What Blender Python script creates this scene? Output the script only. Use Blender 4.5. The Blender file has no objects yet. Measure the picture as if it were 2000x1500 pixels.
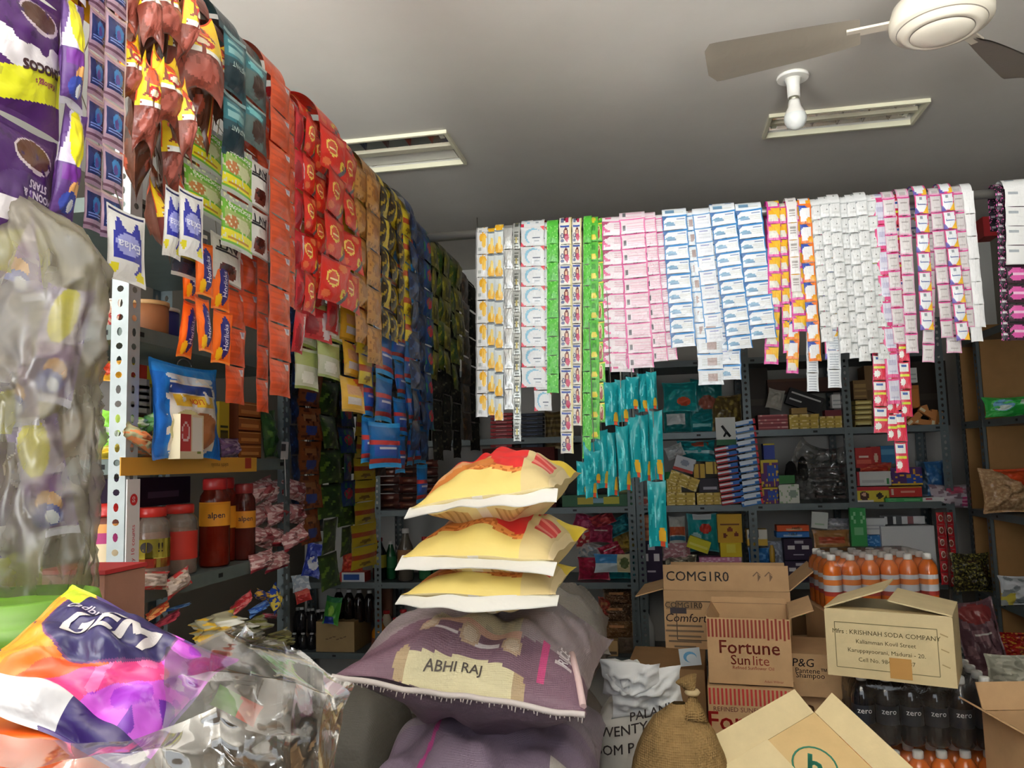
import bpy, math, random
from mathutils import Vector, Matrix, noise
RND = random.Random(7)
SC = bpy.context.scene
COL = SC.collection
V = Vector
PI = math.pi
# ---------------------------------------------------------------- camera
F = 1560.0
YAW, PITCH, ROLL = math.radians(10.2), math.atan(152 / F), 0.027
CAMP = V((0, 0, 1.55))
_r = V((math.cos(YAW), math.sin(YAW), 0)); _f = V((-math.sin(YAW), math.cos(YAW), 0)); _u = V((0, 0, 1))
FWD = _f * math.cos(PITCH) + _u * math.sin(PITCH)
_up = _u * math.cos(PITCH) - _f * math.sin(PITCH)
UP = _up * math.cos(ROLL) + _r * math.sin(ROLL)
RT = _r * math.cos(ROLL) - _up * math.sin(ROLL)
cam = bpy.data.cameras.new('camera'); camo = bpy.data.objects.new('camera', cam); COL.objects.link(camo)
cam.sensor_width = 36; cam.lens = F / 2000 * 36; cam.clip_start = 0.05
m3 = Matrix((RT, UP, -FWD)).transposed()
camo.matrix_world = Matrix.Translation(CAMP) @ m3.to_4x4()
SC.camera = camo
def ray(x, y): return FWD + RT * ((x - 1000) / F) - UP * ((y - 750) / F)
def at(x, y, z): return CAMP + ray(x, y) * z
def onX(x, y, X): r = ray(x, y); return CAMP + r * ((X - CAMP.x) / r.x)
def onY(x, y, Y): r = ray(x, y); return CAMP + r * ((Y - CAMP.y) / r.y)
def onZ(x, y, Z): r = ray(x, y); return CAMP + r * ((Z - CAMP.z) / r.z)
# ---------------------------------------------------------------- materials
def lin(c):
    if isinstance(c, str): c = tuple(int(c[i:i + 2], 16) for i in (0, 2, 4))
    return tuple(((x / 255) / 12.92 if x / 255 <= .04045 else ((x / 255 + .055) / 1.055) ** 2.4) for x in c[:3]) + (1,)
MATS = {}
def newmat(name):
    m = bpy.data.materials.new(name); m.use_nodes = True; nt = m.node_tree; nt.nodes.clear()
    o = nt.nodes.new('ShaderNodeOutputMaterial'); MATS[name] = m
    return m, nt, o
def N(nt, t, **kw):
    n = nt.nodes.new('ShaderNode' + t)
    for k, v in kw.items():
        if k.startswith('_'): setattr(n, k[1:], v)
        else: n.inputs[k.replace('__', ' ')].default_value = v
    return n
def surf(name, rough=.5, spec=.5, metal=0, bump=0, bscale=40, var=0, vscale=8, dist=.002, coat=0, trans=0, weave=0, wscale=300, voro=0):
    m, nt, o = newmat(name); L = nt.links.new
    a = N(nt, 'Attribute', _attribute_name='Col')
    b = N(nt, 'BsdfPrincipled', Roughness=rough, Metallic=metal)
    b.inputs['Specular IOR Level'].default_value = spec
    b.inputs['Coat Weight'].default_value = coat; b.inputs['Coat Roughness'].default_value = .12
    tc = N(nt, 'TexCoord')
    src = a.outputs['Color']
    if var:
        nz = N(nt, 'TexNoise', Scale=vscale, Detail=5.0, Roughness=.6); L(tc.outputs['Object'], nz.inputs['Vector'])
        mr = N(nt, 'MapRange'); mr.inputs[1].default_value = .3; mr.inputs[2].default_value = .7; mr.inputs[3].default_value = 1 - var; mr.inputs[4].default_value = 1 + var * .6
        L(nz.outputs['Fac'], mr.inputs[0])
        mx = N(nt, 'VectorMath', _operation='SCALE'); L(src, mx.inputs[0]); L(mr.outputs[0], mx.inputs['Scale']); src = mx.outputs[0]
    L(src, b.inputs['Base Color'])
    nrm = None
    if bump:
        nz = N(nt, 'TexNoise', Scale=bscale, Detail=3.0, Roughness=.55, Distortion=.6); L(tc.outputs['Object'], nz.inputs['Vector'])
        bp = N(nt, 'Bump', Strength=bump, Distance=dist); L(nz.outputs['Fac'], bp.inputs['Height']); nrm = bp
    if voro:
        vz = N(nt, 'TexVoronoi', Scale=voro, _feature='SMOOTH_F1'); L(tc.outputs['Object'], vz.inputs['Vector'])
        bp = N(nt, 'Bump', Strength=.5, Distance=dist); L(vz.outputs['Distance'], bp.inputs['Height'])
        if nrm: L(nrm.outputs[0], bp.inputs['Normal'])
        nrm = bp
    if weave:
        for d in ('X', 'Z', 'Y'):
            w = N(nt, 'TexWave', Scale=wscale, Distortion=.4, _bands_direction=d); L(tc.outputs['Object'], w.inputs['Vector'])
            bp = N(nt, 'Bump', Strength=weave, Distance=.0015); L(w.outputs['Fac'], bp.inputs['Height'])
            if nrm: L(nrm.outputs[0], bp.inputs['Normal'])
            nrm = bp
    if nrm: L(nrm.outputs[0], b.inputs['Normal'])
    L(b.outputs[0], o.inputs[0])
    return m
def film(name, haze=.2, hcol=(225, 215, 195), rough=.12, gloss=.25, bump=.6, bscale=14, dist=.01):
    m, nt, o = newmat(name); L = nt.links.new
    tr = N(nt, 'BsdfTransparent'); df = N(nt, 'BsdfDiffuse', Color=lin(hcol)); tl = N(nt, 'BsdfTranslucent', Color=lin(hcol))
    gl = N(nt, 'BsdfGlossy', Roughness=rough)
    tc = N(nt, 'TexCoord'); nz = N(nt, 'TexNoise', Scale=bscale, Detail=4.0, Roughness=.6, Distortion=.8); L(tc.outputs['Object'], nz.inputs['Vector'])
    bp = N(nt, 'Bump', Strength=bump, Distance=dist); L(nz.outputs['Fac'], bp.inputs['Height']); L(bp.outputs[0], gl.inputs['Normal'])
    m0 = N(nt, 'MixShader', Fac=.5); L(df.outputs[0], m0.inputs[1]); L(tl.outputs[0], m0.inputs[2])
    mr = N(nt, 'MapRange'); mr.inputs[1].default_value = .35; mr.inputs[2].default_value = .7; mr.inputs[3].default_value = haze * .55; mr.inputs[4].default_value = haze * 1.4
    L(nz.outputs['Fac'], mr.inputs[0])
    m1 = N(nt, 'MixShader'); L(mr.outputs[0], m1.inputs[0]); L(tr.outputs[0], m1.inputs[1]); L(m0.outputs[0], m1.inputs[2])
    lw = N(nt, 'LayerWeight', Blend=.35); L(bp.outputs[0], lw.inputs['Normal'])
    ad = N(nt, 'Math', _operation='MULTIPLY_ADD'); L(lw.outputs['Fresnel'], ad.inputs[0]); ad.inputs[1].default_value = .5; ad.inputs[2].default_value = gloss * .3
    m2 = N(nt, 'MixShader'); L(ad.outputs[0], m2.inputs[0]); L(m1.outputs[0], m2.inputs[1]); L(gl.outputs[0], m2.inputs[2])
    L(m2.outputs[0], o.inputs[0]); return m
def glassy(name, tint=.25, rough=.05):
    m, nt, o = newmat(name); L = nt.links.new
    a = N(nt, 'Attribute', _attribute_name='Col'); tr = N(nt, 'BsdfTransparent'); L(a.outputs['Color'], tr.inputs[0])
    df = N(nt, 'BsdfDiffuse'); L(a.outputs['Color'], df.inputs[0]); gl = N(nt, 'BsdfGlossy', Roughness=rough)
    m1 = N(nt, 'MixShader', Fac=tint); L(tr.outputs[0], m1.inputs[1]); L(df.outputs[0], m1.inputs[2])
    lw = N(nt, 'LayerWeight', Blend=.3); m2 = N(nt, 'MixShader'); L(lw.outputs['Fresnel'], m2.inputs[0]); L(m1.outputs[0], m2.inputs[1]); L(gl.outputs[0], m2.inputs[2])
    L(m2.outputs[0], o.inputs[0]); return m
surf('foil', rough=.26, spec=.6, bump=.5, bscale=55, dist=.004)
surf('silver_foil', rough=.3, metal=.55, bump=.6, bscale=60, dist=.004)
surf('pouch', rough=.3, spec=.5, bump=.55, bscale=26, dist=.006)
surf('print', rough=.55, spec=.35)
surf('card', rough=.8, spec=.2, bump=.12, bscale=120, var=.08, vscale=14)
surf('sheetmetal', rough=.42, spec=.5, metal=.25, var=.1, vscale=20)
surf('plastic', rough=.32, spec=.5)
surf('satin', rough=.5, spec=.4, bump=.3, bscale=18, dist=.006)
surf('weave', rough=.48, spec=.45, bump=.6, bscale=9, dist=.02, weave=.25, wscale=90, var=.12, vscale=7)
surf('jute', rough=.95, spec=.1, bump=.5, bscale=14, dist=.01, weave=.5, wscale=70, var=.22, vscale=30)
surf('cloth', rough=.85, spec=.2, bump=.5, bscale=10, dist=.015, var=.1)
surf('paint', rough=.85, spec=.2, bump=.08, bscale=60, var=.06, vscale=2.2)
surf('chrome', rough=.14, metal=1.0)
surf('pipe', rough=.38, metal=.7)
surf('liquid', rough=.1, spec=.6, coat=.5)
surf('candy', rough=.25, spec=.5, voro=45, bump=.4, bscale=30, dist=.012)
film('clear_film', haze=.07, gloss=.45, rough=.1, bscale=9, bump=.15)
film('dusty_film', haze=.60, hcol=(150, 142, 124), gloss=.08, rough=.3, bscale=7, bump=.4)
film('thin_film', haze=.03, gloss=.12, rough=.1, bscale=22, bump=.35)
glassy('pet')
# ---------------------------------------------------------------- mesh builder
_TXT = {}
def textpoly(s, bold=0.0, shear=0.0):
    k = (s, bold, shear)
    if k in _TXT: return _TXT[k]
    cu = bpy.data.curves.new('t', 'FONT'); cu.body = s; cu.size = 1; cu.resolution_u = 2; cu.offset = bold; cu.shear = shear; cu.align_x = 'CENTER'; cu.align_y = 'CENTER'
    ob = bpy.data.objects.new('t', cu); COL.objects.link(ob)
    dg = bpy.context.evaluated_depsgraph_get(); me = ob.evaluated_get(dg).to_mesh()
    r = ([(v.co.x, v.co.y) for v in me.vertices], [tuple(p.vertices) for p in me.polygons])
    ob.evaluated_get(dg).to_mesh_clear(); bpy.data.objects.remove(ob); bpy.data.curves.remove(cu)
    _TXT[k] = r; return r
def nz(p, s=1.0, seed=0.0): return noise.noise(V((p[0] * s + seed, p[1] * s + seed * 1.7, p[2] * s - seed)))
class MB:
    def __init__(s): s.v = []; s.f = []; s.c = []; s.m = []; s.sm = []; s.names = []
    def mi(s, m):
        if m not in s.names: s.names.append(m)
        return s.names.index(m)
    def face(s, idx, col, mat, smooth=False): s.f.append(tuple(idx)); s.c.append(col); s.m.append(s.mi(mat)); s.sm.append(smooth)
    def poly(s, pts, col, mat='print'):
        b = len(s.v); s.v += [V(p) for p in pts]; s.face(range(b, b + len(pts)), col, mat); return s
    def grid(s, fn, nu, nv, col, mat='foil', flip=False, wrap=False):
        b = len(s.v); w = nu if wrap else nu + 1
        for j in range(nv + 1):
            for i in range(w): s.v.append(V(fn(i / nu, j / nv)))
        for j in range(nv):
            for i in range(nu):
                i2 = (i + 1) % w
                q = (b + j * w + i, b + j * w + i2, b + (j + 1) * w + i2, b + (j + 1) * w + i)
                if flip: q = q[::-1]
                c = col((i + .5) / nu, (j + .5) / nv) if callable(col) else col
                mm = mat
                if len(c) == 2 and isinstance(c[1], str): c, mm = c
                s.face(q, c, mm, True)
        return s
    def box(s, c, d, col, mat='card', M=None, faces=None):
        """faces: dict of colours per side keyed 'f','b','l','r','t','d' (f = -y)"""
        x, y, z = d[0] / 2, d[1] / 2, d[2] / 2; c = V(c)
        P = [V((i * x, j * y, k * z)) for k in (-1, 1) for j in (-1, 1) for i in (-1, 1)]
        if M is not None: P = [M @ p for p in P]
        P = [p + c for p in P]
        b = len(s.v); s.v += P
        for k, q in (('f', (0, 1, 5, 4)), ('r', (1, 3, 7, 5)), ('b', (3, 2, 6, 7)), ('l', (2, 0, 4, 6)), ('t', (4, 5, 7, 6)), ('d', (2, 3, 1, 0))):
            cc = (faces or {}).get(k, col)
            s.face([b + i for i in q], cc, mat)
        return s
    def lathe(s, prof, n, col, mat='plastic', o=(0, 0, 0), caps=True, sq=1.0, M=None):
        """prof: list of (r, z[, colour[, mat]]) bottom to top; colour of the segment above"""
        b = len(s.v); o = V(o)
        for p in prof:
            for i in range(n):
                a = 2 * PI * i / n; q = V((p[0] * math.cos(a), p[0] * sq * math.sin(a), p[1]))
                if M is not None: q = M @ q
                s.v.append(o + q)
        cc, mm = col, mat
        for j in range(len(prof) - 1):
            if len(prof[j]) > 2 and prof[j][2] is not None: cc = prof[j][2]
            if len(prof[j]) > 3: mm = prof[j][3]
            for i in range(n): s.face((b + j * n + i, b + j * n + (i + 1) % n, b + (j + 1) * n + (i + 1) % n, b + (j + 1) * n + i), cc, mm, True)
        if caps:
            s.face([b + i for i in range(n)][::-1], col, mat); k = b + (len(prof) - 1) * n; s.face([k + i for i in range(n)], cc, mm)
        return s
    def tube(s, pts, r, n, col, mat='pipe'):
        pts = [V(p) for p in pts]; b = len(s.v); rr = r if callable(r) else (lambda t: r)
        for k, p in enumerate(pts):
            t = (pts[min(k + 1, len(pts) - 1)] - pts[max(k - 1, 0)]).normalized()
            x = t.cross(V((0, 0, 1)));
            if x.length < 1e-3: x = V((1, 0, 0))
            x.normalize(); y = t.cross(x); q = rr(k / (len(pts) - 1))
            for i in range(n): a = 2 * PI * i / n; s.v.append(p + (x * math.cos(a) + y * math.sin(a)) * q)
        for j in range(len(pts) - 1):
            for i in range(n): s.face((b + j * n + i, b + j * n + (i + 1) % n, b + (j + 1) * n + (i + 1) % n, b + (j + 1) * n + i), col, mat, True)
        s.face([b + i for i in range(n)][::-1], col, mat); k = b + (len(pts) - 1) * n; s.face([k + i for i in range(n)], col, mat)
        return s
    def text(s, t, fn, size, col, mat='print', bold=.0, shear=0, sx=1.0, sub=0):
        vs, fs = textpoly(t, 0, shear)
        if sub:
            tr = [[vs[f[0]], vs[f[i]], vs[f[i + 1]]] for f in fs for i in range(1, len(f) - 1)]
            for _ in range(8):      # split long triangles so the lettering follows a curved pack
                nt_ = []
                for a, b, c in tr:
                    e = sorted(((math.dist(a, b), 0), (math.dist(b, c), 1), (math.dist(c, a), 2)))[-1]
                    if e[0] * size < sub: nt_.append([a, b, c]); continue
                    a, b, c = ((a, b, c), (b, c, a), (c, a, b))[e[1]]
                    m = ((a[0] + b[0]) / 2, (a[1] + b[1]) / 2); nt_ += [[a, m, c], [m, b, c]]
                tr = nt_
            vs = [p for q in tr for p in q]; fs = [(3 * i, 3 * i + 1, 3 * i + 2) for i in range(len(tr))]
        bo = bold * 2.2
        for dx, dy in (((0, 0),) if bold <= .0004 else ((-bo, -bo), (bo, -bo), (bo, bo), (-bo, bo))):
            b = len(s.v)
            for x, y in vs: s.v.append(V(fn((x + dx) * size * sx, (y + dy) * size)))
            for f in fs: s.face([b + i for i in f], col, mat)
        return s
    def decal(s, o, r, u, t, size, col, mat='print', bold=0, shear=0, sx=1.0):
        o, r, u = V(o), V(r).normalized(), V(u).normalized()
        return s.text(t, lambda x, y: o + r * x + u * y, size, col, mat, bold, shear, sx)
    def rect(s, o, r, u, w, h, col, mat='print'):
        o, r, u = V(o), V(r).normalized() * w / 2, V(u).normalized() * h / 2
        return s.poly([o - r - u, o + r - u, o + r + u, o - r + u], col, mat)
    def xf(s, M, a=0):
        for i in range(a, len(s.v)): s.v[i] = M @ s.v[i]
        return s
    def mesh(s, name):
        me = bpy.data.meshes.new(name); me.from_pydata(s.v, [], s.f)
        for n in s.names: me.materials.append(MATS[n])
        me.polygons.foreach_set('material_index', s.m); me.polygons.foreach_set('use_smooth', s.sm)
        ca = me.color_attributes.new('Col', 'FLOAT_COLOR', 'CORNER'); buf = []
        for f, c in zip(s.f, s.c): buf += list(lin(c)) * len(f)
        ca.data.foreach_set('color', buf); me.update(); return me
    def build(s, name, parent=None, world=True):
        """verts given in world space: a top-level mesh gets its origin at the base centre; a child is expressed in its parent's space"""
        if parent is None:
            lo = [min(v[i] for v in s.v) for i in range(3)]; hi = [max(v[i] for v in s.v) for i in range(3)]
            o = V(((lo[0] + hi[0]) / 2, (lo[1] + hi[1]) / 2, lo[2])); s.xf(Matrix.Translation(-o))
            ob = bpy.data.objects.new(name, s.mesh(name)); ob.location = o
        else:
            if world:
                p = parent; M = Matrix()
                while p is not None: M = Matrix.LocRotScale(p.location, p.rotation_euler, None) @ M; p = p.parent
                s.xf(M.inverted())
            ob = bpy.data.objects.new(name, s.mesh(name)); ob.parent = parent
        COL.objects.link(ob); return ob
LABELS = {}
def tag(o, label, cat, group=None, kind=None):
    o['label'] = label; o['category'] = cat
    if group: o['group'] = group
    if kind: o['kind'] = kind
    if label in LABELS: print('DUPLABEL', label)
    LABELS[label] = 1
    n = len(label.replace('-', ' ').split())
    if not 4 <= len(label.split()) <= 16: print('LABELLEN', label)
    return o
def thing(name, label, cat, loc, rot=(0, 0, 0), group=None):
    o = bpy.data.objects.new(name, None); o.empty_display_size = .05; o.location = loc
    o.rotation_euler = rot if isinstance(rot, tuple) else (0, 0, rot)
    COL.objects.link(o); return tag(o, label, cat, group)
def struct(mb, name): o = mb.build(name); o['kind'] = 'structure'; return o
def inst(mesh, name, parent, loc, rot=(0, 0, 0), sc=None):
    o = bpy.data.objects.new(name, mesh); o.parent = parent; o.location = loc; o.rotation_euler = rot
    if sc: o.scale = sc
    COL.objects.link(o); return o
ORD = 'first second third fourth fifth sixth seventh eighth ninth tenth eleventh twelfth thirteenth fourteenth fifteenth sixteenth seventeenth eighteenth nineteenth twentieth'.split()
# ---------------------------------------------------------------- graphics on packs: a list of shapes painted over a base colour
def H(h): return tuple(int(h[i:i + 2], 16) for i in (0, 2, 4))
def paint(base, *ls):
    base = H(base); L = [tuple(H(x) if isinstance(x, str) and k > 0 and len(x) == 6 else x for k, x in enumerate(l)) for l in ls]
    def fn(u, v):
        c = base
        for l in L:
            if l[0] == 'r':
                if l[1] <= u <= l[3] and l[2] <= v <= l[4]: c = l[5]
            elif l[0] == 'e':
                if ((u - l[1]) / l[3]) ** 2 + ((v - l[2]) / l[4]) ** 2 <= 1: c = l[5]
            elif l[0] == 't':   # rows of small print
                if l[1] <= u <= l[3] and l[2] <= v <= l[4] and ((v - l[2]) / (l[4] - l[2]) * l[5]) % 1 < .5: c = l[6]
            elif l[0] == 'd':   # diagonal half plane: a*u+b*v>c
                if l[1] * u + l[2] * v > l[3]: c = l[4]
            elif l[0] == 's':   # speckle
                if noise.noise(V((u * l[1], v * l[1], l[2]))) > l[3]: c = l[4]
        return c
    return fn
def bul(t, e=.07, p=.6):
    s = (min(t, 1 - t) - e) / (.5 - e)
    return 0 if s <= 0 else math.sin(PI / 2 * min(1, s)) ** p
def pillow(mb, w, h, t, col, mat='foil', nu=12, nv=10, e=.07, ev=None, back=None, wr=.15, seed=0, p=.6, pinch=.05, fn=None, flat=1.0):
    """a filled pouch: width x, height z (0 at the middle), front at -y"""
    ev = e if ev is None else ev
    def S(sgn):
        def g(u, v):
            b = bul(u, e, p) * bul(v, ev, p)
            th = t / 2 * b * (1 + wr * nz((u * 5, v * 6, sgn), 1.3, seed)) * (1 if sgn < 0 else flat)
            x = (u - .5) * w * ((1 - pinch * bul(v, ev)) if pinch < .2 else (1 - pinch * abs(2 * v - 1) ** 2.2)); z = (v - .5) * h * (1 - pinch * bul(u, e))
            wav = wr * .25 * t * nz((u * 3, v * 4, 2), 1, seed + 3)
            q = V((x, sgn * th + wav, z))
            return fn(q, u, v) if fn else q
        return g
    mb.grid(S(-1), nu, nv, col, mat)
    mb.grid(S(1), nu, nv, back or (lambda u, v: col(u, v) if callable(col) else col), mat, flip=True)
    mb.front = S(-1); return mb
# ================================================================ room
CEIL, XL, XR, YB, YF = 2.80, -2.3, 1.95, 4.97, -0.95
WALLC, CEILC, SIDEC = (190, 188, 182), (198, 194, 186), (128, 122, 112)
struct(MB().box(((XL + XR) / 2, (YB + YF) / 2, -.05), (XR - XL + .2, YB - YF + .2, .1), (150, 142, 130), 'paint'), 'floor')
struct(MB().box(((XL + XR) / 2, YB + .05, CEIL / 2), (XR - XL + .2, .1, CEIL), WALLC, 'paint'), 'wall_back')
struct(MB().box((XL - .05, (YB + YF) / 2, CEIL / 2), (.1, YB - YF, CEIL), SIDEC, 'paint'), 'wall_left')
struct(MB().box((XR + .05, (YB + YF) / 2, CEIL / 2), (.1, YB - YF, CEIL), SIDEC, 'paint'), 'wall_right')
wf = MB()   # the shop front: piers and a lintel round the open shutter
wf.box((XL + .06, YF, 1.4), (.12, .12, 2.8), WALLC, 'paint'); wf.box((XR - .55, YF, 1.4), (1.1, .12, 2.8), WALLC, 'paint')
wf.box(((XL + XR) / 2, YF, 2.72), (XR - XL, .12, .16), WALLC, 'paint')
struct(wf, 'wall_front')
# ceiling with two recesses for the light fittings
A1, A2 = onZ(1488, 266, CEIL), onZ(1812, 192, CEIL)
FX2 = (A1.x, A2.x + .01, A2.y, A1.y)
B1, B2 = onZ(904, 316, CEIL), onZ(880, 252, CEIL)
xr = (B1.x + B2.x) / 2
FX1 = (xr - (FX2[1] - FX2[0]), xr, B2.y, B1.y)
xs = sorted({XL - .1, XR + .1, *FX1[:2], *FX2[:2]}); ys = sorted({YF, YB + .1, *FX1[2:], *FX2[2:]})
cm = MB()
for i in range(len(xs) - 1):
    for j in range(len(ys) - 1):
        cx, cy = (xs[i] + xs[i + 1]) / 2, (ys[j] + ys[j + 1]) / 2
        if any(f[0] < cx < f[1] and f[2] < cy < f[3] for f in (FX1, FX2)): continue
        cm.box((cx, cy, CEIL + .05), (xs[i + 1] - xs[i], ys[j + 1] - ys[j], .1), CEILC, 'paint')
struct(cm, 'ceiling')
def fitting(fx, label, broken):
    x0, x1, y0, y1 = fx; cx, cy, w, d = (x0 + x1) / 2, (y0 + y1) / 2, x1 - x0, y1 - y0
    t = thing('ceiling_light', label, 'ceiling light', (cx, cy, CEIL), 0, 'recessed ceiling lights')
    fr = MB(); W = (226, 222, 194); b = .012
    for (c, s) in (((cx, y0 + b / 2, CEIL - .004), (w, b, .02)), ((cx, y1 - b / 2, CEIL - .004), (w, b, .02)), ((x0 + b / 2, cy, CEIL - .004), (b, d - 2 * b, .02)), ((x1 - b / 2, cy, CEIL - .004), (b, d - 2 * b, .02))): fr.box(c, s, W, 'plastic')
    fr.build('frame', t)
    hs = MB().box((cx, cy, CEIL + .085), (w - .01, d - .01, .01), (205, 202, 190), 'plastic')
    for sx in (-1, 1): hs.box((cx + sx * (w / 2 - .008), cy, CEIL + .045), (.006, d - .01, .08), (200, 198, 186), 'plastic')
    for sy in (-1, 1): hs.box((cx, cy + sy * (d / 2 - .008), CEIL + .045), (w - .01, .006, .08), (200, 198, 186), 'plastic')
    hs.build('housing', t)
    for k, fy in enumerate((.26, .74)):
        yy = y0 + d * fy; hw = d * .17
        if broken and k == 1:
            MB().box((cx, yy + .01, CEIL + .012), (w - .06, d * .3, .004), (235, 232, 222), 'plastic').build('cover_plate', t); continue
        rf = MB().grid(lambda u, v: (cx + (u - .5) * (w - .05), yy + (v - .5) * 2 * hw, CEIL + .012 + .05 * math.sin(PI * v)), 2, 8, (225, 225, 220), 'chrome', flip=True)
        rf.build('reflector', t)
        MB().tube([(x0 + .03, yy, CEIL + .03), (x1 - .03, yy, CEIL + .03)], .008, 10, (238, 238, 232), 'plastic').build('tube', t)
        n = 5
        for q in range(1, n + 1): 
            lv = MB().poly([(x0 + w * q / (n + 1), yy - hw, CEIL + .008), (x0 + w * q / (n + 1), yy + hw, CEIL + .008), (x0 + w * q / (n + 1), yy + hw * .5, CEIL + .05), (x0 + w * q / (n + 1), yy - hw * .5, CEIL + .05)], (120, 118, 108), 'chrome'); lv.build('louvre', t)
        for sx in (x0 + .04, x1 - .04): MB().box((sx, yy, CEIL + .02), (.018, .03, .02), (240, 238, 228), 'plastic').build('lamp_holder', t)
    MB().box((cx, cy, CEIL + .006), (w - .03, d * .12, .016), (206, 200, 176), 'plastic').build('spine', t)
fitting(FX1, 'recessed tube light in ceiling above the left rod, lower half covered by plain white plate', True)
fitting(FX2, 'recessed mirror tube light in ceiling beside the bare bulb', False)
# bulb
bp = onZ(1548, 148, CEIL)
t = thing('light_bulb', 'bare white bulb hanging in a white holder from the ceiling', 'light bulb', bp)
WH = (240, 238, 230); z0 = CEIL
MB().lathe([(.05, z0 - .012, WH), (.052, z0 - .006), (.05, z0)], 28, WH, 'plastic', (bp.x, bp.y, 0)).build('ceiling_rose', t)
MB().lathe([(.020, z0 - .075, WH), (.021, z0 - .03), (.027, z0 - .012)], 24, WH, 'plastic', (bp.x, bp.y, 0)).build('holder', t)
MB().lathe([(.012, z0 - .088, (170, 168, 150)), (.016, z0 - .082), (.016, z0 - .074)], 20, (170, 168, 150), 'pipe', (bp.x, bp.y, 0)).build('cap', t)
zb = z0 - .185
MB().lathe([(.001, zb, (228, 232, 228)), (.014, zb + .003), (.026, zb + .011), (.034, zb + .024), (.0365, zb + .038), (.034, zb + .05, WH), (.028, zb + .064), (.021, zb + .078), (.019, zb + .092), (.017, zb + .1)], 32, WH, 'plastic', (bp.x, bp.y, 0)).build('bulb', t)
# fan
fz = 2.50; fc = onZ(1840, 68, fz)
t = thing('ceiling_fan', 'cream ceiling fan with round ringed hub and brown-grey blades', 'ceiling fan', fc)
CR = (236, 228, 210); o = (fc.x, fc.y, 0)
MB().lathe([(.001, fz - .006, CR), (.03, fz - .006), (.055, fz - .002), (.0665, fz + .004, (120, 110, 98)), (.068, fz + .006, CR), (.070, fz + .004), (.082, fz + .006), (.088, fz + .013), (.0935, fz + .017, (140, 130, 115)), (.095, fz + .019, CR), (.104, fz + .02), (.109, fz + .028), (.110, fz + .045), (.1, fz + .075), (.07, fz + .095), (.03, fz + .1)], 56, CR, 'plastic', o).build('motor_hub', t)
MB().tube([(fc.x, fc.y, fz + .09), (fc.x, fc.y, CEIL - .05)], .011, 12, CR, 'plastic').build('down_rod', t)
MB().lathe([(.02, CEIL - .09, CR), (.05, CEIL - .05), (.058, CEIL - .002)], 24, CR, 'plastic', o).build('canopy_cup', t)
for k in range(3):
    a = math.radians(168.5 - 120 * k); M = Matrix.Translation((fc.x, fc.y, fz + .05)) @ Matrix.Rotation(a, 4, 'Z')
    def bl(u, v):
        x = .17 + .36 * u; w = (.026 + .052 * u ** .7) * (1 if u < .93 else max(.0, 1 - ((u - .93) / .07) ** 2) ** .5 * .6 + .4)
        return M @ V((x, (v - .5) * 2 * w * (1 if v < .5 else .75), (v - .5) * .035 - .004))
    b = MB().grid(bl, 22, 8, (116, 108, 96), 'satin').grid(lambda u, v: bl(u, v) + V((0, 0, .004)), 22, 8, (116, 108, 96), 'satin', flip=True)
    bo = b.build('blade', t)
    MB().xf(M).box(M @ V((.14, 0, -.002)), (.12, .03, .006), (205, 196, 178), 'plastic', Matrix.Rotation(a, 3, 'Z')).build('blade_iron', bo)
# ================================================================ rods
YR, ZR, RR, XLR = 2.80, 2.385, .016, -.86
def rod(p, q, r, label): return tag(MB().tube([p, q], r, 16, (150, 148, 142), 'pipe').build('hanging_rod'), label, 'rod')
rod((-1.14, YR, ZR), (XR, YR, ZR), RR, 'grey metal pipe across the shop carrying the sachet strips')
rod((XLR, .1, ZR), (XLR, 4.3, ZR), RR, 'grey metal pipe along the left side under the hanging packets')
XS = -1.26
tag(MB().tube([(XS, 2.42, 2.12), (XS, 4.28, 2.12)], .012, 12, (120, 118, 112), 'pipe').build('hanging_rod'), 'short dark pipe in the back left corner between the racks', 'rod')
# wire hooks that carry the rods from the ceiling
for nm, p in (('left', (XLR, .45)), ('left', (XLR, 3.9)), ('corner', (XS, 2.7)), ('corner', (XS, 4.1))):
    zz = (2.12 if nm == 'corner' else ZR)
    tag(MB().tube([(p[0], p[1], zz - .0), (p[0], p[1], CEIL)], .0025, 6, (110, 108, 100), 'pipe').build('support_wire'), 'thin wire from ceiling to the ' + {'cross': 'cross pipe, ', 'left': 'left pipe, ', 'corner': 'corner pipe, '}[nm] + ('nearer the shop front' if p[1] < 1 or p[1] == 2.7 else 'nearer the right wall' if p[0] == 1.2 else 'nearer its other end'), 'wire')
# ================================================================ hanging strips
STY = {}
_SM = {}
def style(k, fn, mat='foil', t=.006, nu=18, nv=14, e=.06, txt=(), back=None, w0=.08, h0=.055, wr=.25, p=.6, pin=.05): STY[k] = dict(pin=pin, fn=fn, mat=mat, t=t, nu=nu, nv=nv, e=e, txt=txt, back=back, w0=w0, h0=h0, wr=wr, p=p)
def smesh(k, var=0):
    if (k, var) in _SM: return _SM[k, var]
    s = STY[k]; mb = pillow(MB(), s['w0'], s['h0'], s['t'], s['fn'], s['mat'], s['nu'], s['nv'], s['e'], seed=var * 5.3 + len(k), wr=s['wr'], back=s['back'], p=s['p'], pinch=s['pin'])
    fr = mb.front
    for (tx, u0, v0, size, col, rot, bold) in s['txt']:
        ca, sa = math.cos(rot), math.sin(rot)
        def fnm(x, y):
            X = (x * ca - y * sa); Z = (x * sa + y * ca); q = fr(min(1, max(0, u0 + X / s['w0'])), min(1, max(0, v0 + Z / s['h0'])))
            return V((q.x, q.y - .0012, q.z))
        mb.text(tx, fnm, size, H(col), 'print', bold, sub=.007)
    _SM[k, var] = mb.mesh('sachet'); return _SM[k, var]
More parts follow.
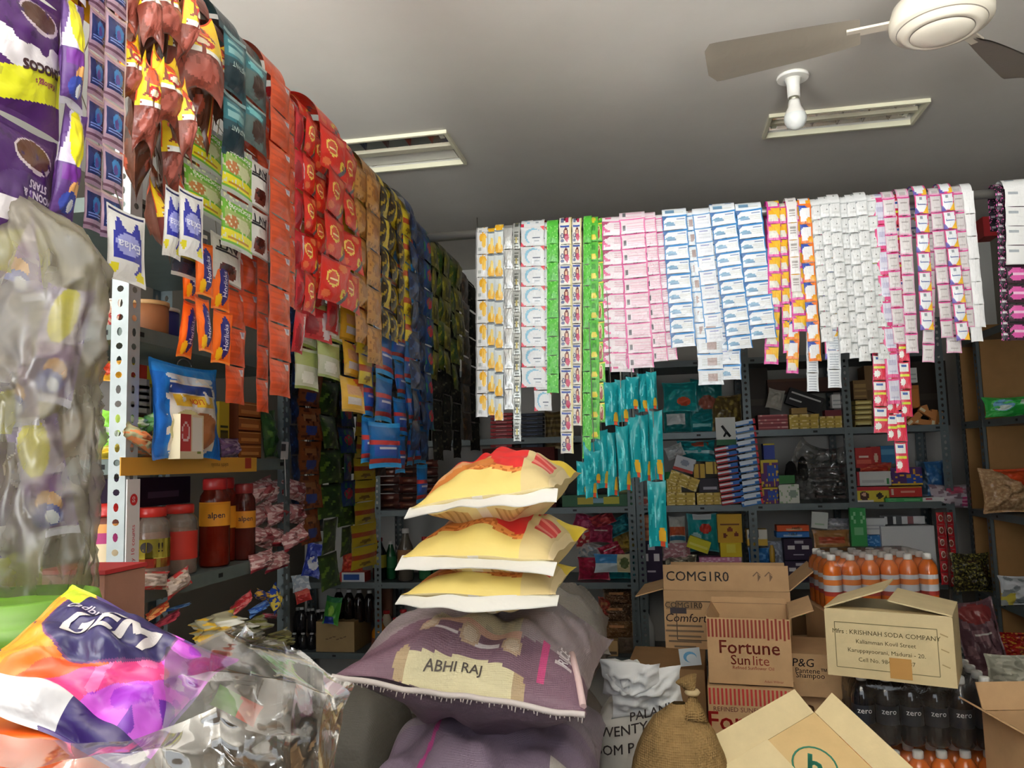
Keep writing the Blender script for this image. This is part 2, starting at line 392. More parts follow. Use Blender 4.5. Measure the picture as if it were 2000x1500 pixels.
def strip(k, T, B, w, n, rz, R, label, cat='sachet strip', group=None, part='sachet', name='sachet_strip', jit=1.0, back=.12, yaw=0, fold=True, skip=0):
    """T: point on the rod axis the strip hangs over (centre of its width); B: world point of its bottom centre"""
    s = STY[k]; T, B = V(T), V(B)
    t = thing(name, label, cat, T, rz, group)
    loc = Matrix.Rotation(-rz, 3, 'Z') @ (B - T); L = -loc.z; ph = L / n
    if fold and not skip:
        fm = MB(); r2 = R * .9
        def g(u, v):
            q = v * (PI * r2 + back)
            if q < PI * r2: a = q / r2; y, z = -r2 * math.cos(a), r2 * math.sin(a)
            else: y, z = r2, -(q - PI * r2)
            return V(((u - .5) * w * .97, y, z))
        nr = (PI * r2 + back) / ph
        fm.grid(g, 8, max(10, int(10 * nr)), lambda u, v: s['fn'](u, (v * nr) % 1), s['mat'])
        inst(fm.mesh('fold'), 'fold', t, (0, 0, 0))
    if skip:
        sm = MB().tube([(w * .2 * q, 0 if q else -R, -ph * skip * q) for q in (0, .5)] + [(loc.x * skip / n, -R, -ph * (skip + .15))], .0012, 5, (150, 140, 120), 'cloth')
        sm.v = [p - V((0, 0, 0)) for p in sm.v]; inst(sm.mesh('string'), 'string', t, (0, 0, 0))
    for i in range(skip, n):
        f = (i + .5) / n
        m = smesh(k, RND.randrange(3))
        x = loc.x * f; y = -R - .002 + (loc.y) * f + RND.uniform(-.0015, .0015) * jit
        tilt = math.atan2(loc.x, L)
        inst(m, part, t, (x, y, -L * f), (RND.uniform(-.06, .06) * jit, -tilt, yaw + RND.uniform(-.07, .07) * jit), (w / s['w0'], 1 if ph < .09 else 1, ph * 1.0 / s['h0']))
    return t
W_ = 'f2f2ee'
style('yel', paint('e8e8e4', ('r', 0, 0, .12, 1, '8c8c8c'), ('e', .62, .75, .3, .22, 'f0b21e'), ('e', .72, .55, .18, .3, 'f4c440'), ('d', .2, 1, 1.12, 'c8c8c8'), ('t', .2, .05, .5, .3, 4, 'b0b4b0')), 'foil')
style('yel2', paint('dfe6e2', ('e', .5, .2, .45, .25, 'f2b824'), ('e', .6, .45, .2, .3, 'f5d878'), ('r', 0, .9, 1, 1, '7e8a90')), 'foil')
style('sil', paint('c2c4c2', ('r', .1, .1, .9, .16, 'a8aaa8')), 'silver_foil')
style('grt', paint('b8bcb8', ('t', .2, .1, .75, .9, 7, '6a6e68'), ('r', .4, .3, .6, .6, 'a89c60')), 'silver_foil')
style('swo', paint('e4e6e6', ('e', .52, .52, .36, .4, '8cc4dc'), ('e', .6, .46, .34, .38, 'e4e8ea'), ('r', .5, .4, .85, .46, '5a6478'), ('d', -1, -1, -.22, 'd8304c'), ('d', 1.2, 1, 1.98, 'e04a52'), ('r', .6, .25, .8, .3, '96a0a8')), 'foil', nu=24, nv=18)
style('grn', paint('56c23e', ('s', 9, 3, .34, '8ee070'), ('s', 7, 8, .38, '3aa22c')), 'pouch')
style('lad', paint('f0ece0', ('r', .08, .86, .8, .96, '3a56a8'), ('e', .55, .5, .2, .34, '6a2430'), ('e', .55, .58, .1, .14, 'e8b898'), ('e', .62, .32, .18, .2, 'c02c58'), ('e', .25, .42, .14, .13, '31447c'), ('e', .25, .18, .14, .1, '707a9c'), ('r', .86, 0, 1, 1, 'e8dc9c'), ('e', .25, .42, .08, .07, 'd8d4cc')), 'foil', nu=22, nv=20)
style('grl', paint('6ac63a', ('e', .5, .5, .3, .42, 'd8dc8c'), ('e', .55, .45, .16, .34, '9c3428'), ('e', .5, .65, .1, .12, 'e4c0a0'), ('r', 0, .9, 1, 1, 'e6d838'), ('r', 0, 0, 1, .08, '3e9c2a')), 'foil', nu=20)
style('gry', paint('5cc040', ('e', .5, .2, .32, .16, 'e4d43c'), ('e', .5, .7, .24, .16, '3c9830')), 'pouch')
style('pnk', paint('f2e6ea', ('r', 0, 0, .04, 1, 'e0559c'), ('r', 0, .92, 1, 1, 'e25c9e'), ('e', .22, .5, .17, .3, 'e06a98'), ('e', .3, .62, .2, .26, 'f2e6ea'), ('d', -1, 1, .62, 'b04a72'), ('t', .5, .45, .92, .85, 3, 'e0b8c6'), ('r', .96, 0, 1, 1, 'e673aa')), 'foil')
style('pnb', paint('f2dfe6', ('r', 0, 0, .04, 1, 'e0559c'), ('r', 0, .92, 1, 1, 'e25c9e'), ('t', .3, .15, .92, .8, 5, 'ecc4d2'), ('r', .1, .25, .22, .6, '6a6a70'), ('r', .96, 0, 1, 1, 'e673aa')), 'foil')
style('blu', paint('eef4f8', ('r', 0, 0, .03, 1, '3c8ed0'), ('r', 0, .9, 1, 1, '3a8acc'), ('d', -1.1, .8, .5, '3c6ea8'), ('e', .26, .42, .2, .12, '7aa6c4'), ('e', .33, .3, .2, .08, '6a90b0'), ('r', .6, .68, .9, .76, '7890b8'), ('t', .5, .25, .92, .6, 3, 'dfe2dc'), ('r', .97, 0, 1, 1, '3c8ed0')), 'foil', nu=24, nv=16)
style('blb', paint('eaf0f4', ('r', 0, .92, 1, 1, '4a94d0'), ('t', .15, .2, .9, .8, 5, 'd6dcdc'), ('r', .4, .2, .75, .7, 'b09c98')), 'foil')
style('blc', paint('eef2f6', ('r', 0, .92, 1, 1, '4a94d0'), ('r', 0, 0, .03, 1, '4a94d0'), ('r', .3, .68, .75, .76, '9098c8'), ('t', .2, .2, .9, .6, 4, 'd9dde4')), 'foil')
style('mag', paint('d8389a', ('r', .12, .12, .88, .86, 'e4e0d0'), ('r', .12, .6, .88, .86, 'f2b01c'), ('d', 1, 1, 1.25, 'f4c030'), ('r', .12, .12, .4, .3, 'c8c4b8')), 'foil')
style('lst', paint('ebe7e4', ('t', .25, .35, .75, .75, 3, 'a6a09c'), ('r', 0, 0, .06, 1, 'e688b8'), ('r', .94, 0, 1, 1, 'e688b8')), 'foil')
style('ora', paint('f07a24', ('r', .1, .12, .9, .85, 'f0f0f0'), ('e', .2, .75, .5, .3, '2a4cae'), ('e', .45, .55, .42, .32, 'f0f0f0'), ('e', .8, .2, .25, .14, 'f4a82a')), 'foil')
style('wht', paint('e4e5e3', ('d', -1, 1, .72, '84888a'), ('e', .6, .55, .04, .06, '6c706c'), ('t', .25, .2, .85, .4, 2, 'd2d3d0'), ('r', 0, .93, 1, 1, 'bcc0be'), ('r', .94, 0, 1, 1, 'c2c6c4'), ('r', 0, 0, .05, 1, 'd0d3d2')), 'foil', nu=22)
style('psv', paint('e2a8c4', ('r', .08, .1, .92, .9, 'd8d2d0'), ('t', .25, .65, .75, .78, 2, 'a8a09e'), ('t', .3, .15, .8, .3, 3, 'bcb4b2'), ('r', 0, .95, 1, 1, 'd84a90')), 'foil')
style('psl', paint('e0508c', ('r', .1, .08, .9, .92, 'eeeef2'), ('e', .5, .5, .42, .4, 'f2f4f6'), ('r', .2, .46, .8, .54, '6878a8'), ('d', 1, -1.0, .55, 'f0b830'), ('d', -1, -1, -.38, '6a5cb0'), ('e', .58, .62, .36, .34, 'f0f2f4'), ('r', .25, .46, .85, .52, '6878a8'), ('e', .45, .8, .12, .08, '9098a0'), ('r', 0, .95, 1, 1, 'd84a90')), 'foil', nu=20, nv=18)
style('plg', paint('e04a88', ('r', .15, .12, .92, .95, 'dad8e6'), ('t', .28, .25, .85, .85, 7, 'bdbad2')), 'foil')
style('wlt', paint('e8edf0', ('t', .15, .1, .85, .9, 6, 'b4bcc4'), ('r', .1, .7, .9, .74, '9aa4ae')), 'foil')
style('wpl', paint('f2f2f0'), 'foil')
style('wsh', paint('f0f0ec', ('t', .1, .55, .5, .75, 2, 'aab0b4')), 'foil')
style('blk', paint('26222a', ('r', .1, .15, .9, .8, '3a343c'), ('r', .2, .5, .8, .7, 'c0bcc0'), ('s', 7, 4, .3, 'e868b0')), 'silver_foil')
style('bkp', paint('3a1c2e', ('e', .45, .5, .34, .36, 'd85aa4'), ('r', .25, .4, .7, .55, 'f0c0dc'), ('s', 6, 3, .34, '141216'), ('r', 0, .93, 1, 1, '181418')), 'foil')
style('red', paint('d8304a', ('r', .08, .62, .85, .96, 'f2f2ee'), ('r', .2, .8, .65, .9, '3a62a8'), ('d', 1, -1, .2, 'e03850'), ('r', 0, .44, .9, .54, 'dce040'), ('e', .3, .25, .22, .14, 'f0ece4'), ('r', 0, 0, .04, 1, 'd42a72'), ('r', .96, 0, 1, 1, 'd42a72')), 'foil', nu=18, nv=22)
def rstrip(k, xt0, xt1, yt, xb0, xb1, yb, n, ly, label, **kw):
    R = RR + .004 + ly * .006; Y = YR - R
    a, b = onY((xt0 + xt1) / 2, yt, Y), onY((xb0 + xb1) / 2, yb, Y)
    w = ((onY(xt1, yt, Y).x - onY(xt0, yt, Y).x) + (onY(xb1, yb, Y).x - onY(xb0, yb, Y).x)) / 2
    zt = ZR if kw.get('fold', True) else a.z
    f = (a.z - zt) / (a.z - b.z) if kw.get('fold', True) else 0
    T = V((a.x + (b.x - a.x) * f, YR, zt))
    B = V((b.x, YR, b.z))
    return strip(k, T, B, w, n, 0, R, label, group=kw.pop('group', 'sachet strips on the cross pipe'), **kw)
RS = [
 ('yel', 929, 952, 440, 929, 953, 815, 8, 1, 'silver sachet strip with yellow swirl, leftmost on the cross pipe'),
 ('yel2', 951, 968, 443, 953, 968, 812, 8, 0, 'narrow silver and yellow sachet strip, second on the cross pipe'),
 ('yel2', 966, 983, 442, 966, 984, 822, 8, 2, 'narrow silver and yellow sachet strip against the plain silver strip'),
 ('sil', 982, 1001, 436, 985, 1003, 800, 9, 1, 'plain silver foil sachet strip beside the yellow ones'),
 ('grt', 1001, 1016, 434, 1003, 1018, 862, 10, 2, 'narrow silver strip covered in dark print, hanging low'),
 ('swo', 1016, 1064, 435, 1019, 1066, 757, 8, 3, 'wide white sachet strip with blue swoosh and red corners'),
 ('swo', 1038, 1068, 437, 1042, 1080, 803, 9, 1, 'white and blue sachet strip half hidden behind the wide swoosh strip'),
 ('grn', 1067, 1091, 433, 1069, 1091, 768, 9, 2, 'bright green pouch strip left of the sachets with a woman'),
 ('lad', 1092, 1116, 434, 1095, 1121, 886, 11, 3, 'cream sachet strip picturing a woman, hanging lowest of the two'),
 ('lad', 1115, 1138, 433, 1120, 1135, 832, 10, 2, 'narrower cream sachet strip picturing a woman, behind its neighbour'),
 ('grn', 1137, 1158, 428, 1140, 1152, 896, 11, 3, 'long green pouch strip right of the sachets with a woman'),
 ('gry', 1151, 1166, 424, 1150, 1174, 858, 11, 2, 'green and yellow narrow pouch strip in the green bunch'),
 ('grl', 1160, 1174, 430, 1162, 1187, 826, 10, 1, 'green sachet strip with red figures, beside the pink strips'),
 ('pnk', 1176, 1222, 411, 1176, 1227, 717, 10, 1, 'pink edged white sachet strip, leftmost of the pink bundle'),
 ('pnb', 1207, 1259, 405, 1226, 1278, 719, 10, 3, 'pink sachet strip showing its printed back, middle of pink bundle'),
 ('pnb', 1250, 1278, 405, 1275, 1306, 706, 10, 2, 'pink sachet strip half covered, next to the blue bundle'),
 ('pnk', 1262, 1290, 408, 1290, 1326, 704, 10, 0, 'pink edged strip at the back of the bundle touching the blue'),
 ('pnk', 1196, 1240, 413, 1190, 1240, 727, 10, 0, 'pink edged strip behind, hanging lowest of the pink bundle'),
 ('blu', 1291, 1341, 409, 1311, 1360, 678, 9, 3, 'blue edged sachet strip, leftmost of the blue bundle'),
 ('blb', 1338, 1352, 407, 1358, 1387, 690, 9, 1, 'thin blue edged strip showing its back between two wide ones'),
 ('blc', 1350, 1386, 409, 1379, 1413, 668, 9, 2, 'blue edged strip with plain front, third in the blue bundle'),
 ('blu', 1383, 1436, 401, 1421, 1470, 682, 10, 4, 'wide blue edged strip in the middle of the blue bundle'),
 ('blu', 1434, 1487, 397, 1465, 1518, 662, 9, 3, 'blue edged sachet strip, rightmost of the blue bundle'),
 ('blc', 1372, 1420, 405, 1384, 1432, 709, 10, 0, 'blue edged strip behind the others reaching below them'),
 ('blb', 1350, 1400, 406, 1364, 1414, 752, 11, 1, 'blue edged strip hanging lowest of the blue bundle'),
 ('blu', 1395, 1440, 405, 1410, 1446, 742, 11, 0, 'second lowest blue edged strip, ending in a single sachet'),
 ('mag', 1497, 1523, 395, 1500, 1526, 600, 6, 3, 'magenta strip with yellow topped sachets, beside blue bundle'),
 ('mag', 1518, 1536, 393, 1530, 1546, 690, 9, 1, 'narrow magenta and yellow strip, second of the magenta ones'),
 ('mag', 1502, 1530, 397, 1492, 1520, 712, 9, 0, 'magenta strip at the back hanging below the blue bundle'),
 ('lst', 1534, 1556, 389, 1545, 1566, 570, 5, 4, 'short cream strip with printed list between magenta strips'),
 ('mag', 1535, 1560, 396, 1546, 1578, 648, 8, 2, 'magenta and yellow strip behind the short cream list strip'),
 ('mag', 1546, 1568, 396, 1534, 1560, 730, 9, 0, 'magenta and yellow strip hanging lowest of the magenta ones'),
 ('ora', 1560, 1582, 398, 1578, 1606, 706, 8, 3, 'orange framed white and blue sachet strip beside white bundle'),
 ('ora', 1548, 1568, 400, 1533, 1562, 702, 8, 1, 'orange framed strip showing only under the magenta ones'),
]
for k in range(7):
    x0 = 1581 + k * 17.5; RS.append(('wht', x0, x0 + 24, 392 - k * 2, x0 + 23 + k * .9, x0 + 47 + k * .9, [668, 640, 690, 700, 706, 690, 702][k], [9, 9, 10, 10, 10, 10, 10][k], 2 + (k % 3), 'plain white sachet strip, %s from the left in the white bundle' % ORD[k]))
RS += [
 ('psl', 1600, 1625, 392, 1610, 1640, 702, 8, 0, 'white sachet strip with pink edge behind the white bundle'),
 ('wlt', 1570, 1594, 395, 1576, 1599, 765, 10, 0, 'pale blue printed strip dangling low, left of two such'),
 ('wlt', 1606, 1634, 393, 1617, 1643, 758, 10, 0, 'pale blue printed strip dangling low, right of two such'),
 ('plg', 1703, 1728, 386, 1733, 1762, 790, 8, 2, 'pink strip of long silver sachets, first after white bundle'),
 ('psv', 1721, 1747, 381, 1746, 1769, 672, 8, 3, 'pink edged silver strip, second after the white bundle'),
 ('psv', 1750, 1776, 375, 1770, 1794, 690, 8, 4, 'pink edged silver strip just left of the moon logo strip'),
 ('psl', 1783, 1812, 374, 1798, 1823, 645, 7, 5, 'white strip with moon logo and orange tip, left of two'),
 ('psv', 1804, 1826, 372, 1800, 1826, 708, 9, 1, 'pink edged silver strip hanging below the left moon strip'),
 ('psv', 1813, 1838, 370, 1838, 1862, 660, 8, 3, 'pink edged silver strip between the two moon logo strips'),
 ('psl', 1834, 1860, 364, 1868, 1894, 665, 8, 5, 'white strip with moon logo and orange tip, right of two'),
 ('psv', 1856, 1882, 367, 1880, 1904, 640, 7, 3, 'pink edged silver strip against the plain white end strip'),
 ('psv', 1840, 1866, 372, 1846, 1880, 690, 9, 0, 'pink edged silver strip at the back, ending above cardboard'),
 ('wpl', 1879, 1899, 368, 1903, 1926, 640, 6, 4, 'blank white strip at right end of the sachets'),
 ('wpl', 1868, 1890, 370, 1896, 1920, 668, 7, 2, 'blank white strip behind the right end one, hanging lower'),
 ('blk', 1941, 1960, 358, 1957, 1971, 666, 14, 2, 'black foil strip with small silver squares near right edge'),
 ('bkp', 1958, 2010, 358, 1966, 2016, 666, 8, 1, 'black and magenta strip under a white one, far right'),
 ('wsh', 1960, 2012, 352, 1964, 2016, 517, 4, 4, 'short white strip draped over the black and magenta strip'),
 ('red', 1696, 1724, 388, 1706, 1738, 846, 9, 0, 'red and white sachet strip hanging low, left of the low bunch'),
 ('red', 1716, 1740, 388, 1733, 1757, 862, 9, 0, 'red and white sachet strip in the middle of the low bunch'),
 ('red', 1738, 1760, 384, 1760, 1783, 815, 8, 1, 'red and white sachet strip on the right of the low bunch'),
 ('red', 1722, 1746, 388, 1749, 1777, 924, 9, 0, 'red and white sachet strip hanging lowest of all strips'),
]
for r in RS: rstrip(*r)
# ================================================================ packets on the left pipe
style('cho', paint('4a2460', ('e', .62, .82, .26, .12, 'b8a8b4'), ('e', .62, .83, .23, .10, '4c2e22'), ('s', 13, 3, .36, '3c2050'), ('e', .55, .46, .48, .12, 'd8d2d6'), ('e', .15, .56, .2, .06, 'e6e0e2'), ('e', .86, .58, .14, .07, 'e6e0e2'), ('e', .4, .60, .1, .05, '4a2460'), ('e', .68, .60, .07, .06, '4a2460'), ('d', .22, -1, -.28, 'd6d62c'), ('r', 0, .22, .14, .42, '2c7a4c'), ('d', .22, -1, -.03, '4a2460'), ('e', .12, .27, .1, .05, 'b8b436')), 'pouch', t=.03, nu=70, nv=90, w0=.14, h0=.19, e=.05, txt=(('CHOCOS', .68, .44, .0185, '3a2226', PI + .2, .022), ("Kellogg's", .72, .335, .012, '8c2a5c', PI + .2, .006)))
style('moo', paint('44205c', ('e', .62, .82, .28, .12, 'bfb2b8'), ('e', .62, .83, .25, .10, '5a3a2a'), ('s', 13, 5, .36, '381c4c'), ('e', .5, .56, .36, .12, '52386a'), ('e', .3, .4, .4, .08, 'e2dce0'), ('e', .75, .42, .2, .09, 'e2dce0'), ('d', .2, -1, -.2, 'd2d22c')), 'pouch', t=.03, nu=70, nv=90, w0=.14, h0=.19, e=.05, txt=(('STARS', .64, .62, .014, 'd8cce0', PI, .012), ('MOONS &', .66, .55, .014, 'd8cce0', PI, .012), ('CHOCOS', .68, .4, .018, '3a2226', PI + .2, .018)))
style('con', paint('5a3a78', ('r', 0, .52, 1, 1, 'c8bcd0'), ('d', 1, .55, 1.28, '5a3a78'), ('d', -1, .55, .28, '5a3a78'), ('e', .5, .76, .3, .25, 'e4da20'), ('r', .1, .36, .9, .5, '6c2c88'), ('e', .6, .28, .24, .1, 'd8a060'), ('e', .5, .18, .3, .1, '3a4aa0'), ('e', .6, .16, .12, .06, 'd8dce4'), ('r', 0, 0, 1, .06, 'b8b4c0')), 'pouch', t=.03, nu=36, nv=60, w0=.06, h0=.165)
style('mau', paint('a88a9c', ('r', .1, .24, .9, .86, '222c5c'), ('e', .55, .58, .22, .2, '3a7cb8'), ('e', .5, .52, .1, .12, '5c4a8c'), ('t', .18, .28, .8, .4, 2, '7c8cc8'), ('r', 0, .08, 1, .16, '6c4a5c'), ('r', 0, .95, 1, 1, 'c4a8a4'), ('r', .95, 0, 1, 1, 'dcc4c0')), 'foil', t=.01, nu=30, nv=34, w0=.05, h0=.068)
style('snk', paint('5c2a1a', ('r', 0, .74, 1, 1, 'd8502a'), ('d', -1, .6, .30, 'e8bc24'), ('d', 1, .6, 1.22, 'e8bc24'), ('r', 0, .52, 1, .76, 'e8c228'), ('e', .5, .64, .26, .09, 'b42c28'), ('e', .5, .64, .16, .05, 'e8d8b8'), ('r', 0, .46, 1, .52, 'e8e6dc'), ('r', 0, 0, 1, .46, '6c3226'), ('e', .5, .26, .34, .17, '985044'), ('s', 9, 2, .3, '7c3a2c'), ('r', 0, .46, .10, .9, 'e8c228'), ('r', .0, .5, .05, .9, 'd8502a')), 'pouch', t=.045, nu=26, nv=44, w0=.085, h0=.175, back=lambda u, v: H('4a2418') if v < .8 else H('c84a20'), e=.03, p=.75, pin=.3)
style('snb', paint('46200f', ('s', 5, 2, .25, '5c2e1c'), ('e', .3, .7, .3, .2, '2c140c'), ('r', .84, .1, 1, .9, 'e0b828'), ('r', .92, .1, 1, .9, 'd8502a'), ('e', .4, .3, .2, .1, '8c3a24')), 'pouch', t=.05, nu=20, nv=30, w0=.085, h0=.17, e=.03, p=.75, pin=.3)
style('cof', paint('1c4048', ('r', 0, .55, 1, .9, '2c6a74'), ('e', .4, .25, .5, .2, '122830'), ('t', .15, .6, .8, .85, 3, '7aa4a4'), ('r', 0, .92, 1, 1, '86a0a0')), 'pouch', t=.022, nu=16, nv=18, w0=.08, h0=.1, txt=(('INSTANT', .5, .45, .012, 'b8ccc4', PI, 0),))
style('cob', paint('50625f', ('r', 0, .6, 1, .95, '2c6870'), ('e', .5, .36, .28, .24, '3e2a22'), ('e', .45, .75, .3, .1, '6cb4b8'), ('r', 0, .97, 1, 1, '9cb0ac')), 'pouch', t=.022, nu=16, nv=18, w0=.08, h0=.1)
style('exl', paint('e4e2e0', ('r', .14, .3, .86, .88, '34389a'), ('e', .5, .92, .2, .22, 'e4e2e0'), ('e', .1, .84, .09, .2, 'e4e2e0'), ('e', .9, .84, .09, .2, 'e4e2e0'), ('e', .5, .52, .32, .16, '9a9cd4'), ('d', 1, -1, .52, '34389a') , ('r', 0, 0, .13, 1, 'e6e4e0'), ('r', .87, 0, 1, 1, 'e6e4e0'), ('r', 0, 0, 1, .12, 'e6e4e0'), ('e', .16, .18, .1, .07, 'd8cc30'), ('e', .84, .12, .12, .07, 'd8cc30'), ('r', .05, .94, .95, .96, '2a2e5c')), 'foil', t=.012, nu=24, nv=30, w0=.065, h0=.11, txt=(('Exlaa', .5, .5, .019, 'e8e8f4', PI, .004),))
style('veg', paint('6fae3a', ('r', 0, .86, 1, 1, 'a4a8a0'), ('r', 0, .12, 1, .34, 'e6dc2c'), ('r', .08, .36, .95, .7, '9cb468'), ('e', .3, .5, .2, .13, 'b87848'), ('s', 14, 3, .25, 'd4d8b0'), ('e', .7, .5, .2, .14, 'c8cc9c'), ('r', 0, 0, 1, .1, 'b4b8ac'), ('t', .2, .16, .85, .3, 2, 'b88424')), 'foil', t=.01, nu=22, nv=24, w0=.08, h0=.1, txt=(('Floranova', .55, .78, .015, 'e4ecd8', PI, .004),))
style('avt', paint('dfddd6', ('e', .5, .25, .3, .18, '6a3026'), ('e', .5, .3, .2, .1, '3c1a16'), ('r', .1, .62, .9, .68, '202428'), ('r', 0, .0, 1, .05, 'a8a49c')), 'foil', t=.014, nu=18, nv=22, w0=.07, h0=.1, txt=(('AVT', .5, .8, .028, '1c1c20', PI, .008),))
style('nvy', paint('20283c', ('r', .1, .3, .9, .6, '16202c'), ('t', .15, .36, .85, .55, 2, '9c9438'), ('r', 0, .94, 1, 1, 'c8c4bc'), ('r', 0, 0, 1, .06, 'd0ccc4')), 'foil', t=.012, w0=.07, h0=.1, txt=(('Kothavaran', .5, .44, .011, 'b8ac48', PI, .002),))
style('hor', paint('ee6a1c', ('e', .55, .5, .3, .4, '2a2a78'), ('e', .3, .16, .16, .12, 'f2b81c'), ('r', 0, .95, 1, 1, 'c84c10'), ('r', 0, 0, 1, .05, 'f08838')), 'pouch', t=.018, nu=18, nv=24, w0=.05, h0=.11, txt=(('Horlicks', .55, .5, .017, 'e6e0ee', PI / 2, .003),))
style('orl', paint('c8502a', ('r', .68, .78, .94, .96, 'd0ccd0'), ('t', .08, .1, .6, .9, 9, 'b44624'), ('r', 0, .97, 1, 1, 'ba3e1a'), ('r', .72, .82, .9, .92, '9c9cb4')), 'pouch', t=.016, nu=16, nv=16, w0=.07, h0=.075)
style('rdp', paint('c02c34', ('e', .8, .5, .2, .42, 'd8c8cc'), ('e', .3, .4, .2, .3, '8c1c24')), 'pouch', t=.02, w0=.05, h0=.09)
style('kop', paint('cc2c20', ('e', .36, .55, .2, .2, 'e4c45c'), ('e', .36, .55, .15, .15, 'cc5038'), ('r', .24, .5, .48, .56, 'e8d8a0'), ('e', .78, .25, .12, .12, 'dcc03c'), ('e', .78, .25, .05, .05, 'a83820'), ('e', .2, .16, .13, .1, 'd86a3c'), ('d', 1, -1, .62, '4c5058'), ('d', 1, -1, .72, 'cc2c20'), ('e', .72, .86, .16, .1, 'd87848'), ('r', 0, .97, 1, 1, 'a42018')), 'pouch', t=.018, nu=24, nv=24, w0=.1, h0=.1)
style('tan', paint('b07c3c', ('s', 8, 2, .22, '8a5824'), ('e', .5, .5, .2, .24, '945e2a'), ('r', 0, .95, 1, 1, '8c5c2a')), 'pouch', t=.02, w0=.06, h0=.11)
style('ylb', paint('c4ac2c', ('r', 0, 0, .38, 1, '2a1e10'), ('r', .82, .1, 1, .9, '6a4a1c'), ('s', 6, 3, .3, '8c7420'), ('r', 0, .94, 1, 1, '3c2a10')), 'pouch', t=.026, w0=.06, h0=.1)
style('ylr', paint('d0b82c', ('r', 0, .4, 1, .62, 'b04c2c'), ('e', .5, .2, .2, .1, '8c6a1c')), 'pouch', t=.02, w0=.06, h0=.09)
style('nav', paint('18233f', ('e', .5, .4, .3, .2, '243c68'), ('r', 0, .94, 1, 1, '10142c'), ('s', 7, 3, .3, '2c4a74')), 'pouch', t=.024, w0=.06, h0=.1)
style('blr', paint('1c3a70', ('e', .5, .5, .26, .2, 'b8283c'), ('s', 7, 5, .28, '2c7a4c'), ('r', 0, .94, 1, 1, '14285c')), 'pouch', t=.02, w0=.06, h0=.1)
style('blp', paint('1a66ac', ('r', 0, .52, 1, .6, 'c03a3c'), ('r', .12, .25, .88, .5, '3c5ab0'), ('t', .2, .28, .8, .46, 3, 'e4e4f0'), ('r', 0, .12, 1, .2, 'a8302c'), ('r', 0, .9, 1, 1, '2c9ae0'), ('r', 0, 0, 1, .08, '3aa6e8')), 'pouch', t=.026, nu=18, nv=20, w0=.08, h0=.13)
style('wgr', paint('c8ccb4', ('r', 0, .6, 1, .9, 'a8b46c'), ('e', .5, .3, .3, .16, 'e8e8dc'), ('r', 0, 0, 1, .08, '8c9c4c')), 'foil', t=.014, w0=.08, h0=.1)
style('yor', paint('e0b038', ('r', .2, .5, .85, .8, 'd8a068'), ('r', .25, .2, .85, .42, 'd4ccc8'), ('d', 1, 1, 1.5, 'd86838'), ('r', 0, 0, 1, .06, 'b8902c')), 'foil', t=.012, w0=.07, h0=.1)
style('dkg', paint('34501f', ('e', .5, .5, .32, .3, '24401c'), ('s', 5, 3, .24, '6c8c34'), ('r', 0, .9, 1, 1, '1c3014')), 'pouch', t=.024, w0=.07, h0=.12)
style('dbk', paint('1c1c1a', ('e', .5, .5, .3, .3, '2c2a24'), ('s', 7, 3, .3, '4c4a3c')), 'cloth', t=.03, w0=.07, h0=.12)  # near-black filler strips; their colour stands for the dark void behind
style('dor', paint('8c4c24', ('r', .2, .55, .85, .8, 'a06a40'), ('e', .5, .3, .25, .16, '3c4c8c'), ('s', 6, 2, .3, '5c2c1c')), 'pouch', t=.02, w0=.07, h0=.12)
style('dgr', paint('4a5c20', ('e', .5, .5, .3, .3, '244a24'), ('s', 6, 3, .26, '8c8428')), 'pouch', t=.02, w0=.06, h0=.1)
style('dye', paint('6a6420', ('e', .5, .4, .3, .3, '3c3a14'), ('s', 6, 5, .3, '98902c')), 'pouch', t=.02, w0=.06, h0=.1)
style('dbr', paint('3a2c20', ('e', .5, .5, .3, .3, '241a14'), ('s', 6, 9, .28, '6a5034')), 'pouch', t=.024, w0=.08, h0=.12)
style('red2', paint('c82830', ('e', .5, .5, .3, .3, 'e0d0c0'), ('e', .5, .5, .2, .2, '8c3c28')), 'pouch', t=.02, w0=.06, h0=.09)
def lstrip(k, p0, p1, yb, n, R, label, yref=450, X=None, Zr=None, **kw):
    X = XLR if X is None else X; Zr = ZR if Zr is None else Zr
    Xf = X + R
    a, b = onX(p0, yref, Xf), onX(p1, yref, Xf); yc = (a.y + b.y) / 2; w = abs(b.y - a.y)
    zb = onX((p0 + p1) / 2, yb, Xf).z
    top = kw.pop('top', None); ph = STY[k]['h0']; n = max(1, round((Zr - zb) / ph))
    if top is not None:
        n = max(n, 2); kw['skip'] = min(n - 1, max(1, round((Zr - onX((p0 + p1) / 2, top, Xf).z) / ((Zr - zb) / n))))
    kw.setdefault('group', 'packet strips on the left pipe')
    return strip(k, (X, yc, Zr), (X, yc, zb), w, n, PI / 2, R, label, name='packet_strip', cat='packet strip', part='packet', back=.05, **kw)
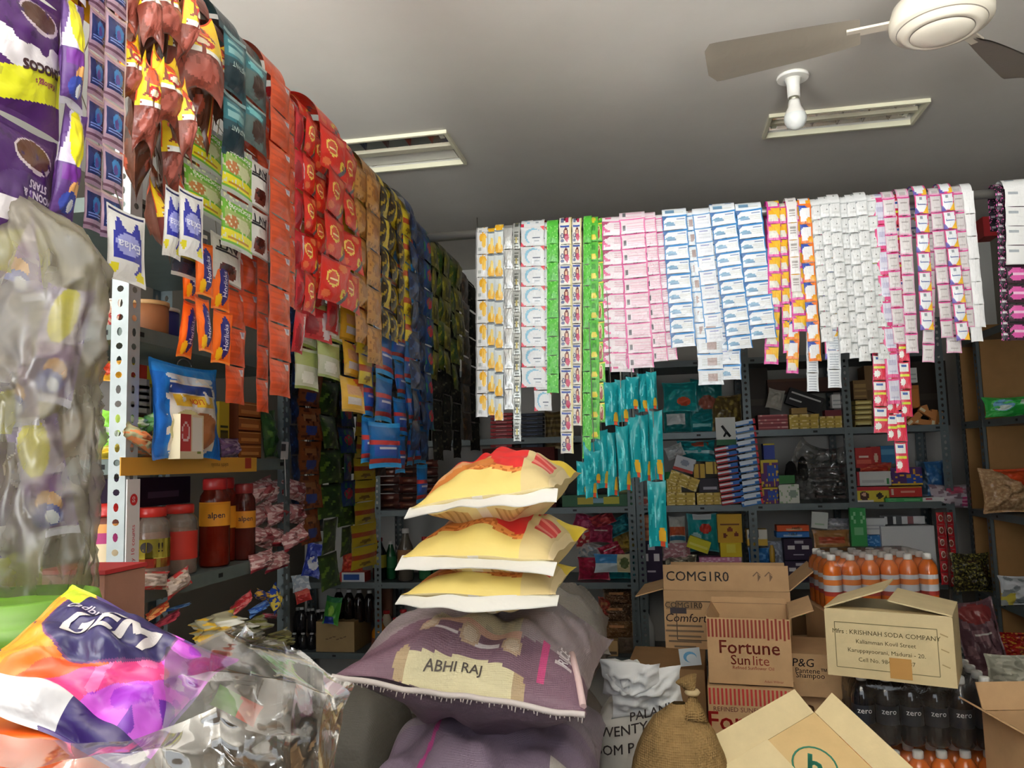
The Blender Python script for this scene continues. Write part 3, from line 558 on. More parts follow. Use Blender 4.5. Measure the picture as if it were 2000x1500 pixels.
LS = [
 ('cho', -58, 106, 232, 5, .05, 'purple cereal pouch strip at left edge of the photo, yellow lower band'),
 ('con', 102, 152, 440, 6, .07, 'narrow purple pouch strip with yellow pointed tops beside the cereal pouches'),
 ('mau', 160, 196, 452, 9, .05, 'strip of mauve sachets with navy squares, left of two such'),
 ('mau', 194, 238, 470, 9, .075, 'strip of mauve sachets with navy squares, right of two such'),
 ('snk', 228, 262, 210, 4, .06, 'yellow and red snack pack strip just right of the mauve sachets'),
 ('snb', 250, 300, 330, 5, .05, 'brown snack pack strip seen from behind, left of the snack bunch'),
 ('snk', 286, 338, 260, 5, .085, 'yellow and brown snack strip turned edge on, middle of bunch'),
 ('snb', 320, 362, 300, 5, .03, 'brown snack strip tucked deep inside the snack bunch'),
 ('snk', 350, 414, 205, 5, .08, 'snack strip showing its yellow band with round red badge'),
 ('snk', 405, 442, 215, 5, .06, 'snack strip edge on beside the dark teal coffee pouches'),
 ('snb', 240, 286, 400, 3, .03, 'brown snack strip hanging low beside the mauve sachets'),
 ('snk', 264, 298, 300, 2, .075, 'yellow and brown snack strip, second from the mauve sachets'),
 ('snb', 292, 334, 470, 3, .01, 'brown snack strip deep behind the vest packs'),
 ('snk', 312, 344, 400, 3, .05, 'snack strip hanging lower in the middle of the bunch'),
 ('snb', 330, 372, 455, 3, .0, 'dark brown snack strip behind the seed packets'),
 ('snk', 338, 362, 330, 2, .1, 'snack strip turned edge on just before the seed packets'),
 ('snb', 392, 440, 260, 2, .03, 'brown snack strip behind the one with the round badge'),
 ('snb', 366, 404, 300, 2, .045, 'brown snack strip hanging between badge strip and seed packets'),
 ('cof', 432, 476, 312, 7, .088, 'dark teal coffee pouch strip, nearer of two'),
 ('cob', 470, 519, 290, 7, .08, 'grey teal coffee pouch strip touching the orange strips'),
 ('exl', 208, 282, 556, 7, .1, 'white packs with blue vest print, nearest strip of three'),
 ('exl', 318, 352, 505, 7, .07, 'white packs with blue vest print, middle strip of three'),
 ('exl', 348, 392, 508, 7, .09, 'white packs with blue vest print, farthest strip of three'),
 ('snk', 290, 330, 515, 6, .03, 'long snack pack strip hanging low between the vest packs'),
 ('veg', 356, 432, 420, 8, .04, 'green and yellow seed packet strip, nearer of two'),
 ('veg', 430, 490, 492, 9, .085, 'green and yellow seed packet strip, farther of two'),
 ('avt', 482, 522, 505, 10, .07, 'white tea packet strip with brown cup beside the orange strips'),
 ('avt', 408, 470, 555, 11, .03, 'white tea packet strip half hidden under the seed packets'),
 ('nvy', 335, 402, 548, 9, .03, 'dark navy packet strip peeping out below the vest packs'),
 ('hor', 354, 384, 700, 11, .02, 'orange packet strip with navy oval, nearest of the low orange ones'),
 ('hor', 382, 414, 690, 11, .05, 'orange packet strip with navy oval, second of the low orange ones'),
 ('hor', 414, 446, 712, 12, .03, 'orange packet strip with navy oval, third of the low orange ones'),
 ('orl', 440, 478, 790, 17, .02, 'narrow orange strip hanging between the low oval packs and long strips'),
 ('orl', 466, 502, 640, 14, .02, 'narrow orange strip under the white tea packets'),
 ('orl', 500, 524, 806, 18, .03, 'long narrow orange strip left of the longest wide one'),
 ('orl', 524, 566, 775, 18, .09, 'longest wide orange strip with small grey squares'),
 ('orl', 556, 574, 600, 15, .07, 'narrow orange strip squeezed against the red strips'),
 ('rdp', 570, 592, 690, 14, .06, 'narrow dark red strip next to the orange strips'),
 ('kop', 590, 618, 612, 11, .07, 'red strip with yellow badges, nearest of the red ones'),
 ('kop', 612, 636, 575, 11, .05, 'narrow red strip with yellow badges seen edge on'),
 ('kop', 630, 674, 592, 12, .095, 'wide red strip with yellow badges, in front'),
 ('kop', 664, 700, 608, 12, .08, 'wide red strip with yellow badges, beside the tan strips'),
 ('rdp', 590, 640, 665, 13, .02, 'dark red strip hanging low behind the badge strips'),
 ('rdp', 632, 660, 650, 13, .03, 'dark red strip hanging low, farther from the shop front'),
 ('wgr', 576, 618, 762, 16, .0, 'pale green and clear packet strip under the red strips'),
 ('wgr', 616, 664, 740, 16, .02, 'pale packet strip with green foot under the red strips'),
 ('yor', 664, 704, 806, 17, .03, 'yellow and orange packet strip hanging below the tan strips'),
 ('tan', 690, 718, 672, 14, .07, 'tan packet strip, nearer of the two tan ones'),
 ('tan', 714, 742, 712, 15, .08, 'tan packet strip, farther of the two tan ones'),
 ('ylr', 694, 724, 752, 16, .045, 'yellow packet strip hanging between the tan strips and blue pouches'),
 ('ylb', 742, 758, 660, 15, .08, 'yellow and black strip, first of the yellow black bunch'),
 ('ylb', 757, 774, 668, 15, .07, 'yellow and black strip, second of the yellow black bunch'),
 ('ylb', 772, 786, 664, 15, .08, 'yellow and black strip, third of the yellow black bunch'),
 ('ylr', 785, 801, 668, 16, .075, 'yellow and red strip at the far side of the yellow black bunch'),
 ('blp', 722, 766, 915, 15, .04, 'blue pouch strip with red bands hanging low, widest'),
 ('blp', 764, 786, 925, 15, .03, 'blue pouch strip with red bands, second from shop front'),
 ('blp', 700, 724, 905, 15, .015, 'narrow blue pouch strip at the near side of the blue bunch'),
 ('blp', 786, 804, 910, 15, .04, 'narrow blue pouch strip beside the navy strips'),
 ('nav', 798, 814, 880, 18, .09, 'navy strip with rounded top, first of two'),
 ('nav', 812, 826, 900, 18, .06, 'navy strip behind the rounded one, second of two'),
 ('blr', 824, 840, 840, 18, .06, 'dark blue strip with red spots beside the navy strips'),
 ('blp', 806, 824, 984, 18, .02, 'lowest blue pouch strip hanging alone under the navy strips'),
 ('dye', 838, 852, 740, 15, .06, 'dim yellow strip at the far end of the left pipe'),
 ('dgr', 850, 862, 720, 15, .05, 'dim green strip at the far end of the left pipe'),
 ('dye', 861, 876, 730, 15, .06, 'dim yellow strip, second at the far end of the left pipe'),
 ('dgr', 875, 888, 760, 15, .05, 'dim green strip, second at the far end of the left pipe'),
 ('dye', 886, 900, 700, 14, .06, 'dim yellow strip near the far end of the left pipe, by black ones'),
 ('dbk', 838, 856, 900, 10, .02, 'added black strip for shade behind the dim yellow and green ones, nearest'),
 ('dbk', 856, 874, 880, 10, .03, 'added black strip for shade behind the dim yellow and green ones, middle'),
 ('dbk', 874, 892, 895, 10, .02, 'added black strip for shade behind the dim yellow and green ones, farther'),
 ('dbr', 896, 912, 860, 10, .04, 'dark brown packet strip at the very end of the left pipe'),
 ('dbk', 910, 926, 880, 10, .03, 'added black strip for shade touching the silver and yellow sachets from behind'),
]
TOP = {('exl', 282): 385, ('exl', 352): 360, ('exl', 392): 365, ('veg', 432): 245, ('veg', 490): 315, ('avt', 522): 275, ('avt', 470): 500, ('nvy', 402): 490, ('hor', 384): 520, ('hor', 414): 520, ('hor', 446): 520, ('snk', 330): 400}
for r in LS:
    k = r[0]; kw = {}
    if k in ('snk', 'snb'): kw = dict(yaw=RND.uniform(-.9, .5), jit=4)
    elif k in ('ylb', 'hor', 'blp', 'kop', 'con', 'rdp', 'dye', 'dgr', 'nav'): kw = dict(jit=2.2)
    elif k in ('orl', 'tan', 'veg', 'mau', 'avt', 'cof', 'cob'): kw = dict(jit=.45)
    if (k, r[2]) in TOP: kw['top'] = TOP[k, r[2]]
    lstrip(*r, **kw)
# second cereal strip goes on below the first one, into the dusty bag
tz = onX(24, 236, XLR + .05).z; a, b = onX(-58, 450, XLR + .05), onX(106, 450, XLR + .05)
strip('moo', (XLR, (a.y + b.y) / 2, tz), (XLR, (a.y + b.y) / 2, tz - .62), b.y - a.y, 3, PI / 2, .05, 'purple cereal pouch strip going down into the dusty plastic bag', name='packet_strip', cat='packet strip', part='packet', fold=False, group='packet strips on the left pipe')
# dim strips on the corner pipe; the corner's shade is put into their colours
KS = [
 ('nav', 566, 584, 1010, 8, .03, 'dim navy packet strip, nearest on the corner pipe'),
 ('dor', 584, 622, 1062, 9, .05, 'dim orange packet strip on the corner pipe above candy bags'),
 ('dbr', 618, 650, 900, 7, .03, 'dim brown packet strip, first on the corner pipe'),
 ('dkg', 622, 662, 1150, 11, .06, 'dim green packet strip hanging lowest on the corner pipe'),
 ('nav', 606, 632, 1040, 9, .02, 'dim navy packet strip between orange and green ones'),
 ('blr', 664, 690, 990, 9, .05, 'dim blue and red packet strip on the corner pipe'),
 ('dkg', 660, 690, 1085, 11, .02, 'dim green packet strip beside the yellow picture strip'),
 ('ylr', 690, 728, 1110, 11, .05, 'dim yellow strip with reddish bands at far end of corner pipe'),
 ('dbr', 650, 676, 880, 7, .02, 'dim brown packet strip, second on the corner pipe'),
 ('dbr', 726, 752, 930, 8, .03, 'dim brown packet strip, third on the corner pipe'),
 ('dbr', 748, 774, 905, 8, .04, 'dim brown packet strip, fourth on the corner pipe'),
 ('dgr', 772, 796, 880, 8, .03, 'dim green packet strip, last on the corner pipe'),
 ('dbk', 560, 592, 800, 6, .0, 'added black strip for shade behind the dim navy one on the corner pipe'),
 ('dbk', 640, 668, 960, 6, .0, 'added black strip for shade behind the dim green strips on the corner pipe'),
 ('dbk', 690, 726, 980, 6, .0, 'added black strip for shade behind the yellow picture strip on corner pipe'),
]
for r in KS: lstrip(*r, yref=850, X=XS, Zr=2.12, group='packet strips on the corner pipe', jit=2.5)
# ================================================================ racks of slotted angle
MG = (92, 102, 104); ML_LIT = (178, 188, 190)  # near left posts use a lit copy of the metal, light in its colour
_UP = {}
def upright_mesh(hgt, col, w=.042, pitch=.032):
    k = (round(hgt, 2), col)
    if k in _UP: return _UP[k]
    mb = MB(); n = int(hgt / pitch)
    for ax in (0, 1):
        for i in range(n):
            z0, z1 = hgt * i / n, hgt * (i + 1) / n; zm = (z0 + z1) / 2
            rx, rz = (.0065, .010) if i % 2 else (.0085, .0075)
            out = [(w, zm), (w, z1), (w / 2, z1), (0, z1), (0, zm), (0, z0), (w / 2, z0), (w, z0)]
            inn = [(w / 2 + rx * math.cos(a * PI / 4), zm + rz * math.sin(a * PI / 4)) for a in range(8)]
            b = len(mb.v)
            for p in out + inn: mb.v.append(V((p[0], 0, p[1])) if ax == 0 else V((0, p[0], p[1])))
            for a in range(8):
                q = (b + a, b + (a + 1) % 8, b + 8 + (a + 1) % 8, b + 8 + a)
                mb.face(q if ax == 0 else q[::-1], col, 'sheetmetal')
    _UP[k] = mb.mesh('upright'); return _UP[k]
def rack(label, xs, ys, zs, H_, facing, cols=(MG, MG), lipcol=None, lip=.034, group=None):
    """xs: upright positions along the front; ys: (front, back); facing: 'y' the front looks at -Y, 'x' at +X, 'nx' at -X"""
    x0, x1, f, b = xs[0], xs[-1], ys[0], ys[1]
    if facing == 'y': loc = ((x0 + x1) / 2, (f + b) / 2, 0)
    else: loc = ((f + b) / 2, (x0 + x1) / 2, 0)
    t = thing('shelf_rack', label, 'shelf rack', loc, 0, group)
    m = upright_mesh(H_, cols[0])
    m2 = upright_mesh(H_, MG)
    for i, x in enumerate(xs):
        for y, out in ((f, -1), (b, 1)):
            s_ = -1 if i == len(xs) - 1 else 1
            if facing == 'y': p, sc = (x, y, 0), (s_, -out, 1)
            else: p, sc = (y, x, 0), ((-1 if facing == 'x' else 1) * -out, s_, 1)
            inst(m if i == 0 else m2, 'upright', t, V(p) - V(loc), sc=sc)
    for z in zs:
        g = .003
        if facing == 'y': c, d = ((x0 + x1) / 2, (f + b) / 2, z - lip / 2), (x1 - x0 - 2 * g, abs(b - f) - 2 * g, lip)
        else: c, d = ((f + b) / 2, (x0 + x1) / 2, z - lip / 2), (abs(b - f) - 2 * g, x1 - x0 - 2 * g, lip)
        mb = MB().box(c, d, cols[1], 'sheetmetal')
        k = max(2, int((x1 - x0) / .3))
        for q in range(k + 1):     # dark bolt slots in the lip
            s_ = x0 + .05 + (x1 - x0 - .1) * q / k
            if facing == 'y': mb.rect((s_, f + g - .0006, z - lip / 2), (1, 0, 0), (0, 0, 1), .022, .011, (14, 14, 14))
            elif facing == 'x': mb.rect((f - g + .0006, s_, z - lip / 2), (0, 1, 0), (0, 0, 1), .022, .011, (14, 14, 14))
            else: mb.rect((f + g - .0006, s_, z - lip / 2), (0, -1, 0), (0, 0, 1), .022, .011, (14, 14, 14))
        if facing == 'x':
            for q in (.06, .2): mb.rect((f - g - q, x0 + g - .0006, z - lip / 2), (1, 0, 0), (0, 0, 1), .022, .011, (14, 14, 14))
        mb.build('shelf', t)
    return t
XF, YN, YFAR = -1.148, onX(245, 900, -1.148).y, onX(566, 900, -1.148).y
LZ = [onX(252, 632, XF).z, onX(250, 896, XF).z, onX(262, 1154, XF).z, onX(262, 1154, XF).z - .31, onX(252, 632, XF).z + .3]
LRACK = rack('light grey slotted angle rack at left holding jars and the blue pouch', (YN, YFAR), (XF, XF - .46), LZ, 2.3, 'x', (ML_LIT, (104, 116, 112)))
# taped paper strips on the left rack
zz = LZ[1] - .017
tp = MB().box((XF + .0025, (YN + YFAR) / 2 - .12, zz), (.003, YFAR - YN - .2, .04), (214, 158, 60), 'print')
tp.decal((XF + .0045, (YN + YFAR) / 2 - .02, zz), (0, -1, 0), (0, 0, -1), 'sakthi masala', .016, (110, 80, 30)); tp.rect((XF + .0046, YFAR - .27, zz + .004), (0, 1, 0), (0, 0, 1), .035, .03, (170, 60, 40))
tag(tp.build('paper_strip'), 'orange paper strip taped along the shelf under the blue pouch', 'paper strip')
tp = MB().box((XF + .003, YN + .024, (LZ[1] - .04 + LZ[2] - .02) / 2), (.003, .044, LZ[1] - LZ[2] - .03), (226, 224, 224), 'print')
zc = LZ[1] - .09
tp.poly([(XF + .0052, YN + .024 + .013 * math.cos(a * PI / 8), zc + .013 * math.sin(a * PI / 8)) for a in range(16)], (196, 40, 44)); tp.decal((XF + .0053, YN + .024, zc), (0, 0, 1), (0, -1, 0), '50', .014, (240, 230, 230))
tp.decal((XF + .0052, YN + .024, zc - .11), (0, 0, 1), (0, -1, 0), 'Every 10 counts', .017, (200, 60, 70))
tag(tp.build('paper_strip'), 'white paper strip with red print taped to the rack post', 'paper strip')
YB0, YB1 = 4.5, 4.92
bx = lambda px: onY(px, 1000, YB0).x
BZ = [onY(1300, y, YB0).z for y in (706, 846, 988, 1138, 1286)]
rack('dark grey rack against back wall, behind the sack pile and bottles', (-2.24, bx(730), bx(1243) - .004), (YB0, YB1), [z for z in BZ], 2.25, 'y', group='racks along the back wall')
rack('dark grey rack against back wall full of cartons and soap packs', (bx(1243), bx(1462), bx(1660), bx(1866)), (YB0, YB1), BZ, 2.25, 'y', group='racks along the back wall')
XRF = 1.545
RZ = [onX(1935, y, XRF).z for y in (640, 818, 1000, 1165)]
YD = onX(1932, 980, XRF).y
rack('dark grey rack along the right wall lined with brown cardboard', (2.3, YD + .003, 4.475), (XRF, XRF + .38), RZ, 2.25, 'nx')
CB = (158, 118, 74)
tag(MB().box((XRF + .19, YD - .012, 1.15), (.36, .008, 2.0), CB, 'card').build('cardboard_sheet'), 'tall brown cardboard sheet dividing the right rack, nearer the camera', 'cardboard')
tag(MB().box((XRF + .19, 4.45, 1.15), (.36, .008, 2.0), CB, 'card').build('cardboard_sheet'), 'brown cardboard sheet closing the rack at the back corner', 'cardboard')
# ================================================================ sacks, cartons and bottle packs on the floor
LIE = Matrix(((1, 0, 0, 0), (0, 0, 1, 0), (0, -1, 0, 0), (0, 0, 0, 1)))
def R3(rx=0, ry=0, rz=0): return (Matrix.Rotation(math.radians(rz), 4, 'Z') @ Matrix.Rotation(math.radians(ry), 4, 'Y') @ Matrix.Rotation(math.radians(rx), 4, 'X'))
def lying(mb, c, rx=0, ry=0, rz=0): mb.xf(Matrix.Translation(V(c)) @ R3(rx, ry, rz) @ LIE); return mb
# --- three flour bags
def flour(u, v):
    if u > .77:
        if .83 < u < .94 and .24 < v < .5: return H('d03a34') if int((v - .3) * 30) % 3 else H('e88878')
        if v > .66 and u > .84: return H('ecd030')
        return H('d4c08a') if u < .97 else H('e4d0a0')
    g = .10 + .045 * math.sin(u * 3.6 + .3)
    if v < g: return H('e2cc78')
    if v < g + .055: return H('e0904a') if noise.noise(V((u * 70, v * 110, 1))) > -.05 else H('bc6828')
    lo = g + .07 + .09 * math.sin(u * 3.4 + .2)
    if u < .46 + .1 * math.sin(v * 9) and v < lo + .08: return H('c87c3c') if v < lo else H('d8a070')
    return H('d83030')
def flourb(u, v):
    if .42 < u < .5: return H('f2ece0')
    if (.08 < u < .36 or .56 < u < .92) and .08 < v < .2: return H('d8b880') if int(u * 60) % 3 else H('b8945c')
    return H('ecdca8')
fl = [((984, 952), 1.62, .30, .40, .155, (3, -6, -3), 'top', 3), ((984, 1058), 1.60, .31, .40, .15, (3, 2, -5), 'middle', 8), ((972, 1132), 1.58, .305, .40, .115, (0, 0, 0), 'bottom', 5)]
for (px, z, w, h, t, r, nm, sd) in fl:
    c = at(*px, z + .15)
    root = thing('flour_bag', {'top': 'yellow and red flour bag lying on top of the pile', 'middle': 'yellow and red flour bag in the middle, under the tilted top one', 'bottom': 'flattest yellow flour bag, lying directly on the grey rice sack'}[nm], 'flour bag', c, 0, 'flour bags on the rice sacks')
    mb = pillow(MB(), w, h, t, flour, 'satin', 56, 56, .015, .012, flourb, .3, sd, .5, .07)
    lying(mb, c, *r).build('bag', root)
    sm = MB()
    def fin(u, v):
        x = (u - .5) * w * 1.03
        return V((x, .004 + .006 * nz((u * 4, 0, sd), 1.5) + (.016 + .006 * math.sin(u * 5 + sd)) * (1 - v), -h / 2 - .036 * (1 - v) + .012 + .004 * nz((u * 7, 1, sd)))) 
    sm.grid(fin, 30, 3, (244, 244, 240), 'satin'); sm.grid(lambda u, v: fin(u, v) + V((0, .0015, 0)), 30, 3, (236, 236, 230), 'satin', flip=True)
    lying(sm, c, *r).build('seal_strip', root)
# --- rice sacks
def rice(u, v):
    vv = v + .02 * math.sin(u * 9)
    if .28 < u < .71 and vv < .062: return H('d8d0a8')
    if ((u - .26) / .03) ** 2 + ((v - .035) / .035) ** 2 < 1 or ((u - .73) / .03) ** 2 + ((v - .03) / .035) ** 2 < 1: return H('b09a78')
    if .80 < u < .835 and .06 < v < .22: return H('c0487c')
    if .86 < u < .93 and .13 < v < .25 and int(v * 60) % 3 == 0: return H('cfc4c8')
    for cu, cv in ((.32, .165), (.50, .15), (.68, .14)):
        d = ((u - cu) / .045) ** 2 + ((v - cv) / .034) ** 2
        if d < 1: return H('b8a088') if d > .5 else H('c8b8a4')
    if .34 < u < .45 and .135 < v < .15 or .53 < u < .63 and .12 < v < .135: return H('cfc8cc')
    if .29 < u < .71 and .172 < v < .196: return H('c09a88')
    if .31 < u < .70 and .196 <= v < .34: return H('b0a68c') if noise.noise(V((u * 18, v * 18, 3))) > -.1 else H('a29a84')
    if v > .20 + .06 * noise.noise(V((u * 5, v * 5, 7))): return H('92868a')
    return H('765a6a')
def rice2(u, v):
    if abs(u - .26 - (v - .2) * .12) < .014 and .1 < v < .5: return H('c04c94')
    if .80 < u < .9 and .0 < v < .22: return H('c8c2bc')
    return H('847488') if v < .45 else H('8c808a')
stk = [((955, 1280), 1.63, .52, .56, .285, (2, 6, -2), rice, 'purple rice sack with cream printed label, under the flour bags', 4),
       ((966, 1482), 1.63, .51, .60, .27, (3, 1, 2), rice2, 'purple grey sack with pink stripe, second from top of the sack pile', 9)]
for (px, z, w, h, t, r, fn, lb, sd) in stk:
    c = at(*px, z + .2)
    root = thing('rice_sack', lb, 'rice sack', c, 0, 'rice sacks piled in the middle')
    mb = pillow(MB(), w, h, t, fn, 'weave', 100, 110, .008, .01, lambda u, v: H('6c5c6c'), .35, sd, .5, .06)
    if fn is rice:
        fr = mb.front
        mb.text('ABHI RAJ', lambda x, y: fr(.47 + x / w, max(0, .031 - .02 * math.sin(4.2 + x / w * 9) + y / h * .62)) + V((0, -.003, 0)), .03, (70, 62, 56), 'print', .004, sub=.008)
        mb.text('RICE', lambda x, y: fr(.895 + (-y) / w, .2 + x / h) + V((0, -.003, 0)), .03, (226, 220, 224), 'print', .003)
    lying(mb, c, *r).build('sack', root)
    sm = MB(); fr2 = lambda u: V(((u - .5) * w * .99, .006 * nz((u * 6, 2, sd), 1.4), -h / 2 + .004 * nz((u * 9, 5, sd))))
    sm.tube([fr2(i / 40) for i in range(41)], lambda q: .006 + .003 * abs(nz((q * 40, 0, sd))), 7, (206, 198, 196), 'cloth')
    for i in range(60):
        p = fr2(i / 60 + .008); sm.tube([p, p + V((RND.uniform(-.004, .004), RND.uniform(.004, .016), -.004))], .0012, 4, (214, 206, 204), 'cloth')
    lying(sm, c, *r).build('stitched_seam', root)
    if fn is rice:
        sm = MB(); q = [mb_ for mb_ in [(.985, .1), (.98, .2), (.96, .3)]]
        pts = [fr(1 - .012, .03), fr(.965, .12), fr(.94, .2), fr(.915, .28)]
        sm.tube([p + V((0, -.004, 0)) for p in pts], .007, 8, (224, 196, 196), 'cloth'); lying(sm, c, *r).build('side_seam', root)
for i, zc in enumerate((.615, .375, .13)):
    c = V((at(960, 1495, 1.83).x + .01 * (i - 1), at(960, 1495, 1.83).y + .03, zc))
    mb = lying(pillow(MB(), .5, .62, .245, (128, 116, 130), 'weave', 30, 30, .008, .01, None, .3, 20 + i, .5, .06), c, 0, 0, 3 * i)
    tag(mb.build('rice_sack'), 'purple grey sack low in the pile, %s from the floor' % ('third', 'second', 'first')[i], 'rice sack', 'rice sacks piled in the middle')
c = at(1120, 1340, 2.36)
mb = lying(pillow(MB(), .42, .5, .36, (128, 122, 116), 'weave', 30, 30, .008, .01, None, .35, 31, .5, .05), (c.x - .1, c.y + .05, 1.02), 0, 0, 4)
tag(mb.build('rice_sack'), 'dusty grey sack behind the purple rice sack, right side', 'rice sack')
for i, zc in enumerate((.66, .24)):
    mb = lying(pillow(MB(), .44, .5, .40, (120, 114, 108), 'weave', 24, 24, .008, .01, None, .3, 41 + i, .5, .05), (c.x - .08, c.y + .06, zc), 0, 0, -4)
    tag(mb.build('rice_sack'), 'dusty grey sack under the grey one, %s on the floor' % ('not' if i == 0 else 'resting'), 'rice sack')
# --- upright sacks
def upsack(mb, c, w, d, h, col, mat, sd, wr=.12, nu=40, nv=30, top=.75):
    def g(u, v):
        a = 2 * PI * u; k = (min(1, v / .12) ** .5) * (1 if v < top else max(.02, 1 - ((v - top) / (1 - top)) ** 2) ** .5)
        k *= .92 + .08 * math.sin(v * 3)
        n = 1 + wr * nz((math.cos(a) * 1.6, math.sin(a) * 1.6, v * 3.5), 1.2, sd)
        sx = abs(math.cos(a)) ** .75 * (1 if math.cos(a) > 0 else -1); sy = abs(math.sin(a)) ** .75 * (1 if math.sin(a) > 0 else -1)
        return V((c[0] + w / 2 * sx * k * n, c[1] + d / 2 * sy * k * n, c[2] + h * v))
    mb.grid(g, nu, nv, col, mat, wrap=True); mb.side = g; return mb
c = at(718, 1400, 2.35); zt = at(718, 1322, 2.35).z
tag(upsack(MB(), (c.x, c.y, 0), .3, .34, zt, (92, 88, 80), 'weave', 3, .2).build('sack'), 'dark grey sack standing on floor left of the sack pile', 'sack')
# white sack with lettering
c = at(1255, 1440, 2.06); zt = at(1255, 1345, 2.06).z
root = thing('white_sack', 'white lettered sack with folded top between rice sacks and jute sack', 'sack', (c.x, c.y, 0))
mb = upsack(MB(), (c.x, c.y, 0), .235, .2, zt, (214, 210, 200), 'cloth', 5, .1, top=.9)
for tx, z_, s_, a0 in (('TWENTY FOUR', at(1250, 1416, 1.98).z, .034, -.02), ('PALANI', at(1262, 1382, 2.0).z, .03, .12), ('SOM PARAMA', at(1245, 1446, 2.0).z, .034, -.04)):
    def fm(x, y, z_=z_, a0=a0):
        p = V((c.x + x + a0 * .2, 0, z_ + y + x * .25)); k = max(0, 1 - (min(.112, abs(p.x - c.x)) / .1175) ** 2.6) ** .4; return V((p.x, c.y - .106 * k - .006, p.z))
    mb.text(tx, fm, s_, (64, 56, 54), 'print', .003)
mb.build('sack_body', root)
for k, (p, w, h, r) in enumerate((((1232, 1325), .16, .1, (20, 0, -12)), ((1262, 1352), .19, .12, (10, -6, 8)))):
    q = at(*p, 2.0)
    pl_ = pillow(MB(), w, h, .075, (226, 228, 228), 'satin', 26, 22, .02, .02, None, .9, 60 + k, .5, .1)
    pl_.xf(Matrix.Translation(q) @ R3(*r)); pl_.build('folded_top', root)
# jute sack
c = at(1330, 1470, 1.8); zt = at(1318, 1380, 1.8).z
root = thing('jute_sack', 'brown jute sack with tied neck in front of the oil cartons', 'sack', (c.x, c.y, 0))
upsack(MB(), (c.x, c.y, 0), .225, .22, zt + .005, (150, 122, 80), 'jute', 7, .14, top=.80).build('sack_body', root)
nk = at(1352, 1352, 1.8)
MB().tube([(c.x + .03, c.y - .02, zt - .03), nk + V((0, 0, -.03)), nk, nk + V((-.012, 0, .03))], lambda q: .034 - .028 * min(1, q * 1.5) + (.02 * max(0, q - .72) / .28), 14, (146, 118, 76), 'jute').build('tied_neck', root)
MB().lathe([(.014, -.006), (.018, 0), (.014, .006)], 14, (190, 170, 130), 'cloth', nk).build('tie_string', root)
# --- cartons
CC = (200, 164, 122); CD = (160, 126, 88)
def carton(name, label, c, d, rz=0, col=CC, flaps=None, deco=None, th=.004, closed=False, group='cartons on the floor'):
    """c: centre of the base. flaps: {'f','b','l','r': angle in degrees, 0 = lying shut, 90 = upright, 180 = folded out flat, more = hanging}"""
    root = thing(name, label, 'carton', c, math.radians(rz), group)
    x, y, h = d; mb = MB()
    if closed: mb.box((0, 0, h / 2), d, col, 'card')
    else:
        for s_ in (-1, 1):
            mb.box((0, s_ * (y / 2 - th / 2), h / 2), (x, th, h), col, 'card'); mb.box((s_ * (x / 2 - th / 2), 0, h / 2), (th, y - 2 * th, h), col, 'card')
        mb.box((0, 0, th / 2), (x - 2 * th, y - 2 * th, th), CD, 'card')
    if deco: deco(mb, x, y, h)
    mb.build('carton_body', root, world=False)
    for k, v in (flaps or {}).items():
        a, L = (v if isinstance(v, tuple) else (v, .5)); a = math.radians(a)
        half, wid = ((y / 2, x - .004) if k in 'fb' else (x / 2, y - .004)); ln = (y if k in 'fb' else x) * L if L < 1 else L / 1000
        fm = MB().box((0, ln / 2, 0), (wid, ln, th), col, 'card')
        fm.xf(Matrix.Translation((0, -half, h + (.001 if k in 'fb' else .004))) @ Matrix.Rotation(a, 4, 'X'))
        fm.xf(Matrix.Rotation({'f': 0, 'r': PI / 2, 'b': PI, 'l': -PI / 2}[k], 4, 'Z'))
        if deco and hasattr(deco, 'flap') and k == 'f': deco.flap(fm, x, y, h, a)
        fm.build('flap', root, world=False)
    return root
def boxpx(tl, br, z, depth, dr=0):
    """base centre and size of a carton whose front face spans two pixels at depth z"""
    a, b = at(tl[0], br[1], z), at(br[0], tl[1], z); q_ = YAW + math.radians(dr); n = V((-math.sin(q_), math.cos(q_), 0)); w = (b - a).dot(_r)
    c = (a + b) / 2 + n * depth / 2; return V((c.x, c.y, a.z)), (w / max(.8, math.cos(math.radians(dr + 14))), depth, b.z - a.z), math.degrees(q_)
RD = (150, 62, 48); BK = (58, 52, 52)
F0 = lambda y: -y / 2 - .0012
def dec_fortune(mb, x, y, h):
    for i in range(21): mb.rect((-x / 2 + x * (i + .5) / 21, F0(y), h - .032), (1, 0, 0), (0, 0, 1), x / 21 * .52, .056 + .01 * (i % 2 * (i > 14)), RD)
    e = ((1, 0, 0), (0, 0, 1))
    mb.decal((0, F0(y), h * .55), *e, 'Fortune', .058, RD, 'print', .004); mb.decal((-.027, F0(y), h * .36), *e, 'Sun', .042, RD, 'print', .003); mb.decal((.034, F0(y), h * .36), *e, 'lite', .042, RD, 'print', -.001)
    mb.decal((.01, F0(y), h * .25), *e, 'Refined Sunflower Oil', .014, RD); mb.decal((.07, F0(y), h * .06), *e, 'Adani Wilmar', .01, RD)
c, d, rz = boxpx((1386, 1207), (1540, 1338), 2.5, .27, -17)
ZFORT = c.z
carton('oil_carton', 'open oil carton with red stripes on top of its stack', c, d, rz, CC, {'r': (160, .3), 'b': (95, .07), 'l': (-60, .2)}, dec_fortune)
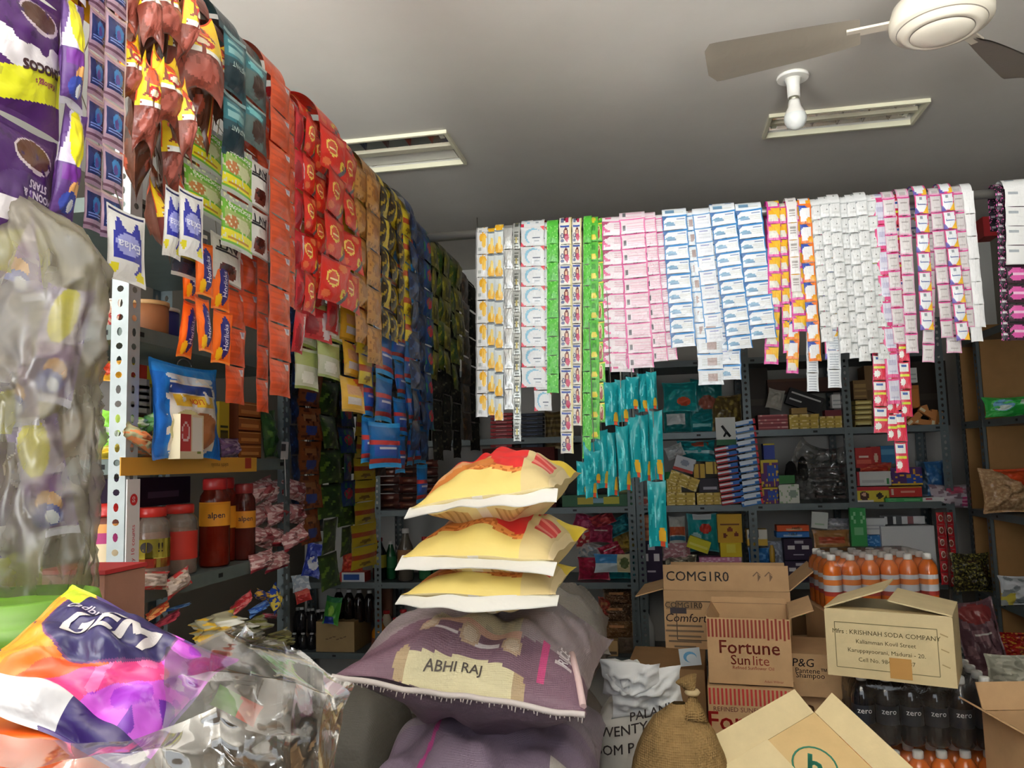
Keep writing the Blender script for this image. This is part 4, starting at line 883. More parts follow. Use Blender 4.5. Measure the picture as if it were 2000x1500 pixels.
def dec_fort2(mb, x, y, h):
    R2 = (196, 64, 60)
    for i in range(21): mb.rect((-x / 2 + x * (i + .5) / 21, F0(y), h - .03), (1, 0, 0), (0, 0, 1), x / 21 * .5, .05, R2)
    e = ((1, 0, 0), (0, 0, 1)); mb.decal((0, F0(y), h * .66), *e, 'REFINED SUNFLOWER OIL', .02, (110, 60, 56)); mb.decal((-.01, F0(y), h * .47), *e, 'Fortune', .08, (200, 40, 40), 'print', .004)
c2 = c.copy()
for i in range(3):
    c2 = V((c.x - .005 - .004 * i, c.y - .01, max(0, ZFORT - .003 - (d[2] + .003) * (i + 1)))); hh = d[2] if ZFORT - .003 - (d[2] + .003) * (i + 1) > 0 else ZFORT - .003 - (d[2] + .003) * i - .003
    if hh < .05: break
    carton('oil_carton', ('closed oil carton with brighter red lettering, under the open one', 'closed oil carton, second below the open one', 'closed oil carton at the foot of its stack')[i], c2, (d[0] + .012, d[1], hh), rz + 2 - i, CC, None, dec_fort2, closed=True)
def dec_comfort(mb, x, y, h):
    e = ((1, 0, 0), (0, 0, 1)); G = (84, 74, 62); zc = h * .48; xw, zw = x * .86, h * .66
    for s_ in (-1, 1): mb.rect((x * .03, F0(y), zc + s_ * zw / 2), *e, xw, .003, G); mb.rect((x * .03 + s_ * xw / 2, F0(y), zc), *e, .003, zw, G)
    X = -x * .34
    mb.decal((X, F0(y), h * .74), *e, 'COMG1R0', .03, G, 'print', .001); mb.rect((X, F0(y) + .0003, h * .74), *e, .13, .03, (160, 130, 94)); mb.rect((X - .02, F0(y), h * .65), *e, .06, .022, (72, 66, 70)); mb.decal((X + .005, F0(y), h * .52), *e, 'Comfort', .043, (66, 56, 56), 'print', .001, .2)
    for i, wd in enumerate((.13, .14, .12, .12, .08)): mb.rect((X, F0(y), h * .39 - i * .019), *e, wd, .007, (126, 108, 88))
    mb.rect((x * .25, F0(y), h * .82), *e, x * .36, .012, (126, 108, 88))
def _fl(fm, x, y, h, a):
    r, u = V((1, 0, 0)), V((0, math.cos(a), math.sin(a))); o = V((0, -y / 2, h)) + V((0, -math.sin(a), math.cos(a))) * .0045
    fm.decal(o + u * .05 + r * (-x * .22), r, u, 'COMG1R0', .05, (80, 76, 74), 'print', .002)
    fm.decal(o + u * .05 + r * (x * .3), r, u, '\u2191\u2191', .05, (120, 96, 70))
dec_comfort.flap = _fl
c, d, rz = boxpx((1301, 1152), (1538, 1272), 2.95, .3, -16)
carton('softener_carton', 'large open softener carton with grey lettering, behind the oil cartons', c, d, rz, CC, {'f': (84, 92), 'l': (196, 110), 'r': (140, 110), 'b': (120, 70)}, dec_comfort)
ZC = c.z
def dec_dash(mb, x, y, h):
    e = ((1, 0, 0), (0, 0, 1))
    for i in range(7): mb.decal((-x * .32 + i * x * .075, F0(y), h - .035), *e, '\u25BA', .026, (70, 56, 48))
c, d, rz = boxpx((1253, 1276), (1395, 1440), 2.7, .32)
t_ = carton('plain_carton', 'brown carton with dash marks and blue sticker behind the jute sack', V((c.x, c.y, 0)), (d[0], d[1], ZC - .002), rz - 14, (152, 118, 82), None, dec_dash, closed=True)
q = at(1359, 1297, 2.6)
MB().rect((0.085, -d[1] / 2 - .002, q.z), (1, 0, .12), (-.1, 0, 1), .07, .058, (214, 226, 232)).poly([(0.085 + .022 * math.cos(a * PI / 8), -d[1] / 2 - .003, q.z + .018 * math.sin(a * PI / 8)) for a in range(16)], (104, 164, 206)).poly([(0.09 + .017 * math.cos(a * PI / 8), -d[1] / 2 - .0035, q.z - .004 + .014 * math.sin(a * PI / 8)) for a in range(16)], (214, 226, 232)).build('sticker', t_, world=False)
c3, d3, rz3 = boxpx((1400, 1290), (1545, 1400), 2.95, .28)
carton('plain_carton', 'brown carton under the right half of the softener carton', V((c3.x + .07, c3.y + .02, 0)), (.25, .28, ZC - .002), rz - 3, CC, None, None, closed=True)
def dec_pg(mb, x, y, h):
    e = ((1, 0, 0), (0, 0, 1)); L = -x / 2
    mb.decal((L + .046, F0(y), h * .78), *e, 'P&G', .036, BK, 'print', .001, .1); mb.decal((L + .07, F0(y), h * .60), *e, 'Pantene\u2122', .023, BK, 'print', .0005); mb.decal((L + .165, F0(y), h * .60), *e, 'PRO-V', .026, BK, 'print', .002); mb.decal((L + .066, F0(y), h * .49), *e, 'Shampoo', .023, BK, 'print', .0005)
c, d, rz = boxpx((1545, 1278), (1690, 1364), 2.5, .25, -19)
carton('shampoo_carton', 'brown shampoo carton with black lettering left of the soda carton', c, d, rz, CC, None, dec_pg, closed=True)
ZP = c.z
carton('plain_carton', 'brown carton under the shampoo carton', V((c.x + .03, c.y + .03, 0)), (d[0] - .02, d[1] - .02, ZP - .002), rz - 2, CC, None, lambda mb, x, y, h: mb.decal((-.02, F0(y), h - .06), (1, 0, 0), (0, 0, 1), 'PANT', .06, (120, 80, 50), 'print', .004), closed=True)
# soda carton
YC = (222, 204, 160)
def dec_soda(mb, x, y, h):
    e = ((1, 0, 0), (0, 0, 1)); G = (120, 112, 76)
    zc, xw, zw = h * .48, x * .80, h * .68; xo = -x * .02
    for s_ in (-1, 1): mb.rect((xo, F0(y), zc + s_ * zw / 2), *e, xw, .0018, G); mb.rect((xo + s_ * xw / 2, F0(y), zc), *e, .0018, zw, G)
    for i, (tx, s_) in enumerate((('Mfrs : KRISHNAH SODA COMPANY', .0176), ('Kaliamman Kovil Street', .016), ('Karuppayoorani, Madurai - 20.', .016), ('Cell No. 98421 25187', .016))): mb.decal((xo, F0(y), h * (.68 - i * .135)), *e, tx, s_, G, 'print', .0006)
    mb.rect((xo + .035, F0(y) - .0006, h * .2), *e, .055, .055, (198, 150, 84))
    for i in range(3): mb.rect((x * .43, F0(y), h * (.3 + .22 * i)), (1, 0, -.4), (.4, 0, 1), .02, .003, (178, 154, 108))
c, d, rz = boxpx((1627, 1196), (1842, 1332), 2.2, .23, -32)
carton('soda_carton', 'tan soda company carton with half open lid on the black bottle pack', c, d, rz, YC, {'l': (20, .52), 'r': (11, .49), 'f': (-3, .3)}, dec_soda)
ZS, CS, DS = c.z, c, d
# front carton with the ringed letter, tipped towards the camera
hw_ = .15; Mb = (Matrix.Rotation(math.radians(36), 3, RT) @ Matrix.Rotation(YAW + math.radians(29), 3, 'Z'))
apex = at(1590, 1392, 1.86); cb = apex - Mb @ V((hw_, hw_ * .9, .22))
root = carton('open_carton', 'tipped carton with a green ringed letter b, nearest the camera', cb, (2 * hw_, 1.8 * hw_, .22), 0, YC, {'b': (168, 64), 'r': (140, 60), 'l': (2, .5)}, None)
root.rotation_euler = Mb.to_euler()
fm = MB().box((0, 0, .2225), (2 * hw_ - .004, 1.8 * hw_ - .004, .004), (214, 184, 132), 'card'); GR = (52, 128, 104)
up_ = V((.72, .69, 0)); rt_ = V((.69, -.72, 0)); o_ = V((.045, .035, .2252))
fm.tube([o_ + rt_ * .047 * math.cos(a * PI / 12) + up_ * .047 * math.sin(a * PI / 12) for a in range(26)], .0022, 5, GR, 'print'); fm.decal(o_, rt_, up_, 'b', .07, GR, 'print', .012)
fm.build('lid_panel', root, world=False)
# open carton at lower right corner
c = at(2068, 1480, 2.02); carton('open_carton', 'open brown carton at the lower right corner of the photo', V((c.x, c.y, 0)), (.24, .24, at(1985, 1425, 2.0).z), 8, CC, {'l': (150, .28), 'f': (225, .3), 'b': (112, .3)}, None)
# --- shrink wrapped bottle packs
def pet_mesh(k, h, r, prof, txt=None):
    mb = MB().lathe([(r * p[0], h * p[1]) + tuple(p[2:]) for p in prof], 18, prof[0][2], prof[0][3])
    if txt:
        s_, z_, sz, cl = txt
        mb.text(s_, lambda x, y: V(((r + .001) * math.sin(x / r), -(r + .001) * math.cos(x / r), h * z_ + y)), sz, cl, 'print', .001)
    return mb.mesh(k)
OR = (226, 112, 34); LBW = (214, 218, 224)
m_or = pet_mesh('bottle', .185, .031, [(.82, 0, OR, 'liquid'), (1, .04), (1, .28, (176, 60, 50), 'print'), (1, .36, LBW, 'print'), (1.0, .48, (228, 130, 60), 'print'), (1, .58, LBW, 'print'), (1, .66, OR, 'liquid'), (1.0, .72), (.9, .82), (.62, .89), (.42, .93)])
m_bk = pet_mesh('bottle', .185, .031, [(.82, 0, (24, 26, 32), 'liquid'), (1, .04), (1, .30, (36, 40, 48), 'print'), (1, .58, (24, 26, 32), 'liquid'), (.98, .68), (.8, .8), (.5, .89), (.4, .93)], ('zero', .5, .022, (236, 238, 240)))
def cap_mesh(col): return MB().lathe([(.0135, 0, col, 'plastic'), (.0145, .004), (.0145, .018), (.012, .021), (.001, .0215)], 18, col).mesh('bottle_cap')
m_cap = cap_mesh((240, 240, 236))
def pack(label, base, nx, ny, m, rz, group, film='thin_film', h=.192):
    root = thing('bottle_pack', label, 'bottle pack', base, rz, group); pt = .064
    for j in range(ny):
        for i in range(nx):
            b = inst(m, 'bottle', root, ((i - (nx - 1) / 2) * pt, (j - (ny - 1) / 2) * pt, 0))
            inst(m_cap, 'bottle_cap', b, (0, 0, .171))
    mb = MB(); w, d = nx * pt / 2 + .002, ny * pt / 2 + .002
    def g(u, v):
        a = 2 * PI * u; ca, sa = math.cos(a), math.sin(a); k = 1 / max(abs(ca) ** 6 + abs(sa) ** 6, 1e-6) ** (1 / 6)
        q = 1 if v < .74 else (1 - .16 * ((v - .74) / .14) if v < .88 else .84 - .84 * ((v - .88) / .12) ** 1.5)
        z = h * (min(1, v / .88) ** 1.0) * (1.02) + .002 * nz((u * 12, v * 5, 1))
        n = .0025 * nz((ca * 4, sa * 4, v * 6), 1.5)
        return V(((w + n) * ca * k * q, (d + n) * sa * k * q, z))
    mb.grid(g, 48, 18, (230, 230, 230), film, wrap=True); inst(mb.mesh('shrink_film'), 'shrink_film', root, (0, 0, 0))
    return root
c = at(1795, 1345, 2.3); Pk = V((c.x + .005, c.y + .06, ZS - .197))
pack('shrink wrapped pack of black soft drink bottles under the soda carton', Pk, 6, 4, m_bk, YAW - math.radians(14), 'bottle packs on the floor')
q2 = V((Pk.x - .02, Pk.y - .03, Pk.z - .197))
pack('shrink wrapped pack of orange drink bottles below the black pack', q2, 6, 4, m_or, YAW - math.radians(3), 'bottle packs on the floor')
hh = q2.z
carton('plain_carton', 'brown carton on the floor holding up the bottle packs', V((q2.x, q2.y, 0)), (.42, .3, hh - .002), math.degrees(YAW) - 4, CC, None, None, closed=True)
c = at(1712, 1080, 2.78); Po = V((c.x, c.y + .1, c.z - .195))
pack('shrink wrapped pack of orange juice bottles behind the soda carton', Po, 6, 4, m_or, YAW - math.radians(6), 'bottle packs on the floor')
carton('plain_carton', 'tall brown carton under the orange juice bottle pack', V((Po.x, Po.y, 0)), (.4, .27, Po.z - .002), math.degrees(YAW) - 4, CC, None, None, closed=True)
# small produce crate with chillies
c, d, rz = boxpx((1542, 1202), (1612, 1240), 3.1, .2)
carton('plain_carton', 'brown carton stack under the chilli crate', V((c.x, c.y, 0)), (d[0], d[1], c.z - .002), rz, CC, None, None, closed=True)
carton('chilli_crate', 'small brown crate with green and red chillies behind the cartons', c, d, rz, (120, 92, 64), None, None)
for k, (col, nm, n) in enumerate((((88, 170, 50), 'green', 16), ((200, 48, 34), 'red', 8))):
    for i in range(n):
        p = c + V((RND.uniform(-.4, .4) * d[0] + (.02 if k == 0 else -.045), RND.uniform(-.4, .3) * d[1], d[2] - .01 + RND.uniform(0, .045))); a = RND.uniform(0, 6.3); l = .04
        mb = MB().tube([p, p + V((math.cos(a) * l * .5, math.sin(a) * l * .5, .006)), p + V((math.cos(a) * l, math.sin(a) * l, -.004))], lambda q: .009 * (1 - .75 * q), 7, col, 'plastic')
        o = mb.build('chilli'); o['group'] = nm + ' chillies in the crate'; o['label'] = nm + ' chilli in the small crate behind the cartons'; o['category'] = 'chilli'
# ================================================================ goods on the racks
def snapz(z, tol=.05, zs=BZ):
    for s_ in zs:
        if abs(z - s_) < tol: return s_ + .0008
    return z
def sbox(px, fn, label, dep=.12, Y=YB0 + .03, rot=0, cat='box', name='soap_carton', group=None, nu=14, nv=10, edge=None, txt=(), tol=.05):
    x0, y0, x1, y1 = px; a, b = onY(x0, y1, Y), onY(x1, y0, Y); w, h = b.x - a.x, b.z - a.z
    if not rot: z = snapz(a.z, tol); h -= z - a.z if z != a.z else 0
    else: z = a.z
    f = paint(*fn) if isinstance(fn, tuple) else fn
    mb = MB(); base = edge or f(.02, .02)
    mb.box((0, dep / 2 + .0006, 0), (w, dep, h), base, 'print')
    mb.grid(lambda u, v: ((u - .5) * w, 0, (v - .5) * h), nu, nv, f, 'print')
    for (t, u, v, s_, c) in txt: mb.decal(((u - .5) * w, -.0012, (v - .5) * h), (1, 0, 0), (0, 0, 1), t, s_ * h, H(c), 'print', .002)
    mb.xf(Matrix.Translation(((a.x + b.x) / 2, Y, z + h / 2)) @ R3(0, rot, 0))
    return tag(mb.build(name), label, cat, group)
def spouch(px, fn, label, t=.05, Y=YB0 + .06, rot=0, lean=-8, yaw=0, cat='pouch', name='pouch', mat='pouch', group=None, sd=None, nu=30, nv=26, tol=.05, txt=(), zs=BZ, wr=.5, e=.05):
    x0, y0, x1, y1 = px; a, b = onY(x0, y1, Y), onY(x1, y0, Y); w, h = b.x - a.x, b.z - a.z
    z = snapz(a.z, tol, zs) if not rot else a.z
    f = paint(*fn) if isinstance(fn, tuple) else fn
    mb = pillow(MB(), w, h, t, f, mat, nu, nv, e, None, None, wr, RND.random() * 50 if sd is None else sd, .55, .08); fr = mb.front
    for (tx, u, v, s_, c, r) in txt:
        ca, sa = math.cos(r), math.sin(r)
        mb.text(tx, lambda x, y: fr(min(1, max(0, u + (x * ca - y * sa) / w)), min(1, max(0, v + (x * sa + y * ca) / h))) + V((0, -.0014, 0)), s_ * h, H(c), 'print', .003)
    mb.xf(Matrix.Translation(((a.x + b.x) / 2, Y + t / 2, z + h / 2)) @ R3(lean, rot, yaw))
    return tag(mb.build(name), label, cat, group)
GOLD = ('d8bc5c', ('s', 9, 2, .2, 'f0dc98'), ('r', .32, 0, .36, 1, 'a4863a'), ('r', .66, 0, .70, 1, 'a4863a'), ('t', .05, .1, .95, .9, 3, 'c8a848'))
TEAL = ('1f8f92', ('s', 5, 3, .25, '2fb0ae'), ('e', .6, .3, .2, .15, 'd8583c'))
PURP = ('2c1a3e', ('t', .15, .5, .85, .6, 2, 'b8b0c8'), ('r', .1, .12, .9, .2, '46305c'))
WHB = ('e6e6e2', ('t', .1, .2, .9, .8, 4, 'b4b8b8'))
# top shelf behind the strips
for i, (px, fn, lb) in enumerate((((1295, 742, 1362, 806), TEAL, 'teal plastic bag on the top shelf above white labelled bag'), ((1352, 735, 1412, 812), ('1a6a6c', ('e', .5, .3, .3, .2, '8a4a3c')), 'dark teal bag, second on the top shelf behind blue strips'), ((1296, 796, 1352, 845), ('1a7072', ('r', .1, .3, .75, .8, 'c8cccc')), 'teal bag with white label standing on the upper shelf'), ((1340, 800, 1402, 846), ('157c80', ('r', .2, .2, .8, .36, '8ac4c4')), 'teal bag beside the white labelled one on the upper shelf'), ((1392, 770, 1450, 846), ('5a4a28', ('s', 7, 3, .2, '8c7a3c')), 'brown gold bag on upper shelf above the toothpaste packs'))): spouch(px, fn, lb, .09, YB0 + .05 + .03 * (i % 2), cat='bag', name='plastic_bag')
sbox((1482, 809, 1538, 845), ('c06a6c', ('s', 10, 2, .2, 'e0a8a0'), ('t', 0, 0, 1, 1, 4, '8c3c44')), 'pinkish foil soap stack at the left of the gold boxes', .1)
sbox((1543, 808, 1600, 845), GOLD, 'gold soap box, left one on the upper shelf', .1)
sbox((1600, 812, 1644, 845), GOLD, 'gold soap box, right one on the upper shelf', .1)
sbox((1546, 796, 1576, 809), ('a08048',), 'small tan box lying on the left gold soap box', .07, YB0 + .04)
sbox((1612, 800, 1644, 813), ('7a2c34',), 'small maroon box lying on the right gold soap box', .07, YB0 + .04)
sbox((1500, 735, 1650, 768), ('4a2a1c', ('r', 0, .8, 1, 1, '5c3826')), 'wide dark brown carton high on the rack behind white strips', .15, YB0 + .2, tol=0)
sbox((1538, 765, 1606, 800), ('1c1a1e', ('r', .05, .7, .95, .76, 'c8c8c8'), ('r', .1, .3, .4, .36, 'c8c8c8')), 'black flat box leaning tilted above the gold soap boxes', .05, YB0 + .1, rot=22)
sbox((1626, 770, 1645, 797), WHB, 'small white box by the rack post above the gold boxes', .05, YB0 + .06, tol=0)
spouch((1500, 758, 1530, 800), ('a8a498',), 'crumpled silver packet above the pinkish foil soap stack', .04, YB0 + .1, rot=15)
for i in range(6): sbox((1671, 838 - 9.6 * i - 9, 1702, 838 - 9.6 * i), ('c8b468', ('r', 0, .8, 1, 1, '8c7430'), ('t', .1, .2, .9, .7, 1, 'e4d898')), 'thin yellow soap box, %s from bottom of its stack by the post' % ORD[i], .09, YB0 + .03, group='thin yellow soap boxes', nu=8, nv=4, tol=.02)
sbox((1668, 742, 1692, 780), ('7a5c34', ('t', .1, .1, .9, .9, 3, '9c7c48')), 'brown box on top of the thin yellow soap stack', .08, YB0 + .04, tol=0)
sbox((1696, 712, 1745, 838), ('6a4c28', ('r', 0, .6, 1, 1, '80603a')), 'tall brown carton behind the low red strips', .15, YB0 + .12)
sbox((1773, 752, 1794, 838), ('b06a2c', ('r', .1, .1, .9, .9, 'c47a34')), 'narrow orange carton on the upper shelf beside low red strips', .1, YB0 + .1)
sbox((1764, 718, 1790, 748), WHB, 'small white box on top of the narrow orange carton', .06, YB0 + .1, tol=0)
for i, (x, y, r) in enumerate(((1786, 818, 40), (1800, 824, -10), (1812, 806, -35), (1824, 816, 80), (1836, 820, 85), (1796, 800, 15), (1810, 828, 20))): sbox((x - 17, y - 6, x + 17, y + 6), ('d0884a', ('r', .0, .2, .3, .8, 'e8d8b0')), 'small orange matchbox in the heap by corner post, %s of seven' % ORD[i], .03, YB0 + .05 + .01 * i, rot=-r, name='matchbox', cat='matchbox', group='orange matchboxes in a heap', nu=6, nv=4)
for px, c_, lb in (((1456, 716, 1498, 845), '2a2019', 'added dark box for shade behind the blue strips on the upper shelf'), ((1752, 704, 1846, 845), '2e231a', 'added wide dark box for shade at the back of upper shelf by the corner'), ((1104, 866, 1236, 964), '26231c', 'added dark box for shade behind the teal pouch bunch on middle shelf'), ((1136, 724, 1236, 845), '2a261e', 'added dark box for shade behind the teal pouch bunch on upper shelf'), ((746, 724, 836, 845), '241f1a', 'added dark box for shade on upper shelf behind the black strips, nearer'), ((842, 730, 926, 845), '2c2620', 'added dark box for shade on upper shelf behind the black strips, farther')):
    sbox(px, (c_, ('r', .1, .4, .9, .46, '3c3228')), lb, .1, YB0 + .26, tol=.09, name='shade_carton', cat='carton')  # added near-black boxes; their colour stands for shade in the bays
# middle shelf, left bay
for i, (a_, b_) in enumerate(((1303, 1357), (1362, 1408))): sbox((a_, 962, b_, 988), GOLD, 'gold soap box on middle shelf, %s one at the front' % ('left', 'right')[i], .09)
sbox((1303, 935, 1330, 963), GOLD, 'gold soap box standing on the left front gold box', .08, YB0 + .05, tol=0)
sbox((1307, 926, 1364, 952), GOLD, 'gold soap box lying tilted on top of the others', .08, YB0 + .02, rot=22)
sbox((1366, 934, 1402, 962), ('2c2630', ('t', .2, .2, .9, .5, 1, 'a8a4b0')), 'dark soap box on right front gold box', .09, YB0 + .04, tol=0)
sbox((1356, 906, 1376, 934), ('c8a440', ('r', .4, 0, .6, 1, '6a4a1c')), 'small gold box, left of two above the dark soap box', .05, YB0 + .05, tol=0)
sbox((1379, 902, 1402, 926), ('d8b850', ('r', .6, 0, .7, 1, '7a5a24')), 'small gold box, right of two above the dark soap box', .05, YB0 + .06, tol=0)
sbox((1318, 892, 1356, 922), ('c4c6cc', ('r', 0, 0, 1, .16, 'b8403a'), ('e', .5, .6, .2, .2, '8890a0')), 'grey white box tilted with a red bottom edge', .06, YB0 + .05, rot=18)
MB_ = MB().lathe([(.03, 0, (52, 130, 70)), (.032, .005), (.032, .09), (.026, .1), (.024, .115), (.001, .116)], 20, (52, 130, 70), 'plastic', onY(1309, 962, YB0 + .09)); tag(MB_.build('green_tin'), 'green tin behind the tilted gold soap box', 'tin')
spouch((1324, 858, 1398, 904), ('1d8c92', ('r', 0, .35, 1, .5, 'b4d4d4'), ('e', .6, .8, .25, .16, 'd06048'), ('s', 6, 2, .3, '38aeb0')), 'teal diaper bag with white band on the middle shelf', .1, YB0 + .1, tol=0)
spouch((1300, 868, 1336, 896), ('b8bcbc',), 'clear grey packet beside the teal diaper bag', .05, YB0 + .07, rot=-20)
# blister card and the two toothpaste stacks hanging from a shelf
t0 = onY(1418, 842, YB0 - .03); w0 = onY(1438, 842, YB0 - .03).x - onY(1399, 842, YB0 - .03).x
mb = MB().box((t0.x, YB0 - .012, t0.z), (w0, .003, .15), (214, 214, 208), 'print'); mb.rect((t0.x, YB0 - .0142, t0.z - .06), (1, 0, 0), (0, 0, 1), w0, .03, (40, 96, 62))
mb.tube([(t0.x - .02, YB0 - .018, t0.z + .03), (t0.x, YB0 - .02, t0.z), (t0.x + .022, YB0 - .018, t0.z - .03)], .007, 8, (24, 24, 26), 'plastic').tube([(t0.x + .005, YB0 - .02, t0.z), (t0.x - .012, YB0 - .02, t0.z - .03)], .005, 8, (24, 24, 26), 'plastic')
tag(mb.build('blister_card'), 'white blister card with black tool hanging at the shelf edge', 'blister card')
for col, nm, (xa, ya), (xb, yb), n, w_ in (('c8343a', 'red', (1418, 876), (1432, 980), 10, 44), ('2a62b4', 'blue', (1454, 826), (1470, 982), 13, 42)):
    fn = ((col, ('r', .5, .3, 1, .9, '2c6cc0'), ('e', .3, .6, .3, .25, 'e8e8f0'), ('r', 0, 0, 1, .12, '8c1c28')) if nm == 'red' else ('3478c4', ('r', .0, .55, .85, .95, 'd8e4f0'), ('r', .86, 0, 1, 1, 'd03038'), ('t', .1, .15, .7, .5, 1, 'e0e8f4')))
    for i in range(n):
        f = i / (n - 1); x, y = xa + (xb - xa) * f, ya + (yb - ya) * f; ph = (yb - ya) / (n - 1)
        sbox((x - w_ / 2, y - ph * .46, x + w_ / 2, y + ph * .40), fn, '%s toothpaste box, %s from the top of the leaning stack' % (nm, ORD[i]), .05, YB0 - .03 + .002 * (n - i), rot=-9, name='toothpaste_box', cat='toothpaste', group=nm + ' toothpaste boxes in a leaning stack', nu=10, nv=5, edge=H(col))
MM = ('5c2c6c', ('r', .35, .2, 1, .75, '2c4ca4'), ('s', 6, 4, .2, 'd8b03c'), ('r', 0, .93, 1, 1, 'd8c040'), ('r', 0, 0, 1, .04, 'd8c040'))
sbox((1489, 952, 1521, 988), MM, 'small purple and blue carton right of the toothpaste stacks, lower', .1)
sbox((1488, 898, 1519, 951), MM, 'small purple and blue carton right of the toothpaste stacks, upper', .1, tol=0)
sbox((1492, 866, 1512, 897), ('3c4ca0', ('r', 0, .9, 1, 1, 'd8c040')), 'little blue box topping the purple and blue cartons', .08, YB0 + .06, tol=0)
sbox((1521, 946, 1560, 988), ('dcdcd0', ('e', .7, .5, .2, .25, '8c9c8c'), ('s', 12, 2, .3, '9cb48c')), 'white patterned box below the clear bag of brushes', .08)
sbox((1518, 928, 1552, 945), ('3c7c40',), 'green band box lying on the white patterned box', .08, YB0 + .05, tol=0)
for i, (x, y, rx, rz_) in enumerate(((1545, 922, .035, .06), (1568, 915, .03, .065))):
    p = onY(x, y, YB0 + .1); tag(MB().lathe([(rx * .6, -rz_, (22, 20, 20)), (rx, -rz_ * .6), (rx * .95, 0), (rx * .7, rz_ * .7), (rx * .2, rz_)], 16, (22, 20, 20), 'cloth', p, sq=.6).build('shoe_brush'), 'dark brush standing behind the clear bag, %s one' % ('left', 'right')[i], 'brush')
root = thing('clear_bag', 'clear plastic bag with dark combs on the middle shelf by post', 'bag', onY(1610, 988, YB0 + .1))
p = onY(1600, 930, YB0 + .12)
pillow(MB(), .31, .38, .14, (220, 220, 220), 'clear_film', 30, 30, .02, .02, None, 1.2, 3, .5, .25).xf(Matrix.Translation(p + V((0, 0, .01))) @ R3(0, 12, 0)).build('bag_film', root)
for i in range(7): MB().box(p + V((.05, 0, -.11 + .026 * i)), (.15, .05, .012), (48, 36, 32) if i % 2 else (70, 48, 42), 'plastic', R3(0, RND.uniform(-6, 6), 0).to_3x3()).build('comb', root)
# middle shelf, right bay
sbox((1672, 874, 1702, 914), ('b8302c', ('r', .1, .2, .9, .4, 'd8604c'), ('t', .2, .5, .8, .8, 1, 'e8c8b8')), 'red box in the right bay of middle shelf, left of two', .1, YB0 + .06, tol=0)
sbox((1703, 872, 1719, 916), ('b02828', ('e', .5, .5, .2, .2, 'd8b8a0')), 'red box in the right bay of middle shelf, right of two', .1, YB0 + .07, tol=0)
sbox((1722, 870, 1746, 906), ('2c6c9c', ('r', 0, .5, 1, .8, '5c9cc0')), 'blue teal box between the red boxes and low strips', .08, YB0 + .08, tol=0)
spouch((1680, 902, 1745, 924), ('b83c2c', ('s', 6, 3, .2, 'd86c4c')), 'loose red packet lying above the white box', .05, YB0 + .05, tol=0)
sbox((1675, 920, 1740, 949), ('d8d8d4', ('t', .15, .2, .8, .6, 3, 'b8b8b8'), ('e', .9, .3, .05, .2, '3c8c50'), ('r', 0, 0, .04, 1, 'b83038')), 'white box above the box with a woman, middle shelf', .09, tol=0)
sbox((1741, 912, 1800, 948), ('50306c', ('r', .5, .1, 1, .6, '2c4ca8'), ('s', 6, 2, .25, 'd8a03c'), ('r', 0, 0, 1, .08, 'd8b83c')), 'purple carton with gold marks above the red flat box', .09, tol=0)
sbox((1676, 950, 1736, 990), ('d8c440', ('r', 0, .72, 1, 1, 'c8303c'), ('e', .22, .4, .14, .3, '4a2a24'), ('e', .22, .5, .07, .14, 'e0b090'), ('r', .0, 0, .5, .14, 'e0dcd0'), ('e', .7, .4, .1, .2, '3c3428')), 'yellow and red box picturing a dark haired woman', .09, nu=22, nv=16, txt=(('4', .68, .5, .34, '2a2420'), ('4', .88, .28, .34, '2a2420')))
sbox((1737, 950, 1800, 971), ('c8342c', ('e', .1, .5, .05, .3, 'e8c8b8'), ('r', .35, .4, .8, .6, 'e09080'), ('r', 0, .9, 1, 1, 'd8b040')), 'flat red box lying on the green box', .09, tol=0)
sbox((1731, 972, 1802, 994), ('3fa05c', ('e', .17, .5, .12, .4, '8cd09c'), ('e', .17, .5, .1, .3, '3fa05c'), ('r', .5, .35, .9, .6, '7cc48c')), 'flat green soap box at the shelf edge, right bay', .09, YB0 - .005)
sbox((1803, 971, 1846, 992), ('e4e4e0', ('e', .3, .6, .16, .25, 'c04c5c')), 'white flat box with red mark right of the green box', .09, YB0 - .005)
spouch((1797, 898, 1848, 972), ('3468a0', ('s', 5, 3, .15, '5c88b0'), ('r', 0, .0, .3, 1, '2c4458')), 'blue plastic packet by the corner post on middle shelf', .06, YB0 + .07, tol=0)
spouch((1826, 944, 1922, 996), ('c8bcc4', ('s', 7, 2, .1, '8c7480'), ('r', .58, .05, .95, .4, 'c83c78'), ('e', .45, .7, .2, .2, 'b04c64'), ('t', .6, .1, .93, .36, 2, 'e898b8')), 'bulging grey and pink bag at the corner of middle shelf', .12, YB0 - .02, tol=.02, lean=-14, nu=24, nv=16, cat='bag', name='sweet_bag')
